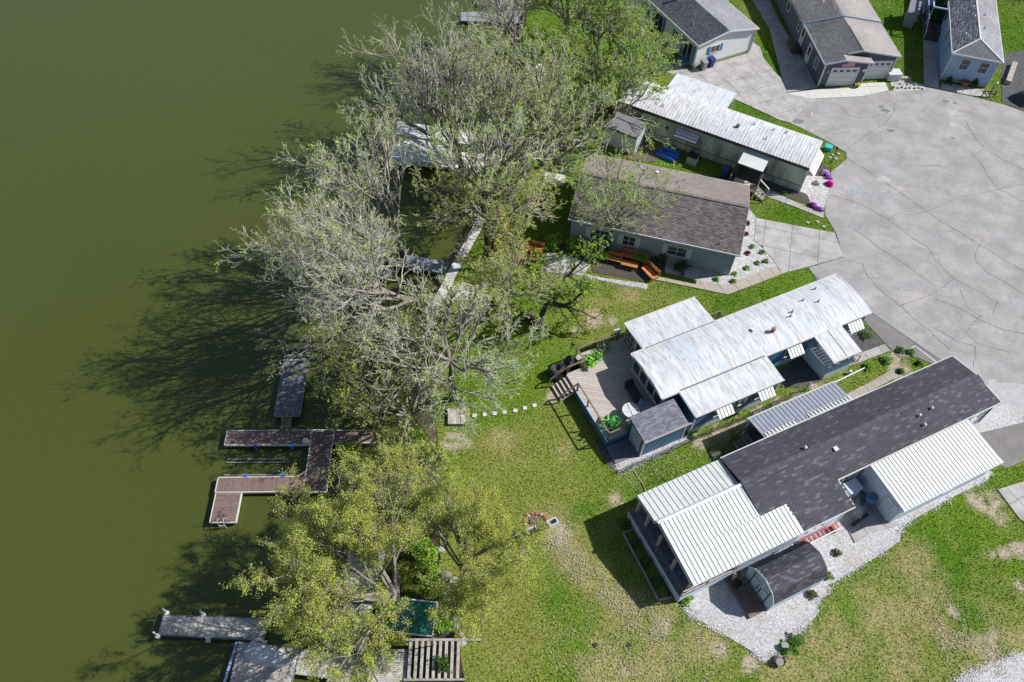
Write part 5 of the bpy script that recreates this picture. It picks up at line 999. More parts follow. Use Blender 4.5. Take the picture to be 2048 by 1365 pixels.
# steps from the lawn to the brown dock and the pale step box
st = thing('dock_steps', 'grey slatted steps leading from the lawn down towards the brown dock', 'steps', G(886, 834), 3)
for k in range(6): mb = MB(); mb.cur = (1, 1, 1); mb.box(-.3-k*.32, -.6, -.05-k*.09, -.08-k*.32, .6, -.01-k*.09); mb.build('tread', 'wood_grey', st)
mb = MB(); mb.cur = (.7, .7, .7)
for y in (-.55, .5): mb.bar((0, y, -.12), (-2.3, y, -.7), .06, .14)
mb.build('stringer', 'wood_grey', st)
bx = thing('step_box', 'pale boxed landing with two end posts at the head of the dock steps', 'landing', G(913, 836), 3)
boards(bx, [(-.6, -.65), (.65, -.65), (.65, .65), (-.6, .65)], 90, .16, .2, .25, 'wood_grey', 'boards', lo=1.2, hi=1.6); MB().box(-.6, -.65, 0, .65, .65, .19).build('frame', 'concrete', bx)
for x in (-.62, .67): MB().box(x-.04, .2, 0, x+.04, .3, .7).build('post', 'white_paint', bx)
SG = 'stepping stones crossing the lawn to the dock steps'
sp = [(949, 832), (969.5, 830), (989, 828), (1009, 825), (1030.5, 822), (1050, 817), (1069, 812)]
for i, q in enumerate(sp):
    c = G(*q); a = random.uniform(-.3, .3); mb = MB(); mb.prism([(.21*math.cos(a+t), .21*math.sin(a+t)) for t in (math.pi/4, 3*math.pi/4, 5*math.pi/4, 7*math.pi/4)], 0, .06)
    o = mb.build('stepping_stone', 'stone' if 0 else 'concrete_new'); o.location = c; tag(o, 'square pale stepping stone in the lawn, ' + ['nearest the pale landing', 'second from the pale landing', 'third from the pale landing', 'middle one of the row', 'third from the deck steps', 'second from the deck steps', 'nearest the deck steps'][i], 'stepping stone', SG)
# lower left docks
d = root('post_dock', 'grey weathered dock with six white tipped posts, farthest out at the lower left', 'dock', (318, 1268.5), DZ0, 0); PD = d
dock_piece(d, [(-.05, -.02), (6.35, -.05), (6.35, 1.25), (-.05, 1.15)], 90, 'wood_grey', fr='dock_grey', lo=1.1, hi=1.6)
for x, y in ((.1, 1.28), (-.05, -.12), (2.35, 1.3), (3.05, -.2), (6.5, 1.25), (6.45, -.2)):
    po_ = MB().cyl((x, y, WZ-.4), (x-.0, y, DZ0+.75), .05, n=8).build('post', 'white_paint', d); MB().cyl((x, y, DZ0-.05), (x, y, DZ0+.06), .15, n=12).build('bracket', 'white_metal', po_)
d = thing('boat_dock', 'wide grey plank dock carrying the upturned silver boat at the lower left', 'dock', PD.location, -4)
dock_piece(d, [(4.9, .12), (8.7, .1), (8.7, -3.0), (5.2, -3.0)], 90, 'wood_grey', fr='dock_grey', lo=1.1, hi=1.6)
MB().box(4.72, -3, DZ0-.25, 4.86, .1, DZ0-.02).build('bumper_board', 'siding_lightblue', d)
d2 = thing('plank_walkway', 'grey plank walkway linking the boat dock with the shore', 'walkway', PD.location, -4)
dock_piece(d2, [(8.75, .1), (10.75, .15), (10.75, -1.25), (8.75, -1.25)], 90, 'wood_grey', fr='wood_grey', lo=1.2, hi=1.7); dock_piece(d2, [(10.8, .1), (13.0, .15), (13.0, -1.6), (10.8, -1.6)], 0, 'wood_grey', fr='wood_grey', lo=1., hi=1.5)
# the boat: a shallow flat hull, bow to the right, lying keel up
bt = thing('row_boat', 'silver flat bottomed boat lying upturned on the plank dock', 'boat', onto(PD, 5.6, -.62, DZ0), -14)
st_ = [(0, .5, .02), (.5, .55, .0), (1.4, .56, 0), (2.2, .45, .02), (2.7, .25, .06), (3.0, .03, .12)]; mb = MB(); rows = []
for x, hw, lift in st_: rows.append([mb.pt(p) for p in ((x, -hw, .02), (x, -hw*.95, .12), (x, -hw*.72, .36-lift), (x, 0, .42-lift), (x, hw*.72, .36-lift), (x, hw*.95, .12), (x, hw, .02))])
for a, b in zip(rows[:-1], rows[1:]):
    for j in range(6): mb.idx([a[j], b[j], b[j+1], a[j+1]])
mb.idx(rows[0]); mb.build('hull', 'steel', bt)
mb = MB()
for a, b in zip(st_[:-1], st_[1:]):
    for s in (-1, 1): mb.bar((a[0], s*a[1]*1.02, .03), (b[0], s*b[1]*1.02, .03), .04, .05)
mb.build('gunwale', 'white_metal', bt); M['steel'].node_tree.nodes['Principled BSDF'].inputs['Metallic'].default_value = .35
mb = MB().box(0, -.02, .40, 1.9, .02, .44).box(0, -.3, .37, 1.7, -.27, .40).box(0, .27, .37, 1.7, .3, .40); mb.build('keel', 'white_metal', bt)
# decking under the yellow green tree
def wp(pts, z): return [G(x, y, z)[:2] for x, y in pts]
def wdock(name, label, pts, deg, m, z=DZ0, cat='dock', lo=.8, hi=1.2, bw=.14, fr='wood_grey', group=None):
    c = G(*pts[0], z); t = thing(name, label, cat, (c[0], c[1], 0), 0, group)
    dock_piece(t, [(p[0]-c[0], p[1]-c[1]) for p in wp(pts, z)], deg, m, bw, fr, z=z, lo=lo, hi=hi); return t
wdock('shore_deck', 'long tan plank deck under the yellow green tree', [(700, 1084), (774, 1086), (745, 1200), (735, 1300), (650, 1300), (660, 1180), (692, 1130)], 5, 'wood_grey', lo=1.3, hi=1.9)
wdock('lower_deck', 'tan board landing at the bottom edge between the walkway and the lawn', [(735, 1302), (815, 1300), (812, 1400), (735, 1400)], 4, 'wood_grey', z=-.1, cat='landing', lo=1.2, hi=1.7)
bs = thing('beam_rack', 'row of pale upright beams laid side by side at the bottom edge', 'beams', G(812, 1345), 3)
for k in range(9): mb = MB(); mb.cur = (1.2, 1.2, 1.2); mb.box(.1+k*.36, -.4, .0, .27+k*.36, 1.75, .16); mb.build('beam', 'wood_grey', bs)
mb = MB(); mb.cur = (1, 1, 1); mb.box(-.1, -.5, -.1, 3.5, -.38, .12).box(-.1, 1.76, -.1, 4.4, 1.9, .2); mb.build('cross_beam', 'wood_grey', bs)
bs = thing('beam_rack', 'pale slats laid over the water beside the long tan deck, lower left', 'beams', G(675, 1365, DZ0), -3)
for k in range(12): mb = MB(); mb.cur = (1.3, 1.25, 1.1); mb.box(.0+k*.34, -.3, DZ0-.1, .2+k*.34, .9, DZ0); mb.build('beam', 'wood_grey', bs)
cn_ = root('green_canopy', 'white framed canopy with a green mesh top by the shore rocks', 'canopy', (760, 1262), 2.0, -3)
cw, cl = 3.1, 2.0
mb = MB()
for a, b in (((0, 0), (cw, 0)), ((cw, 0), (cw, cl)), ((cw, cl), (.7, cl))): mb.bar((*a, 2.0), (*b, 2.0), .07)
mb.build('top_rail', 'white_paint', cn_)
for x, y in ((0, 0), (cw, 0), (cw, cl), (.7, cl)): MB().bar((x, y, -.3), (x, y, 1.96), .06).build('leg', 'white_paint', cn_)
mb = MB(); n = 14; P = {}
for i in range(n+1):
    for j in range(n+1): u, v_ = i/n, j/n; P[i, j] = mb.pt((.3+(cw-.35)*u+(1-u)*v_*.5, .05+(cl-.1)*v_, 1.97-.22*math.sin(math.pi*u)*math.sin(math.pi*v_)+random.uniform(-.03, .03)))
for i in range(n):
    for j in range(n): mb.idx([P[i, j], P[i+1, j], P[i+1, j+1], P[i, j+1]])
mb.build('mesh_top', 'green_net', cn_)
# shore rocks
for i, (px, py, r) in enumerate([(893, 1150, .35), (906, 1165, .4), (912, 1185, .3), (905, 1205, .4), (915, 1225, .35), (912, 1245, .45), (918, 1268, .3), (925, 1285, .35), (898, 1175, .3), (888, 1190, .25), (870, 1060, .3), (874, 1000, .3), (872, 955, .28), (882, 1100, .3), (868, 905, .3)]):
    c = G(px, py); o = MB().ball((0, 0, 0), r, r*.8, r*.5, 8, 5, .14).build('shore_rock', 'stone' if i % 2 else 'bark_mid'); o.location = (c[0], c[1], .02); o.rotation_euler = (0, 0, i); tag(o, ('rough rounded rock right of the canopy, ' + ['topmost in the chain', 'second from the top', 'fourth from the top', 'fifth from the top', 'fifth from the bottom', 'third from the bottom', 'second from the bottom', 'lowest in the chain', 'third from the top', 'small one set to the left'][i]) if i < 10 else 'rough rock on the bank below the lawn edge, ' + ['second from the bottom', 'middle one', 'second from the top', 'lowest of five', 'topmost of five'][i-10], 'rock', 'rocks along the bank')
# seawall and old docks among the bare trees
def wallseg(pts, z0, z1, w_): 
    mb = MB(); P_ = [Vector(G(*p, z1)) for p in pts]
    for a, b in zip(P_[:-1], P_[1:]): mb.bar(a+Vector((0, 0, (z0-z1)/2)), b+Vector((0, 0, (z0-z1)/2)), w_, z1-z0)
    return mb
sw = thing('seawall', 'pale concrete seawall capping the bank below the bare trees', 'seawall', (0, 0, 0))
wl = [(965, 425), (952, 460), (930, 500), (905, 545), (885, 585), (865, 620), (845, 655)]
for a, b in zip(wl[:-1], wl[1:]): wallseg([a, b], -1.1, .1, .75).build('cap_slab', 'seawall', sw)
wdock('grey_finger_dock', 'slate grey dock pointing into the lake below the big bare tree', [(642, 497), (690, 500), (783, 540), (775, 556), (735, 552), (640, 518)], 60, 'dock_grey', cat='dock', lo=1.3, hi=1.9, fr='dock_grey')
wdock('grey_link_dock', 'grey dock section between the finger dock and the seawall', [(785, 505), (905, 527), (898, 548), (778, 532)], 75, 'dock_grey', lo=1.4, hi=2.0, fr='dock_grey')
wdock('grey_finger_dock', 'grey dock section upstream of the slate finger dock, half hidden by branches', [(675, 445), (690, 438), (790, 475), (782, 492)], 60, 'dock_grey', lo=1.5, hi=2.2, fr='dock_grey')
def lift_canopy(name, label, pts, z, m='worn_roof', posts=True):
    c = G(*pts[0], z); t = thing(name, label, 'boat canopy', (c[0], c[1], 0)); P_ = [(p[0]-c[0], p[1]-c[1]) for p in wp(pts, z)]
    slab3(t, [(x, y, z) for x, y in P_], .12, m, 'roof')
    for x, y in P_: MB().cyl((x*.97, y*.97, WZ-.4), (x*.97, y*.97, z-.1), .05, n=6).build('post', 'steel', t)
    return t
lift_canopy('boat_lift_canopy', 'long white boat lift roof behind the big bare tree', [(795, 243), (950, 263), (943, 290), (790, 268)], 1.4, 'white_paint')
lift_canopy('boat_lift_canopy', 'broad white dock roof just below the long white boat lift roof', [(828, 272), (905, 290), (945, 330), (780, 318), (785, 295)], 1.2, 'white_paint')
wdock('white_dock', 'pale dock deck reaching from the white roofs towards the shore', [(780, 296), (1030, 312), (1025, 345), (780, 325)], 80, 'wood_grey', lo=1.7, hi=2.3, fr='concrete_new')
wdock('shaded_dock', 'grey dock at the top edge under the bare trees', [(922, 25), (1055, 20), (1055, 45), (922, 42)], 90, 'dock_grey', lo=1.3, hi=2.0, fr='dock_grey')
wdock('shaded_dock', 'dark dock along the top edge of the picture', [(955, -25), (1050, -25), (1050, 8), (955, 8)], 90, 'dock_grey', lo=.8, hi=1.2, fr='dock_grey')
wdock('garden_path', 'pale stone path seen through the bare branches above the boat roofs', [(1062, 130), (1085, 128), (1098, 150), (1080, 165), (1075, 185), (1052, 182)], 20, 'wood_grey', z=.06, cat='path', lo=2.0, hi=2.4, bw=.7, fr='concrete')
wdock('landing_slab', 'grey concrete landing beside the brown roofed house', [(1088, 345), (1132, 350), (1125, 372), (1085, 362)], 10, 'wood_grey', z=.08, cat='landing', lo=1.6, hi=1.9, bw=.6, fr='concrete')
wdock('seawall_landing', 'tan board landing beside the seawall', [(925, 565), (950, 572), (940, 600), (905, 600)], 30, 'wood_grey', z=.05, cat='landing', lo=1.4, hi=1.8)
# ================================================================ GARDEN FURNITURE AND SMALL THINGS
def bench(loc, rz, L, label, back=True, cat='bench', dep=.5, tone=1.):
    t = thing('orange_bench', label, cat, loc, rz, 'orange slatted furniture round the garden')
    n = max(2, int(dep/.12))
    for k in range(n): mb = MB(); v_ = random.uniform(.85, 1.15)*tone; mb.cur = (v_, v_, v_); mb.box(-L/2, -dep/2+k*.12, .42, L/2, -dep/2+k*.12+.095, .46); mb.build('slat', 'wood_orange', t)
    if back:
        for k in range(3): mb = MB(); mb.cur = (1, 1, 1); mb.box(-L/2, dep/2+.02, .55+k*.14, L/2, dep/2+.05, .66+k*.14); mb.build('back_slat', 'wood_orange', t)
    for x in (-L/2+.05, L/2-.12):
        for y in (-dep/2+.03, dep/2-.06): mb = MB(); mb.cur = (.7, .7, .7); mb.box(x, y, 0, x+.07, y+.07, .419 if y < 0 or not back else .95); mb.build('leg', 'wood_orange', t)
    return t
bench(G(1068, 505), -15, 1.5, 'orange slatted bench nearest the white rock bed', dep=.8, tone=1.2); bench(G(1062, 522), -15, 1.1, 'short orange slatted seat in front of the bench by the white rocks', False, dep=.6)
bench(G(1010, 475), 70, 2.2, 'long orange bench nearest the seawall', tone=.9); bench(G(1030, 525), -20, 1.3, 'orange slatted stool left of the white rock bed', False, tone=.9); bench(G(1000, 440), 80, 1.6, 'orange bench half hidden under the bare tree', tone=.8); bench(G(1070, 405), -10, 1.3, 'orange seat in front of the tree trunks by the brown roofed house', False, tone=.9)
bench(G(1228, 525), -15, 1.3, 'short orange chair left of the long orange bench by the house', dep=.5); bench(G(1268, 522), -15, 2.4, 'long orange bench against the shrubs by the blue grey house', tone=1.2); bench(G(1299, 551), -52, 1.5, 'tilted orange slatted bench at the end of the walkway', dep=.7, tone=1.3); bench(G(1258, 535), -15, 1.4, 'low orange table in front of the long orange bench', False, cat='table', dep=.6)
def wheelie(loc, rz, m, label, sc_=1.):
    t = thing('trash_bin', label, 'trash bin', loc, rz, 'wheeled trash bins'); t.scale = (sc_,)*3
    mb = MB().hexa([(-.22, -.25, .06), (.22, -.25, .06), (.22, .22, .06), (-.22, .22, .06), (-.29, -.33, 1.0), (.29, -.33, 1.0), (.29, .33, 1.0), (-.29, .33, 1.0)]); mb.build('body', m, t)
    MB().hexa([(-.31, -.38, 1.0), (.31, -.38, 1.0), (.31, .36, 1.0), (-.31, .36, 1.0), (-.28, -.33, 1.09), (.28, -.33, 1.09), (.28, .33, 1.12), (-.28, .33, 1.12)]).build('lid', m, t)
    for x in (-.27, .21): MB().cyl((x, .25, .12), (x+.06, .25, .12), .12, n=10).build('wheel', 'black', t)
    MB().cyl((-.22, .42, 1.0), (.22, .42, 1.0), .025, n=6).build('handle', m, t)
wheelie(G(1405, 140), 29.5, 'grey_plastic', 'grey wheeled bin against the end wall of the cream house'); wheelie(G(1420, 134), 29.5, 'bin_blue', 'blue wheeled bin beside the grey one at the cream house')
wheelie(onto(TR, -6.75, -1.5), 150, 'bin_blue', 'dark blue wheeled bin beside the trailer porch', 1.1)
# air conditioner
def ac(loc, rz, label):
    t = thing('air_conditioner', label, 'air conditioner', loc, rz)
    MB().box(-.5, -.5, 0, .5, .5, .08).build('base', 'concrete', t); b_ = MB().box(-.42, -.42, .08, .42, .42, .80).build('body', 'black', t)
    mb = MB()
    for k in range(6): z = .12+k*.12; mb.box(-.445, -.445, z, .445, -.425, z+.05).box(-.445, -.424, z, -.425, .445, z+.05).box(.425, -.424, z, .445, .445, z+.05)
    for k in range(6): x = -.44+k*.172; mb.box(x, -.452, .1, x+.025, -.446, .8)
    mb.build('grille', 'siding_cream', b_)
    MB().box(-.46, -.46, .8, .46, .46, .85).build('lid', 'dark_plastic', t); MB().cyl((0, 0, .85), (0, 0, .88), .3, n=16).build('fan_guard', 'black', t)
ac(onto(TR, -10.1, -1.1), -26.2, 'boxy cream and black air conditioner beside the trailer wall')
# blue pedal boat
k = thing('pedal_boat', 'bright blue upturned boat hulls on the grass behind the trailer', 'kayak', onto(TR, -12.4, -1.3), -32)
for j, y in enumerate((-.55, 0, .5)):
    mb = MB(); rows = []
    for x, hw, hz in ((-1.05, .12, .1), (-.9, .22, .22), (-.4, .26, .33-.05*(j == 1)), (.4, .26, .34), (.85, .22, .26), (1.02, .14, .12)): rows.append([mb.pt((x, y+hw*math.cos(t), .08+hz*max(0, math.sin(t)))) for t in [math.pi*q/8 for q in range(9)]])
    for a, b in zip(rows[:-1], rows[1:]):
        for q in range(8): mb.idx([a[q], b[q], b[q+1], a[q+1]])
    mb.idx(rows[0]); mb.idx(rows[-1]); mb.build('hull', 'kayak_blue', k, smooth=False)
MB().box(-.95, -.75, .02, .95, .7, .1).build('base', 'kayak_blue', k); MB().box(-.75, -.1, .36, -.1, .12, .4).build('seat_gap', 'bin_blue', k)
# lamp post, hose box, garden ball, pots
lp = thing('lamp_post', 'slim black lamp post on the grass tip beside the trailer', 'lamp post', G(1662, 325)); MB().cyl((0, 0, 0), (0, 0, 1.5), .035, n=8).cyl((0, 0, 0), (0, 0, .12), .09, .05, n=8).build('pole', 'black', lp); MB().cyl((0, 0, 1.5), (0, 0, 1.72), .07, .12, n=6).cyl((0, 0, 1.72), (0, 0, 1.86), .15, .02, n=6).build('lantern', 'black', lp)
t = thing('hose_box', 'teal box with dark opening on the grass behind the lamp post', 'box', G(1655, 300), -20); MB().box(-.3, -.25, 0, .3, .25, .4).build('body', 'teal', t); MB().box(-.34, -.3, .4, .34, .3, .46).build('lid', 'teal', t)
o = MB().ball((0, 0, .2), .32, .32, .22, 12, 8).build('garden_boulder', 'rock_white', smooth=True); o.location = G(1634, 368); tag(o, 'rounded white boulder in the white rock bed by the trailer', 'boulder')
def blossom(px, py, r, c, label, n=500, elong=1., rz=0, leafc=(.03, .07, .02)):
    t = thing('flower_shrub', label, 'flower shrub', G(px, py), rz); r0 = np.random.default_rng(int(px))
    th = r0.uniform(0, 6.283, n); rr = np.sqrt(r0.random(n))*r*(.85+.22*np.sin(th*3+px)+.2*np.sin(th*5+py)); P_ = np.stack([rr*np.cos(th)*elong, rr*np.sin(th), .12+.25*np.clip(1-(rr/r)**2, 0, 1)*r0.uniform(.7, 1, n)], 1)
    cardmesh('blossom', P_, .06, np.array(c)*r0.uniform(.75, 1.3, n)[:, None], 'flower', t, r0); m_ = n//3
    cardmesh('foliage', P_[:m_]*np.array([1.05, 1.05, .6]), .07, np.array(leafc)*r0.uniform(.6, 1.4, m_)[:, None], 'leaf', t, r0)
def cardmesh(name, P_, s, col, m, parent, r0, kind='stuff', flat=.35, sv=.35):
    """n small four-cornered leaves turned every way"""
    n = len(P_); nrm = r0.normal(size=(n, 3)); nrm[:, 2] = np.abs(nrm[:, 2])+flat+.35; nrm /= np.linalg.norm(nrm, axis=1)[:, None]
    a = np.cross(nrm, r0.normal(size=(n, 3))); a /= np.linalg.norm(a, axis=1)[:, None]; b = np.cross(nrm, a)
    ss = (s*r0.uniform(1-sv, 1+sv, n))[:, None]; col = np.minimum(col*(1.3 if m == 'leaf' else 1.), .8)
    v_ = np.stack([P_-a*ss, P_-b*ss*.55, P_+a*ss, P_+b*ss*.55], 1).reshape(-1, 3)
    return npmesh(name, v_, np.arange(n*4).reshape(-1, 4), m, parent, kind, col)
blossom(1650, 348, .42, (.55, .40, .80), 'pale lilac flower clump at the top of the white rock bed'); blossom(1656, 356, .32, (.55, .18, .62), 'mauve flower clump just below the pale lilac one', 350)
blossom(1658, 370, .38, (.75, .0, .45), 'vivid magenta flower clump at the edge of the turning circle', 800); blossom(1625, 412, .28, (.52, .12, .60), 'purple flower clump at the lower tip of the rock bed', 500, 1.3, -30); blossom(1636, 420, .25, (.52, .14, .60), 'small purple flower patch right of the lower purple clump', 400, 2.0, -25)
def tuft(px, py, r, h_, c, label, name='garden_plant', n=160, group=None, z=0, s=.07, loc=None, cat='plant'):
    t = thing(name, label, cat, loc or G(px, py, z), 0, group); r0 = np.random.default_rng(int(abs(px*7+py)))
    th = r0.uniform(0, 6.283, n); lob = .85+.3*np.sin(th*3+px)+.25*np.sin(th*5+py); rr = r0.random(n)**.6*r*lob; hh_ = h_*np.clip(1-(rr/r)**2*.7, .1, 1)*r0.uniform(.3, 1, n)
    cardmesh('foliage', np.stack([rr*np.cos(th), rr*np.sin(th), hh_], 1), s, np.array(c)*r0.uniform(.55, 1.5, n)[:, None], 'leaf', t, r0)
    mb = MB()
    for q in range(5): a = q*1.3; mb.cyl((0, 0, -.02), (math.cos(a)*r*.5, math.sin(a)*r*.5, h_*.6), .012, .006, n=4)
    mb.build('stem', 'bark_mid', t); return t
GRN = (.13, .26, .03)
for px, py, nm, c in [(1504, 495, 'round green perennial in the white rocks, nearest the brown roofed house wall', GRN), (1524, 506, 'round green perennial in the white rocks, nearest the cracked drive', GRN), (1515, 528, 'green perennial in the middle of the white rock bed', GRN), (1531, 524, 'green perennial beside the drive edge of the white rocks', GRN), (1493, 538, 'green perennial at the walkway side of the white rocks', GRN), (1469, 549, 'green perennial by the bend of the white rocks', GRN), (1466, 564, 'dark green perennial close to the walkway', GRN), (1432, 560, 'bright green leafy plant at the corner of the blue grey house', (.14, .30, .03)), (1495, 508, 'dark red shrub in the white rocks', (.14, .02, .02)), (1492, 470, 'dark red shrub near the gable wall', (.12, .02, .025)), (1494, 448, 'small dark red shrub at the top of the rock bed', (.12, .02, .025))]:
    tuft(px, py, .28, .3, c, nm, n=140)
for px, py, r, c, nm in [(1568, 389, .3, (.10, .24, .03), 'leafy green plant at the foot of the trailer end wall'), (1729, 672, .55, (.06, .12, .02), 'low spreading green shrub in the dark bed at the right end of the blue house'), (1722, 655, .35, (.04, .14, .02), 'grassy green plant between the blue house corner and the dark bed'),
 (1800, 702, .38, (.09, .2, .03), 'young leafy bush on the dirt, left of the pair'), (1821, 706, .38, (.08, .2, .03), 'young leafy bush on the dirt, right of the pair'), (1772, 722, .5, (.12, .26, .04), 'ragged light green bush on the lawn by the dirt patch'), (1735, 735, .4, (.10, .26, .04), 'light green bush at the end of the white fence post'), (1800, 745, .3, (.06, .12, .03), 'small grey green clump on the dirt by the charcoal roof'), (1838, 728, .3, (.07, .14, .02), 'flat green clump beside the painted line'),
 (1150, 722, .4, (.15, .30, .03), 'bright green potted plant at the deck corner'), (1385, 875, .25, (.18, .3, .05), 'small light green weed at the shed gravel'), (1370, 1200, .5, (.12, .26, .02), 'bright green bush at the corner of the white patio roof'), (1573, 1298, .5, (.08, .2, .02), 'green bush at the gravel tip'), (1590, 1285, .6, (.06, .16, .02), 'wide low green bush beside the gravel tip'),
 (1673, 1107, .3, (.10, .10, .04), 'dry weed clump on the gravel'), (1655, 1153, .35, (.14, .16, .03), 'weed clump behind the barn shed'), (1622, 1190, .4, (.10, .10, .04), 'dry weeds at the gravel edge under the barn shed'),
 (1700, 215, .01, GRN, '')][:-1]: tuft(px, py, r, .35, c, nm, n=int(500*r+60))
for px, py, nm in [(1895, 168, 'small rounded evergreen left of the clay pot under the blue house windows'), (1946, 172, 'small pointed evergreen right of the clay pot under the blue house windows')]: tuft(px, py, .38, .9, (.03, .09, .012), nm, 'evergreen_shrub', 700, s=.06, cat='shrub')
for i, (x, y) in enumerate([(-9.3, 5.9), (-9.35, 4.4), (-9.4, 3.0), (-9.4, 1.6)]): tuft(0, i*31, .42, .6, (.05, .12, .02), ['dark shrub in the shaded bed, topmost of the four', 'dark shrub in the shaded bed, second from the top', 'dark shrub in the shaded bed, third from the top', 'dark shrub in the shaded bed, lowest of the four'][i], 'bed_shrub', 260, loc=onto(DK, x, y), cat='shrub', group='shrubs in the shaded bed')
def pot(loc, r, h_, m, label, plant=None):
    t = thing('plant_pot', label, 'plant pot', loc); mb = MB().cyl((0, 0, 0), (0, 0, h_), r*.7, r, n=14, cap=False).cyl((0, 0, h_-.05), (0, 0, h_), r*1.08, n=14, cap=False); mb.build('pot', m, t); MB().cyl((0, 0, .02), (0, 0, h_*.85), r*.68, r*.9, n=12).build('earth', 'soil', t)
    if plant:
        n, rad, hh_, c, s = plant; r0 = np.random.default_rng(int(h_*1000+n)); th = r0.uniform(0, 6.28, n); rr = np.sqrt(r0.random(n))*rad
        cardmesh('foliage', np.stack([rr*np.cos(th), rr*np.sin(th), h_*.9+hh_*r0.random(n)*(1-(rr/rad)**2*.6)], 1), s, np.array(c)*r0.uniform(.6, 1.4, n)[:, None], 'leaf' if c[0] < .4 else 'flower', t, r0)
pot(G(1928, 172), .38, .55, 'terracotta', 'large clay pot between the two small evergreens')
pot(G(1713, 176), .2, .35, 'black', 'basket of yellow flowers on a stand between the garage doors', (160, .26, .3, (.70, .62, .02), .06))
DL = lambda x, y, z=.8: onto(BLU, x, y, z)
pot(DL(-2.4, 5.9), .25, .35, 'terracotta', 'clay pot with big bright green leaves at the notch of the deck rail', (90, .6, .4, (.16, .42, .03), .15)); pot(DL(-1.6, 6.1), .28, .35, 'black', 'black pot with green leaves beside the clay pot on the deck', (90, .55, .3, (.12, .34, .05), .12)); pot(DL(-.6, 6.6), .3, .3, 'grey_plastic', 'planter with grey green herbs along the top deck rail', (160, .6, .4, (.12, .22, .10), .06))
pot(DL(-3.6, .5), .22, .4, 'black', 'black pot with long green leaves at the low corner of the deck', (40, .7, .5, (.06, .34, .05), .22)); pot(DL(-3.9, -.0), .15, .3, 'terracotta', 'small clay pot at the very corner of the deck')
# deck furniture
t = thing('round_table', 'round glass patio table with white rim and cross bars beside the blue shed', 'table', DL(-1.9, .7), 20)
mb = MB()
for q in range(20): a, b = 2*math.pi*q/20, 2*math.pi*(q+1)/20; mb.bar((.6*math.cos(a), .6*math.sin(a), .72), (.6*math.cos(b), .6*math.sin(b), .72), .06, .04)
mb.bar((-.6, 0, .725), (.6, 0, .725), .06, .03).bar((0, -.6, .7251), (0, .6, .7251), .06, .03); mb.build('rim', 'white_paint', t); MB().cyl((0, 0, .69), (0, 0, .70), .58, n=20).build('table_top', 'panel_clear', t)
for q in range(4): a = math.pi/4+q*math.pi/2; MB().cyl((.5*math.cos(a), .5*math.sin(a), .7), (.42*math.cos(a), .42*math.sin(a), 0), .03, n=6).build('leg', 'white_paint', t)
t = thing('deck_chair', 'pale blue deck chair in the house shade near the shed', 'chair', DL(-.75, .55), 60)
for k_ in range(4): MB().box(-.3, -.28+k_*.14, .38, .3, -.17+k_*.14, .41).build('seat_slat', 'siding_lightblue', t)
for k_ in range(4): MB().hexa([(-.28+k_*.15, .28, .42), (-.17+k_*.15, .28, .42), (-.17+k_*.15, .31, .42), (-.28+k_*.15, .31, .42), (-.28+k_*.15, .5, 1.0), (-.17+k_*.15, .5, 1.0), (-.17+k_*.15, .53, 1.0), (-.28+k_*.15, .53, 1.0)]).build('back_slat', 'siding_lightblue', t)
for x in (-.36, .3): MB().box(x, -.3, .55, x+.08, .35, .58).box(x, -.3, 0, x+.06, -.24, .549).box(x, .28, 0, x+.06, .34, .549).build('armrest', 'siding_lightblue', t)
t = thing('patio_lounger', 'dark lounge seat in the house shade under the sunroom windows', 'lounger', DL(-.75, 2.1), 28); MB().box(-.35, -.8, .25, .35, .8, .4).build('cushion', 'black', t); MB().hexa([(-.35, .5, .4), (.35, .5, .4), (.35, .8, .4), (-.35, .8, .4), (-.35, .75, .8), (.35, .75, .8), (.35, .9, .8), (-.35, .9, .8)]).build('back', 'black', t)
for x in (-.3, .25):
    for y in (-.75, .7): MB().box(x, y, 0, x+.05, y+.05, .249).build('leg', 'black', t)
for i, (px, py, lab) in enumerate(((1112, 748, 'black covered grill beside the deck steps, farthest left'), (1133, 737, 'tall black covered grill against the deck rail'))):
    tarp('covered_grill', lab, 'grill', G(px, py), 35+20*i, 1.35, 1.1, 1.15+.1*i, 'black', 11+i)
t = thing('meter_pedestal', 'pale grey electric meter box on a post by the deck corner', 'meter box', G(1231, 683), 28); MB().box(-.2, -.15, .9, .2, .15, 1.35).box(-.22, -.17, 1.35, .22, .17, 1.39).build('box', 'siding_pale', t); MB().box(-.12, -.1, 0, .12, .1, .9).build('post', 'grey_plastic', t)
# fire pit
f = thing('fire_pit', 'round stone fire pit full of ash in the middle of the lawn', 'fire pit', G(1072, 1045))
for k_ in range(16): a = 2*math.pi*k_/16; mb = MB().ball((.75*math.cos(a), .6*math.sin(a), .06), .16, .13, .12, 7, 4, .12); mb.build('stone', 'terracotta' if k_ % 3 else 'stone', f)
MB().cyl((0, 0, 0), (0, 0, .05), .62, n=16).build('ash', 'soil', f)
for k_ in range(4): MB().cyl((-.4, -.2+k_*.1, .1), (.4, -.1+k_*.13, .14), .05, n=6).build('log', 'wood_brown', f) if k_ else None
b = thing('block_bench', 'row of hollow concrete blocks beside the fire pit', 'blocks', G(1084, 1056), 27)
for x in (-.75, 0, .75):
    mb = MB()
    for p_ in ((-.35, -.22, .35, -.16), (-.35, .16, .35, .22), (-.35, -.16, -.29, .16), (.29, -.16, .35, .16)): mb.box(x+p_[0], p_[1], 0, x+p_[2], p_[3], .3)
    mb.build('block', 'siding_pale' if x else 'bin_blue', b)
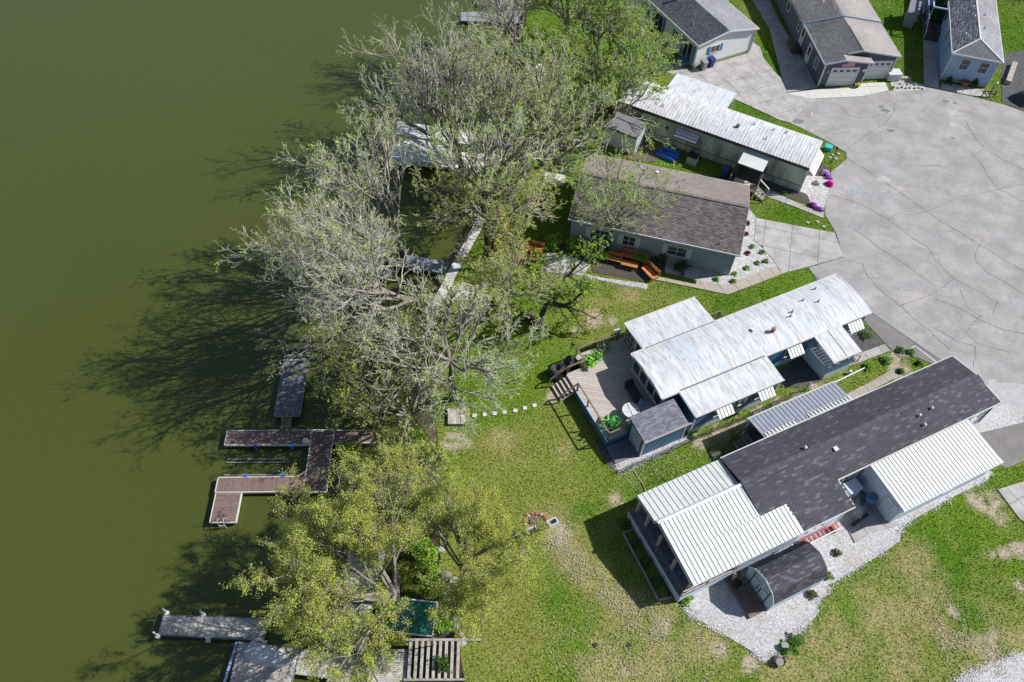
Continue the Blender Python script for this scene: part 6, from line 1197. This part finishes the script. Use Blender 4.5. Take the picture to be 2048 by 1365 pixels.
# landscape lights / kettle lids on lawn, bottom right urn
o = MB().cyl((0, 0, 0), (0, 0, .5), .28, .3, n=14, cap=False).cyl((0, 0, .05), (0, 0, .45), .27, n=12).build('half_barrel', 'stone'); o.location = G(1556, 1318); o.rotation_euler = (R(35), 0, 0); tag(o, 'tipped grey tub at the point of the gravel', 'tub')
o = MB().box(-.2, -.15, 0, .2, .15, .35).build('grey_crate', 'grey_plastic'); o.location = G(1567, 1294); tag(o, 'small grey box on the gravel near its tip', 'box')
# top: table, chair, benches
s = thing('wire_chair', 'white garden chair left of the blue house steps', 'chair', G(1829, 48), 20)
for k_ in range(5): MB().bar((-.22+k_*.11, -.22, .42), (-.22+k_*.11, .22, .42), .03).build('seat_wire', 'white_paint', s)
mb = MB()
for x in (-.25, .25): mb.cyl((x, -.25, 0), (x, -.22, .45), .025, n=5).cyl((x, .25, 0), (x, .28, .95), .025, n=5)
mb.bar((-.25, .28, .93), (.25, .28, .93), .03); mb.build('frame', 'white_paint', s)
o = MB().cyl((0, 0, 0), (0, 0, .45), .03, n=6).cyl((0, 0, .45), (0, 0, .48), .3, n=14).cyl((0, 0, 0), (0, 0, .03), .2, n=10).build('side_table', 'siding_lightblue'); o.location = G(1849, 42); tag(o, 'round pale blue side table by the blue house steps', 'table')
p_ = thing('side_porch', 'pale blue framed porch and dark steps on the left side of the small blue house', 'porch', SB.location, -14)
boards(p_, [(-1.6, 8.6), (.2, 8.6), (.2, 13), (-1.6, 13)], 0, .14, .95, 1.0, 'wood_dark', 'porch_floor'); stairs(p_, wallframe(-1.6, 8.6, *F_), .1, 1.7, 0, 1.0, 5, .3, m='wood_dark')
for a, b in (((-1.55, 8.65), (-1.55, 12.9)),): rail(p_, [(a[0], a[1]), (b[0], b[1])], 1.0, 1.9, 'siding_lightblue', 1.4, .08, balusters=.3)
rail(p_, [(-1.55, 8.6, 1.0), (-1.55, 7.0, 0)], 0, .9, 'white_paint', 1.6, .06); rail(p_, [(.05, 8.6, 1.0), (.05, 7.0, 0)], 0, .9, 'white_paint', 1.6, .06)
mb = MB().bar((-1.6, 8.6, 3.1), (.2, 8.6, 3.1), .15).bar((-1.6, 8.6, 3.1), (-1.6, 13, 3.1), .15).bar((-.1, 8.6, 3.1), (-.1, 13, 3.1), .12); mb.build('pergola_frame', 'siding_lightblue', p_)
for y in (8.65, 10.8): MB().box(-1.62, y, 1.0, -1.52, y+.1, 3.02).build('porch_post', 'siding_lightblue', p_)
wsh = root('far_shed', 'small grey shed edge at the top behind the evergreen', 'shed', (1818, 24), 1.8, -20); wallbox(wsh, 0, 0, 1.0, 2.4, 0, 1.75, 'siding_bluegrey'); slab3(wsh, [(-.1, -.1, 1.8), (1.1, -.1, 1.8), (1.1, 2.5, 2.0), (-.1, 2.5, 2.0)], .06, 'shingle_grey')
cr = thing('white_crate', 'white slatted crate with a glass lid at the right corner of the garage', 'crate', G(1783, 158), 7)
for z in (.1, .35, .6): MB().box(-.65, -.5, z, .65, -.46, z+.18).box(-.65, .46, z, .65, .5, z+.18).box(-.69, -.5, z, -.65, .5, z+.18).box(.65, -.5, z, .69, .5, z+.18).build('slat', 'white_paint', cr)
MB().box(-.7, -.52, .8, .7, .52, .86).build('lid_frame', 'white_paint', cr); MB().box(-.58, -.42, .861, .58, .42, .868).build('pane', 'panel_clear', cr); MB().box(-.64, -.45, .0, .64, .45, .3).build('inner_box', 'grey_plastic', cr)
o = MB().box(-.5, -.2, 0, .5, .2, .25).build('stone_bench', 'stone'); o.location = G(1810, 159); tag(o, 'low flat tan stone seat on the pebbles right of the garage', 'stone seat')
for i, (px, py) in enumerate([(1788, 175), (1796, 177), (1804, 176), (1812, 178), (1820, 177), (1829, 178), (1838, 177), (1845, 179), (1800, 169), (1815, 170), (1830, 171)]):
    o = MB().ball((0, 0, .05), .17, .14, .12, 7, 4, .15).build('edging_stone', 'stone'); o.location = G(px, py); o.rotation_euler = (0, 0, i*1.1); tag(o, 'rough edging stone right of the garage, ' + (['leftmost of the front row', 'second of the front row from the left', 'third of the front row from the left', 'fourth of the front row from the left', 'fourth of the front row from the right', 'third of the front row from the right', 'second of the front row from the right', 'rightmost of the front row', 'left one of the back row', 'middle one of the back row', 'right one of the back row'][i]), 'edging stone', 'edging stones at the top of the turning circle')
for i, (px, py, m_) in enumerate([(1615, 446, 'concrete_tan'), (1634, 444, 'concrete_tan'), (1647, 454, 'stone'), (1671, 318, 'concrete_tan'), (1676, 308, 'concrete_tan'), (1660, 316, 'stone'), (1666, 311, 'stone')]):
    o = MB().ball((0, 0, .02), .22, .17, .08, 8, 4, .12).build('flat_stone', m_); o.location = G(px, py); tag(o, ['flat pale stone in the grass tip below the purple flowers, farthest left', 'flat pale stone in the grass tip below the purple flowers, middle one', 'grey flat stone in the grass tip below the purple flowers', 'flat pale stone at the foot of the lamp post', 'flat pale stone nearest the road behind the lamp post', 'grey flat stone left of the lamp post', 'grey flat stone between the teal box and the lamp post'][i], 'stone', 'flat stones in the grass')
rl_ = thing('split_rail', 'brown split rail fence corner with a lamp, right of the small blue house', 'fence', G(1975, 190))
for dx, dy in ((-.7, -.3), (0, -.35), (.55, -.3), (.55, .6)): MB().cyl((dx, dy, 0), (dx, dy, .8), .06, n=7).build('post', 'wood_brown', rl_).data
mb = MB(); mb.cur = (1, 1, 1)
for z in (.35, .65): mb.bar((-.7, -.3, z), (.55, -.3, z), .07); mb.bar((.55, -.3, z), (.55, .6, z), .07)
mb.build('rail', 'wood_brown', rl_); MB().ball((.75, .75, .95), .14, .14, .1).build('lamp', 'siding_pale', rl_)
bk = thing('bench_wall', 'low tan block wall of the dark patio at the right edge', 'low wall', G(2020, 150), 62)
for k_ in range(5): MB().box(-2.0+k_*.8, -.25, 0, -1.22+k_*.8, .25, .45).build('block', 'concrete_tan', bk)
tarp('covered_furniture', 'dark netted heap of furniture on the patio at the right edge', 'furniture', G(2045, 200), 30, 2.2, 2.0, .9, 'dark_plastic', 21)
t = thing('white_post_fence', 'fallen white pipe and post along the grass strip between the two long houses', 'pipe', G(1700, 750), 28); MB().cyl((-1.6, -.1, .1), (1.5, .0, .12), .05, n=8).build('pipe', 'white_paint', t); MB().cyl((0, .1, 0), (0, .1, .4), .1, n=8).build('cap', 'white_paint', t)
for i, (px, py) in enumerate(((1190, 1291), (1257, 1291))):
    o = MB().cyl((0, 0, -.01), (0, 0, .06), .16, .12, n=12).build('buried_lid', 'black'); o.location = G(px, py); tag(o, 'small dark round cap in a dry patch of the lower lawn, ' + ('left of the two' if i == 0 else 'right of the two'), 'ground cap')
ho = MB(); pp = [Vector(G(*q, .03)) for q in ((1266, 936), (1272, 950), (1285, 968), (1292, 985))]
for a, b in zip(pp[:-1], pp[1:]): ho.cyl(a, b, .04, n=6)
o = ho.build('garden_hose', 'concrete_tan'); tag(o, 'pale hose running from the gravel tip to the white patio roof', 'hose')
pl_ = thing('playhouse', 'small yellow and red toy climber under the bare trees', 'toy', G(1087, 243)); MB().box(-.4, -.3, .3, .4, .3, .4).hexa([(-.25, -.9, 0), (.25, -.9, 0), (.25, -.85, .05), (-.25, -.85, .05), (-.25, -.3, .95), (.25, -.3, .95), (.25, -.25, 1.0), (-.25, -.25, 1.0)]).build('slide', 'red', pl_)
for x in (-.4, .35): MB().box(x, -.3, 0, x+.06, .3, 1.2).build('side', 'yellow', pl_)
MB().box(-.45, -.35, 1.2, .46, .35, 1.26).build('roof', 'yellow', pl_)
# ================================================================ TREES
def unit(a): return a/np.maximum(np.linalg.norm(a, axis=-1, keepdims=True), 1e-9)
def tubes(P, Rr, S):
    """P (N,K,3) polylines, Rr (N,K) radii -> verts, quads"""
    N, K, _ = P.shape; d = unit(P[:, -1]-P[:, 0]); ref = np.where(np.abs(d[:, 2:3]) > .9, np.array([[1., 0, 0]]), np.array([[0, 0, 1.]])); a = unit(np.cross(d, ref)); b = np.cross(d, a)
    t = 2*np.pi*np.arange(S)/S
    off = a[:, None, None, :]*np.cos(t)[None, None, :, None]+b[:, None, None, :]*np.sin(t)[None, None, :, None]
    v_ = (P[:, :, None, :]+off*Rr[:, :, None, None]).reshape(-1, 3)
    i = (np.arange(N)[:, None, None]*K+np.arange(K-1)[None, :, None])*S; s = np.arange(S)[None, None, :]; s2 = (s+1) % S
    q = np.stack([i+s, i+s2, i+s2+S, i+s+S], -1).reshape(-1, 4); return v_, q
def branchout(P, Rr, m, ratio, tmin, a0, a1, up, wob, K, rr, r0, base=None, rmin=.0125):
    N, Kp, _ = P.shape; L = np.linalg.norm(P[:, 1:]-P[:, :-1], axis=2).sum(1) if base is None else base
    t = tmin+(1-tmin)*(np.arange(m)[None]+r0.random((N, m)))/m; f = np.clip(t*(Kp-1), 0, Kp-1.001); i = f.astype(int); w_ = (f-i)[..., None]; n_ = np.arange(N)[:, None]
    S = P[n_, i]*(1-w_)+P[n_, i+1]*w_; T = unit(P[n_, i+1]-P[n_, i]); Rs = Rr[n_, i]*(1-w_[..., 0])+Rr[n_, i+1]*w_[..., 0]
    A = unit(np.cross(T, np.where(np.abs(T[..., 2:3]) > .9, np.array([1., 0, 0]), np.array([0, 0, 1.])))); B = np.cross(T, A)
    az = np.arange(m)[None]*2.4+r0.uniform(0, 6.28, (N, 1))+r0.uniform(-.5, .5, (N, m)); an = np.radians(r0.uniform(a0, a1, (N, m)))
    D = T*np.cos(an)[..., None]+(A*np.cos(az)[..., None]+B*np.sin(az)[..., None])*np.sin(an)[..., None]
    ln = (L[:, None]*ratio*(1.1-.55*t)*r0.uniform(.65, 1.25, (N, m))).reshape(-1); S = S.reshape(-1, 3); D = D.reshape(-1, 3); Rs = np.maximum(Rs.reshape(-1)*rr, rmin)
    out = [S]; cur = S; d = D
    for k in range(K):
        d = unit(d+r0.normal(size=d.shape)*wob+np.array([0, 0, up])); cur = cur+d*(ln/K)[:, None]; out.append(cur)
    return np.stack(out, 1), Rs[:, None]*np.linspace(1, .45, K+1)[None]
def limbs(start, specs, K, r, r0, up, wob):
    P = []
    for az, el, ln in specs:
        d = np.array([math.cos(R(az))*math.cos(R(el)), math.sin(R(az))*math.cos(R(el)), math.sin(R(el))]); c = np.array(start[0] if len(start) == 1 else start[int(r0.integers(len(start)))], float); row = [c]
        for k in range(K): d = unit(d+r0.normal(size=3)*wob+np.array([0, 0, up])); c = c+d*ln/K; row.append(c)
        P.append(row)
    P = np.array(P); return P, np.linspace(r, r*.35, K+1)[None].repeat(len(P), 0)*r0.uniform(.7, 1.1, len(P))[:, None]
def tree(name, label, px, trunk, r, specs, levels, leaves, seed, z=-.1, bark=('bark_dark', 'bark_mid', 'bark_pale'), up=.06, wob=.13, group=None, lean=(0, 0), cat='tree', r1=.58, bud=.03):  # default bark bakes shaded trunk and sunlit twigs into dark and pale tones
    """levels: list of (children, ratio, tmin, a0, a1, up, wob, K, rr); leaves: (n, size, colours)"""
    r0 = np.random.default_rng(seed); base = G(*px, z) if len(px) == 2 else px; o = thing(name, label, cat, base, 0, group)
    pts = [np.array([0, 0, -.3])]; c = np.array([0., 0, 0]); K = 6
    for k in range(1, K+1): c = np.array([lean[0]*trunk*(k/K)**1.3, lean[1]*trunk*(k/K)**1.3, trunk*k/K])+np.append(r0.normal(size=2)*.04*trunk/4, 0); pts.append(c)
    TP = np.array(pts)[None]; TR = np.linspace(r, r*.72, K+1)[None]; TR[0, 0] = r*1.25
    v_, q = tubes(TP, TR, 9); npmesh('trunk', v_, q, bark[0], o, smooth=True)
    st = [pts[-1], pts[-1], pts[-2], pts[-3]] if trunk > 3 else [pts[-1]]
    P, Rr = limbs(st, specs, 7, r*r1, r0, up, wob)
    v_, q = tubes(P, Rr, 6); npmesh('limbs', v_, q, bark[1], o, smooth=True)
    allt = []; geo = []
    for li, lv in enumerate(levels):
        P2, R2 = branchout(P, Rr, *lv[:8], lv[8], r0)
        geo.append((P2, R2, 4 if li == 0 else 3)); P, Rr = P2, R2
    for nm, sel, m_ in (('branches', geo[:1], bark[1]), ('twigs', geo[1:], bark[2])):
        vs, qs, n0 = [], [], 0
        for P_, R_, S in sel: v_, q = tubes(P_, R_, S); vs.append(v_); qs.append(q+n0); n0 += len(v_)
        npmesh(nm, np.concatenate(vs), np.concatenate(qs), m_, o, 'stuff' if nm == 'twigs' else None)
    n, s, cols = leaves
    if n:
        i = r0.integers(len(P), size=n); k = r0.integers(1, P.shape[1], size=n); Q = P[i, k]+r0.normal(size=(n, 3))*bud*(1+3*(s > .08))
        cl = np.array(cols)[r0.integers(len(cols), size=n)]*r0.uniform(.7, 1.3, n)[:, None]
        cardmesh('foliage', Q, s, cl, 'leaf', o, r0)
    return o
def fan(n, a0, a1, e0, e1, l0, l1, seed):
    r0 = np.random.default_rng(seed); return [(a0+(a1-a0)*(k+r0.uniform(.2, .8))/n, r0.uniform(e0, e1), r0.uniform(l0, l1)) for k in range(n)]
YG = [(.26, .32, .04), (.20, .28, .035), (.34, .34, .05)]; BUD = [(.28, .40, .05), (.38, .46, .08), (.20, .32, .05)]; BR_G = [(.17, .34, .03), (.22, .42, .04), (.12, .24, .02)]
YEL = [(.36, .38, .07), (.28, .34, .05), (.40, .39, .09), (.18, .25, .03)]
LV = lambda a=7, b=6, c=5, d=3, up=.05: [(a, .6, .2, 20, 48, up, .11, 6, .66), (b, .56, .18, 20, 48, up, .14, 5, .66), (c, .52, .2, 20, 50, up, .17, 4, .75), (d, .45, .25, 20, 52, up, .18, 2, .8)]
GB = 'bare trees along the bank'; GY = 'yellow green trees'
tree('bare_tree', 'great pale bare tree spreading far over the lake with the slate dock under it', (812, 575), 4.5, .30, fan(11, 95, 262, 28, 58, 7.8, 10.6, 1), LV(7, 6, 5, 3), (14000, .05, BUD), 101, z=-.5, group=GB)
tree('bare_tree', 'pale bare tree leaning out low over the water above the grey platform', (865, 665), 3.5, .30, fan(10, 165, 250, 16, 40, 8.5, 11.6, 2), LV(7, 6, 5, 3, .02), (6000, .05, BUD), 102, group=GB, lean=(-.3, .1))
tree('bare_tree', 'tall bare tree with one long dark upright trunk in the middle of the clump', (975, 515), 8.0, .32, fan(8, 0, 360, 35, 68, 5, 6.8, 3), LV(6, 6, 5, 2, .09), (10000, .05, BUD), 103, group=GB, lean=(-.05, .0))
tree('bare_tree', 'bare tree fanning to the upper left above the white boat lift roofs', (925, 350), 2.5, .28, fan(9, 85, 180, 18, 48, 7, 10.5, 4), LV(7, 6, 5, 2, .05), (9000, .05, BUD), 104, z=-.5, group=GB, lean=(-.2, .1))
tree('bare_tree', 'many stemmed bare tree fanning upwards and to the right beside the brown roofed house', (1025, 395), 2.0, .35, fan(13, -5, 150, 38, 70, 8.5, 12, 5), LV(7, 6, 5, 3, .08), (28000, .055, BUD+YG), 105, group=GB)
tree('budding_tree', 'light green budding tree at the top between the lake and the cream house', (1190, 205), 3., .26, fan(11, 0, 360, 25, 60, 5.5, 8, 6), LV(7, 6, 6, 3, .06), (42000, .06, YG+BR_G), 106, group='budding trees', bark=('bark_dark', 'bark_mid', 'bark_pale'))
tree('budding_tree', 'bushy green budding tree at the very top of the picture left of the cream house', (1130, 105), 3., .26, fan(10, 0, 360, 20, 60, 6, 8.5, 7), LV(7, 6, 6, 3, .06), (45000, .06, YG+BR_G), 107, group='budding trees')
tree('budding_tree', 'fresh green budding tree whose crown overhangs the left end of the white trailer roof', (1215, 255), 3.4, .24, fan(12, 0, 360, 22, 62, 5.0, 7.2, 21), LV(7, 6, 5, 3, .05), (36000, .058, YG+BR_G+BUD), 121, group='budding trees')
tree('budding_tree', 'slender budding tree between the seawall and the gnarled dark tree', (1015, 640), 3.0, .16, fan(10, 0, 360, 15, 60, 3.6, 5.4, 22), LV(6, 6, 5, 2, .02), (14000, .055, YEL+YG), 122, group='budding trees')
tree('bare_tree', 'bare tree at the top of the picture over the shaded docks', (1035, 150), 4., .26, fan(10, 70, 250, 28, 62, 6.5, 9.5, 8), LV(7, 6, 6, 3, .08), (10000, .05, BUD), 108, group=GB)
tree('budding_tree', 'sparse yellow green tree standing over the orange benches', (985, 535), 4.5, .22, fan(9, 0, 360, 15, 55, 4.5, 6.5, 9), LV(7, 6, 5, 3, .03), (20000, .055, YEL), 109, group='budding trees')
tree('bare_tree', 'grey twiggy tree whose crown covers the seawall end, behind the pale landing', (905, 800), 5.0, .26, fan(12, 0, 360, 5, 60, 4.5, 6.6, 10), LV(7, 6, 5, 3, .02), (7000, .05, BUD), 110, group=GB)
tree('bank_thicket', 'grey brown drooping thicket over the shore end of the brown dock', (825, 855), 1.6, .2, fan(13, 60, 280, 8, 60, 5, 7.5, 11), LV(8, 6, 6, 3, -.01), (30000, .055, [(.34, .42, .06), (.14, .18, .03), (.20, .24, .04)]), 111, z=-.5, bark=('bark_dark', 'bark_mid', 'bark_mid'))
tree('apple_tree', 'small gnarled dark tree with bright green leaves on the lawn above the deck', (1078, 650), 1.9, .27, [(8, 22, 5.6), (-22, 22, 4.2), (100, 40, 3.6), (48, 30, 6.2), (150, 40, 3.2), (-60, 22, 3.4)], [(7, .55, .25, 30, 65, .05, .25, 5, .5), (6, .5, .2, 30, 65, .05, .28, 4, .55), (4, .5, .2, 30, 65, .05, .25, 3, .65)], (9000, .065, BR_G+YG), 112, bark=('bark_dark', 'bark_dark', 'bark_mid'), lean=(.25, .35), r1=.6, wob=.27)
tree('young_tree', 'thin twiggy young tree with sparse leaves in front of the brown shingle roof', (1215, 500), 3.0, .16, fan(11, 0, 360, 30, 68, 4.5, 6.2, 13), [(7, .55, .25, 28, 60, .05, .18, 5, .5), (6, .5, .2, 28, 60, .05, .2, 4, .55), (5, .5, .2, 28, 60, .05, .2, 3, .7)], (11000, .055, BR_G+YG), 113, bark=('bark_dark', 'bark_mid', 'bark_pale'))
tree('yellow_green_tree', 'broad yellow green leafing tree over the docks at the lower left', (800, 1225), 3.2, .26, fan(12, 88, 250, 10, 46, 5.6, 8.6, 14), LV(7, 6, 5, 3, .0), (78000, .041, YEL), 114, bud=.11, z=-.3, bark=('bark_dark', 'bark_mid', 'bark_mid'), group=GY)
tree('yellow_green_tree', 'thin yellow green tree spreading over the lawn left of the fire pit', (925, 1170), 3.6, .18, fan(13, -110, 165, 8, 50, 3.8, 5.3, 15), LV(6, 6, 5, 2, .01), (58000, .038, YEL), 115, bud=.11, bark=('bark_dark', 'bark_mid', 'bark_mid'), group=GY)
tree('yellow_green_tree', 'small yellow green tree on the bank just below the brown dock', (850, 1000), 2.0, .16, fan(9, 60, 300, 25, 60, 2.6, 4.2, 16), LV(6, 6, 5, 3, .03), (12000, .055, YEL), 116, z=-.3, bark=('bark_dark', 'bark_mid', 'bark_pale'), group=GY)
tree('bare_tree', 'bare tree casting its branch shadows over the lawn in the top right corner', G(2230, -40), 4.5, .3, fan(10, 0, 360, 25, 65, 6, 8, 17), LV(6, 6, 5, 3, .06), (3000, .07, BUD), 117, group=GB)
# evergreen at the top right
r0 = np.random.default_rng(5); t = thing('evergreen_tree', 'dark green evergreen at the top edge beside the small blue house porch', 'tree', G(1862, 52)); MB().cyl((0, 0, 0), (0, 0, 3.2), .14, .05, n=7).build('trunk', 'bark_dark', t)
n = 9000; zz = r0.random(n)**.8*4.0+.5; rad = (4.6-zz)*.38*np.sqrt(r0.uniform(.35, 1, n)); th = r0.uniform(0, 6.28, n)
cardmesh('foliage', np.stack([rad*np.cos(th), rad*np.sin(th), zz], 1), .08, np.array((.03, .085, .02))*r0.uniform(.5, 1.6, n)[:, None], 'leaf', t, r0)
# shrubs
def bush(px, r, h_, n, cols, label, seed, s=.075, group=None, z=0., name='shrub', twig=12):
    r0 = np.random.default_rng(seed); t = thing(name, label, 'shrub', G(*px, z), 0, group)
    specs = fan(twig, 0, 360, 20, 80, r*.75, r*1.05, seed); P, Rr = limbs([np.array([0, 0, 0.])], specs, 4, .03, r0, .05, .2); P[..., 2] *= h_/r
    P2, R2 = branchout(P, Rr, 6, .5, .3, 25, 60, .03, .2, 3, .6, r0)
    v1, q1 = tubes(P, Rr, 4); v2, q2 = tubes(P2, R2, 3); npmesh('stems', np.concatenate([v1, v2]), np.concatenate([q1, q2+len(v1)]), 'bark_mid', t)
    i = r0.integers(len(P2), size=n); k = r0.integers(1, 4, size=n); Q = P2[i, k]+r0.normal(size=(n, 3))*r*.11; Q[:, 2] = np.abs(Q[:, 2])
    cardmesh('foliage', Q, s, np.array(cols)[r0.integers(len(cols), size=n)]*r0.uniform(.55, 1.4, n)[:, None], 'leaf', t, r0)
BG = 'green shrubs on the bank'
for i, (px, py, r, h_, n, cols, lab, z) in enumerate([
 (835, 885, 1.0, .9, 1500, BR_G, 'bright green shrub on the bank right at the shore end of the brown dock', -.3), (858, 915, .9, .9, 1300, BR_G, 'bright green shrub on the bank below the pale landing', -.3), (850, 955, .9, .8, 1100, BR_G+YG, 'green shrub midway down the bank edge', -.3), (865, 1020, .8, .7, 900, BR_G, 'green shrub against the lawn edge above the yellow green trees', -.2), (800, 925, 1.0, .8, 900, YG, 'olive shrub leaning over the water by the brown dock', -.5),
 (842, 1100, .9, .8, 900, BR_G, 'green shrub under the yellow green tree at the lawn edge', -.2), (870, 1180, 1.0, .9, 1300, BR_G, 'bright green shrub behind the green canopy', 0), (885, 1245, .9, .8, 1200, BR_G, 'bright green shrub between the canopy and the rocks', 0), (885, 1330, .7, .5, 500, [(.05, .12, .02)], 'dark green shrub by the beams at the bottom edge', 0),
 (850, 1060, 1.1, .9, 1500, YG+YEL, 'yellow green brush on the bank left of the rocks, upper clump', -.2), (858, 1130, 1.1, .9, 1500, YG+BR_G, 'yellow green brush on the bank left of the rocks, lower clump', -.2), (820, 1150, 1.0, .8, 1000, YG, 'olive brush between the long tan deck and the bank', -.4), (700, 905, 1.0, .7, 900, YG, 'thin olive brush hanging over the right arm of the brown dock', -.5),
 (1105, 490, 1.0, 1.0, 1300, BR_G, 'leafy shrub at the left corner of the blue grey house wall', 0), (1150, 500, 1.1, 1.1, 1500, BR_G, 'leafy shrub under the first arched window', 0), (1195, 515, 1.0, 1.0, 1300, BR_G, 'leafy shrub under the middle window', 0), (1320, 525, .9, .8, 1000, [(.06, .12, .03), (.09, .15, .04)], 'grey green shrub under the right arched window', 0), (1360, 538, .8, .7, 700, [(.05, .10, .03)], 'low grey green shrub right of the arched window', 0), (1218, 480, .7, .8, 600, [(.07, .03, .03)], 'dark maroon shrub behind the long orange bench', 0), (1280, 520, .9, .9, 1000, BR_G, 'leafy shrub behind the long orange bench', 0),
 (1290, 120, 1.4, 1.2, 2600, BR_G, 'bright green shrub at the left corner of the cream house lawn', 0), (1255, 70, 1.6, 1.6, 2600, BR_G+YG, 'large fresh green shrub left of the cream house', 0), (1230, 200, 1.1, 1.2, 1500, BR_G, 'fresh green shrub above the white trailer roof end', 0), (1205, 250, 1.2, 1.2, 1400, YG, 'yellow green shrub behind the little white shed', 0), (1180, 300, 1.0, .9, 1200, BR_G, 'green shrub above the brown roof corner', 0), (1140, 330, 1.2, 1.2, 1300, BR_G, 'green shrub left of the brown roof', 0), (1040, 400, 1.0, .8, 800, YEL, 'yellow green shrub at the foot of the many stemmed tree', 0), (1060, 640, .6, .5, 300, [(.14, .06, .05)], 'rusty brown shrub at the foot of the gnarled tree', 0),
 (1000, 600, 1.0, .7, 700, YEL, 'yellow green shrub on the lawn edge by the seawall', 0), (940, 640, 1.1, .7, 700, YG, 'thin olive shrub behind the seawall', 0)]): bush((px, py), r, h_, n, cols, lab, 200+i, group=BG if i < 13 else None, z=z)
bpy.context.view_layer.update()
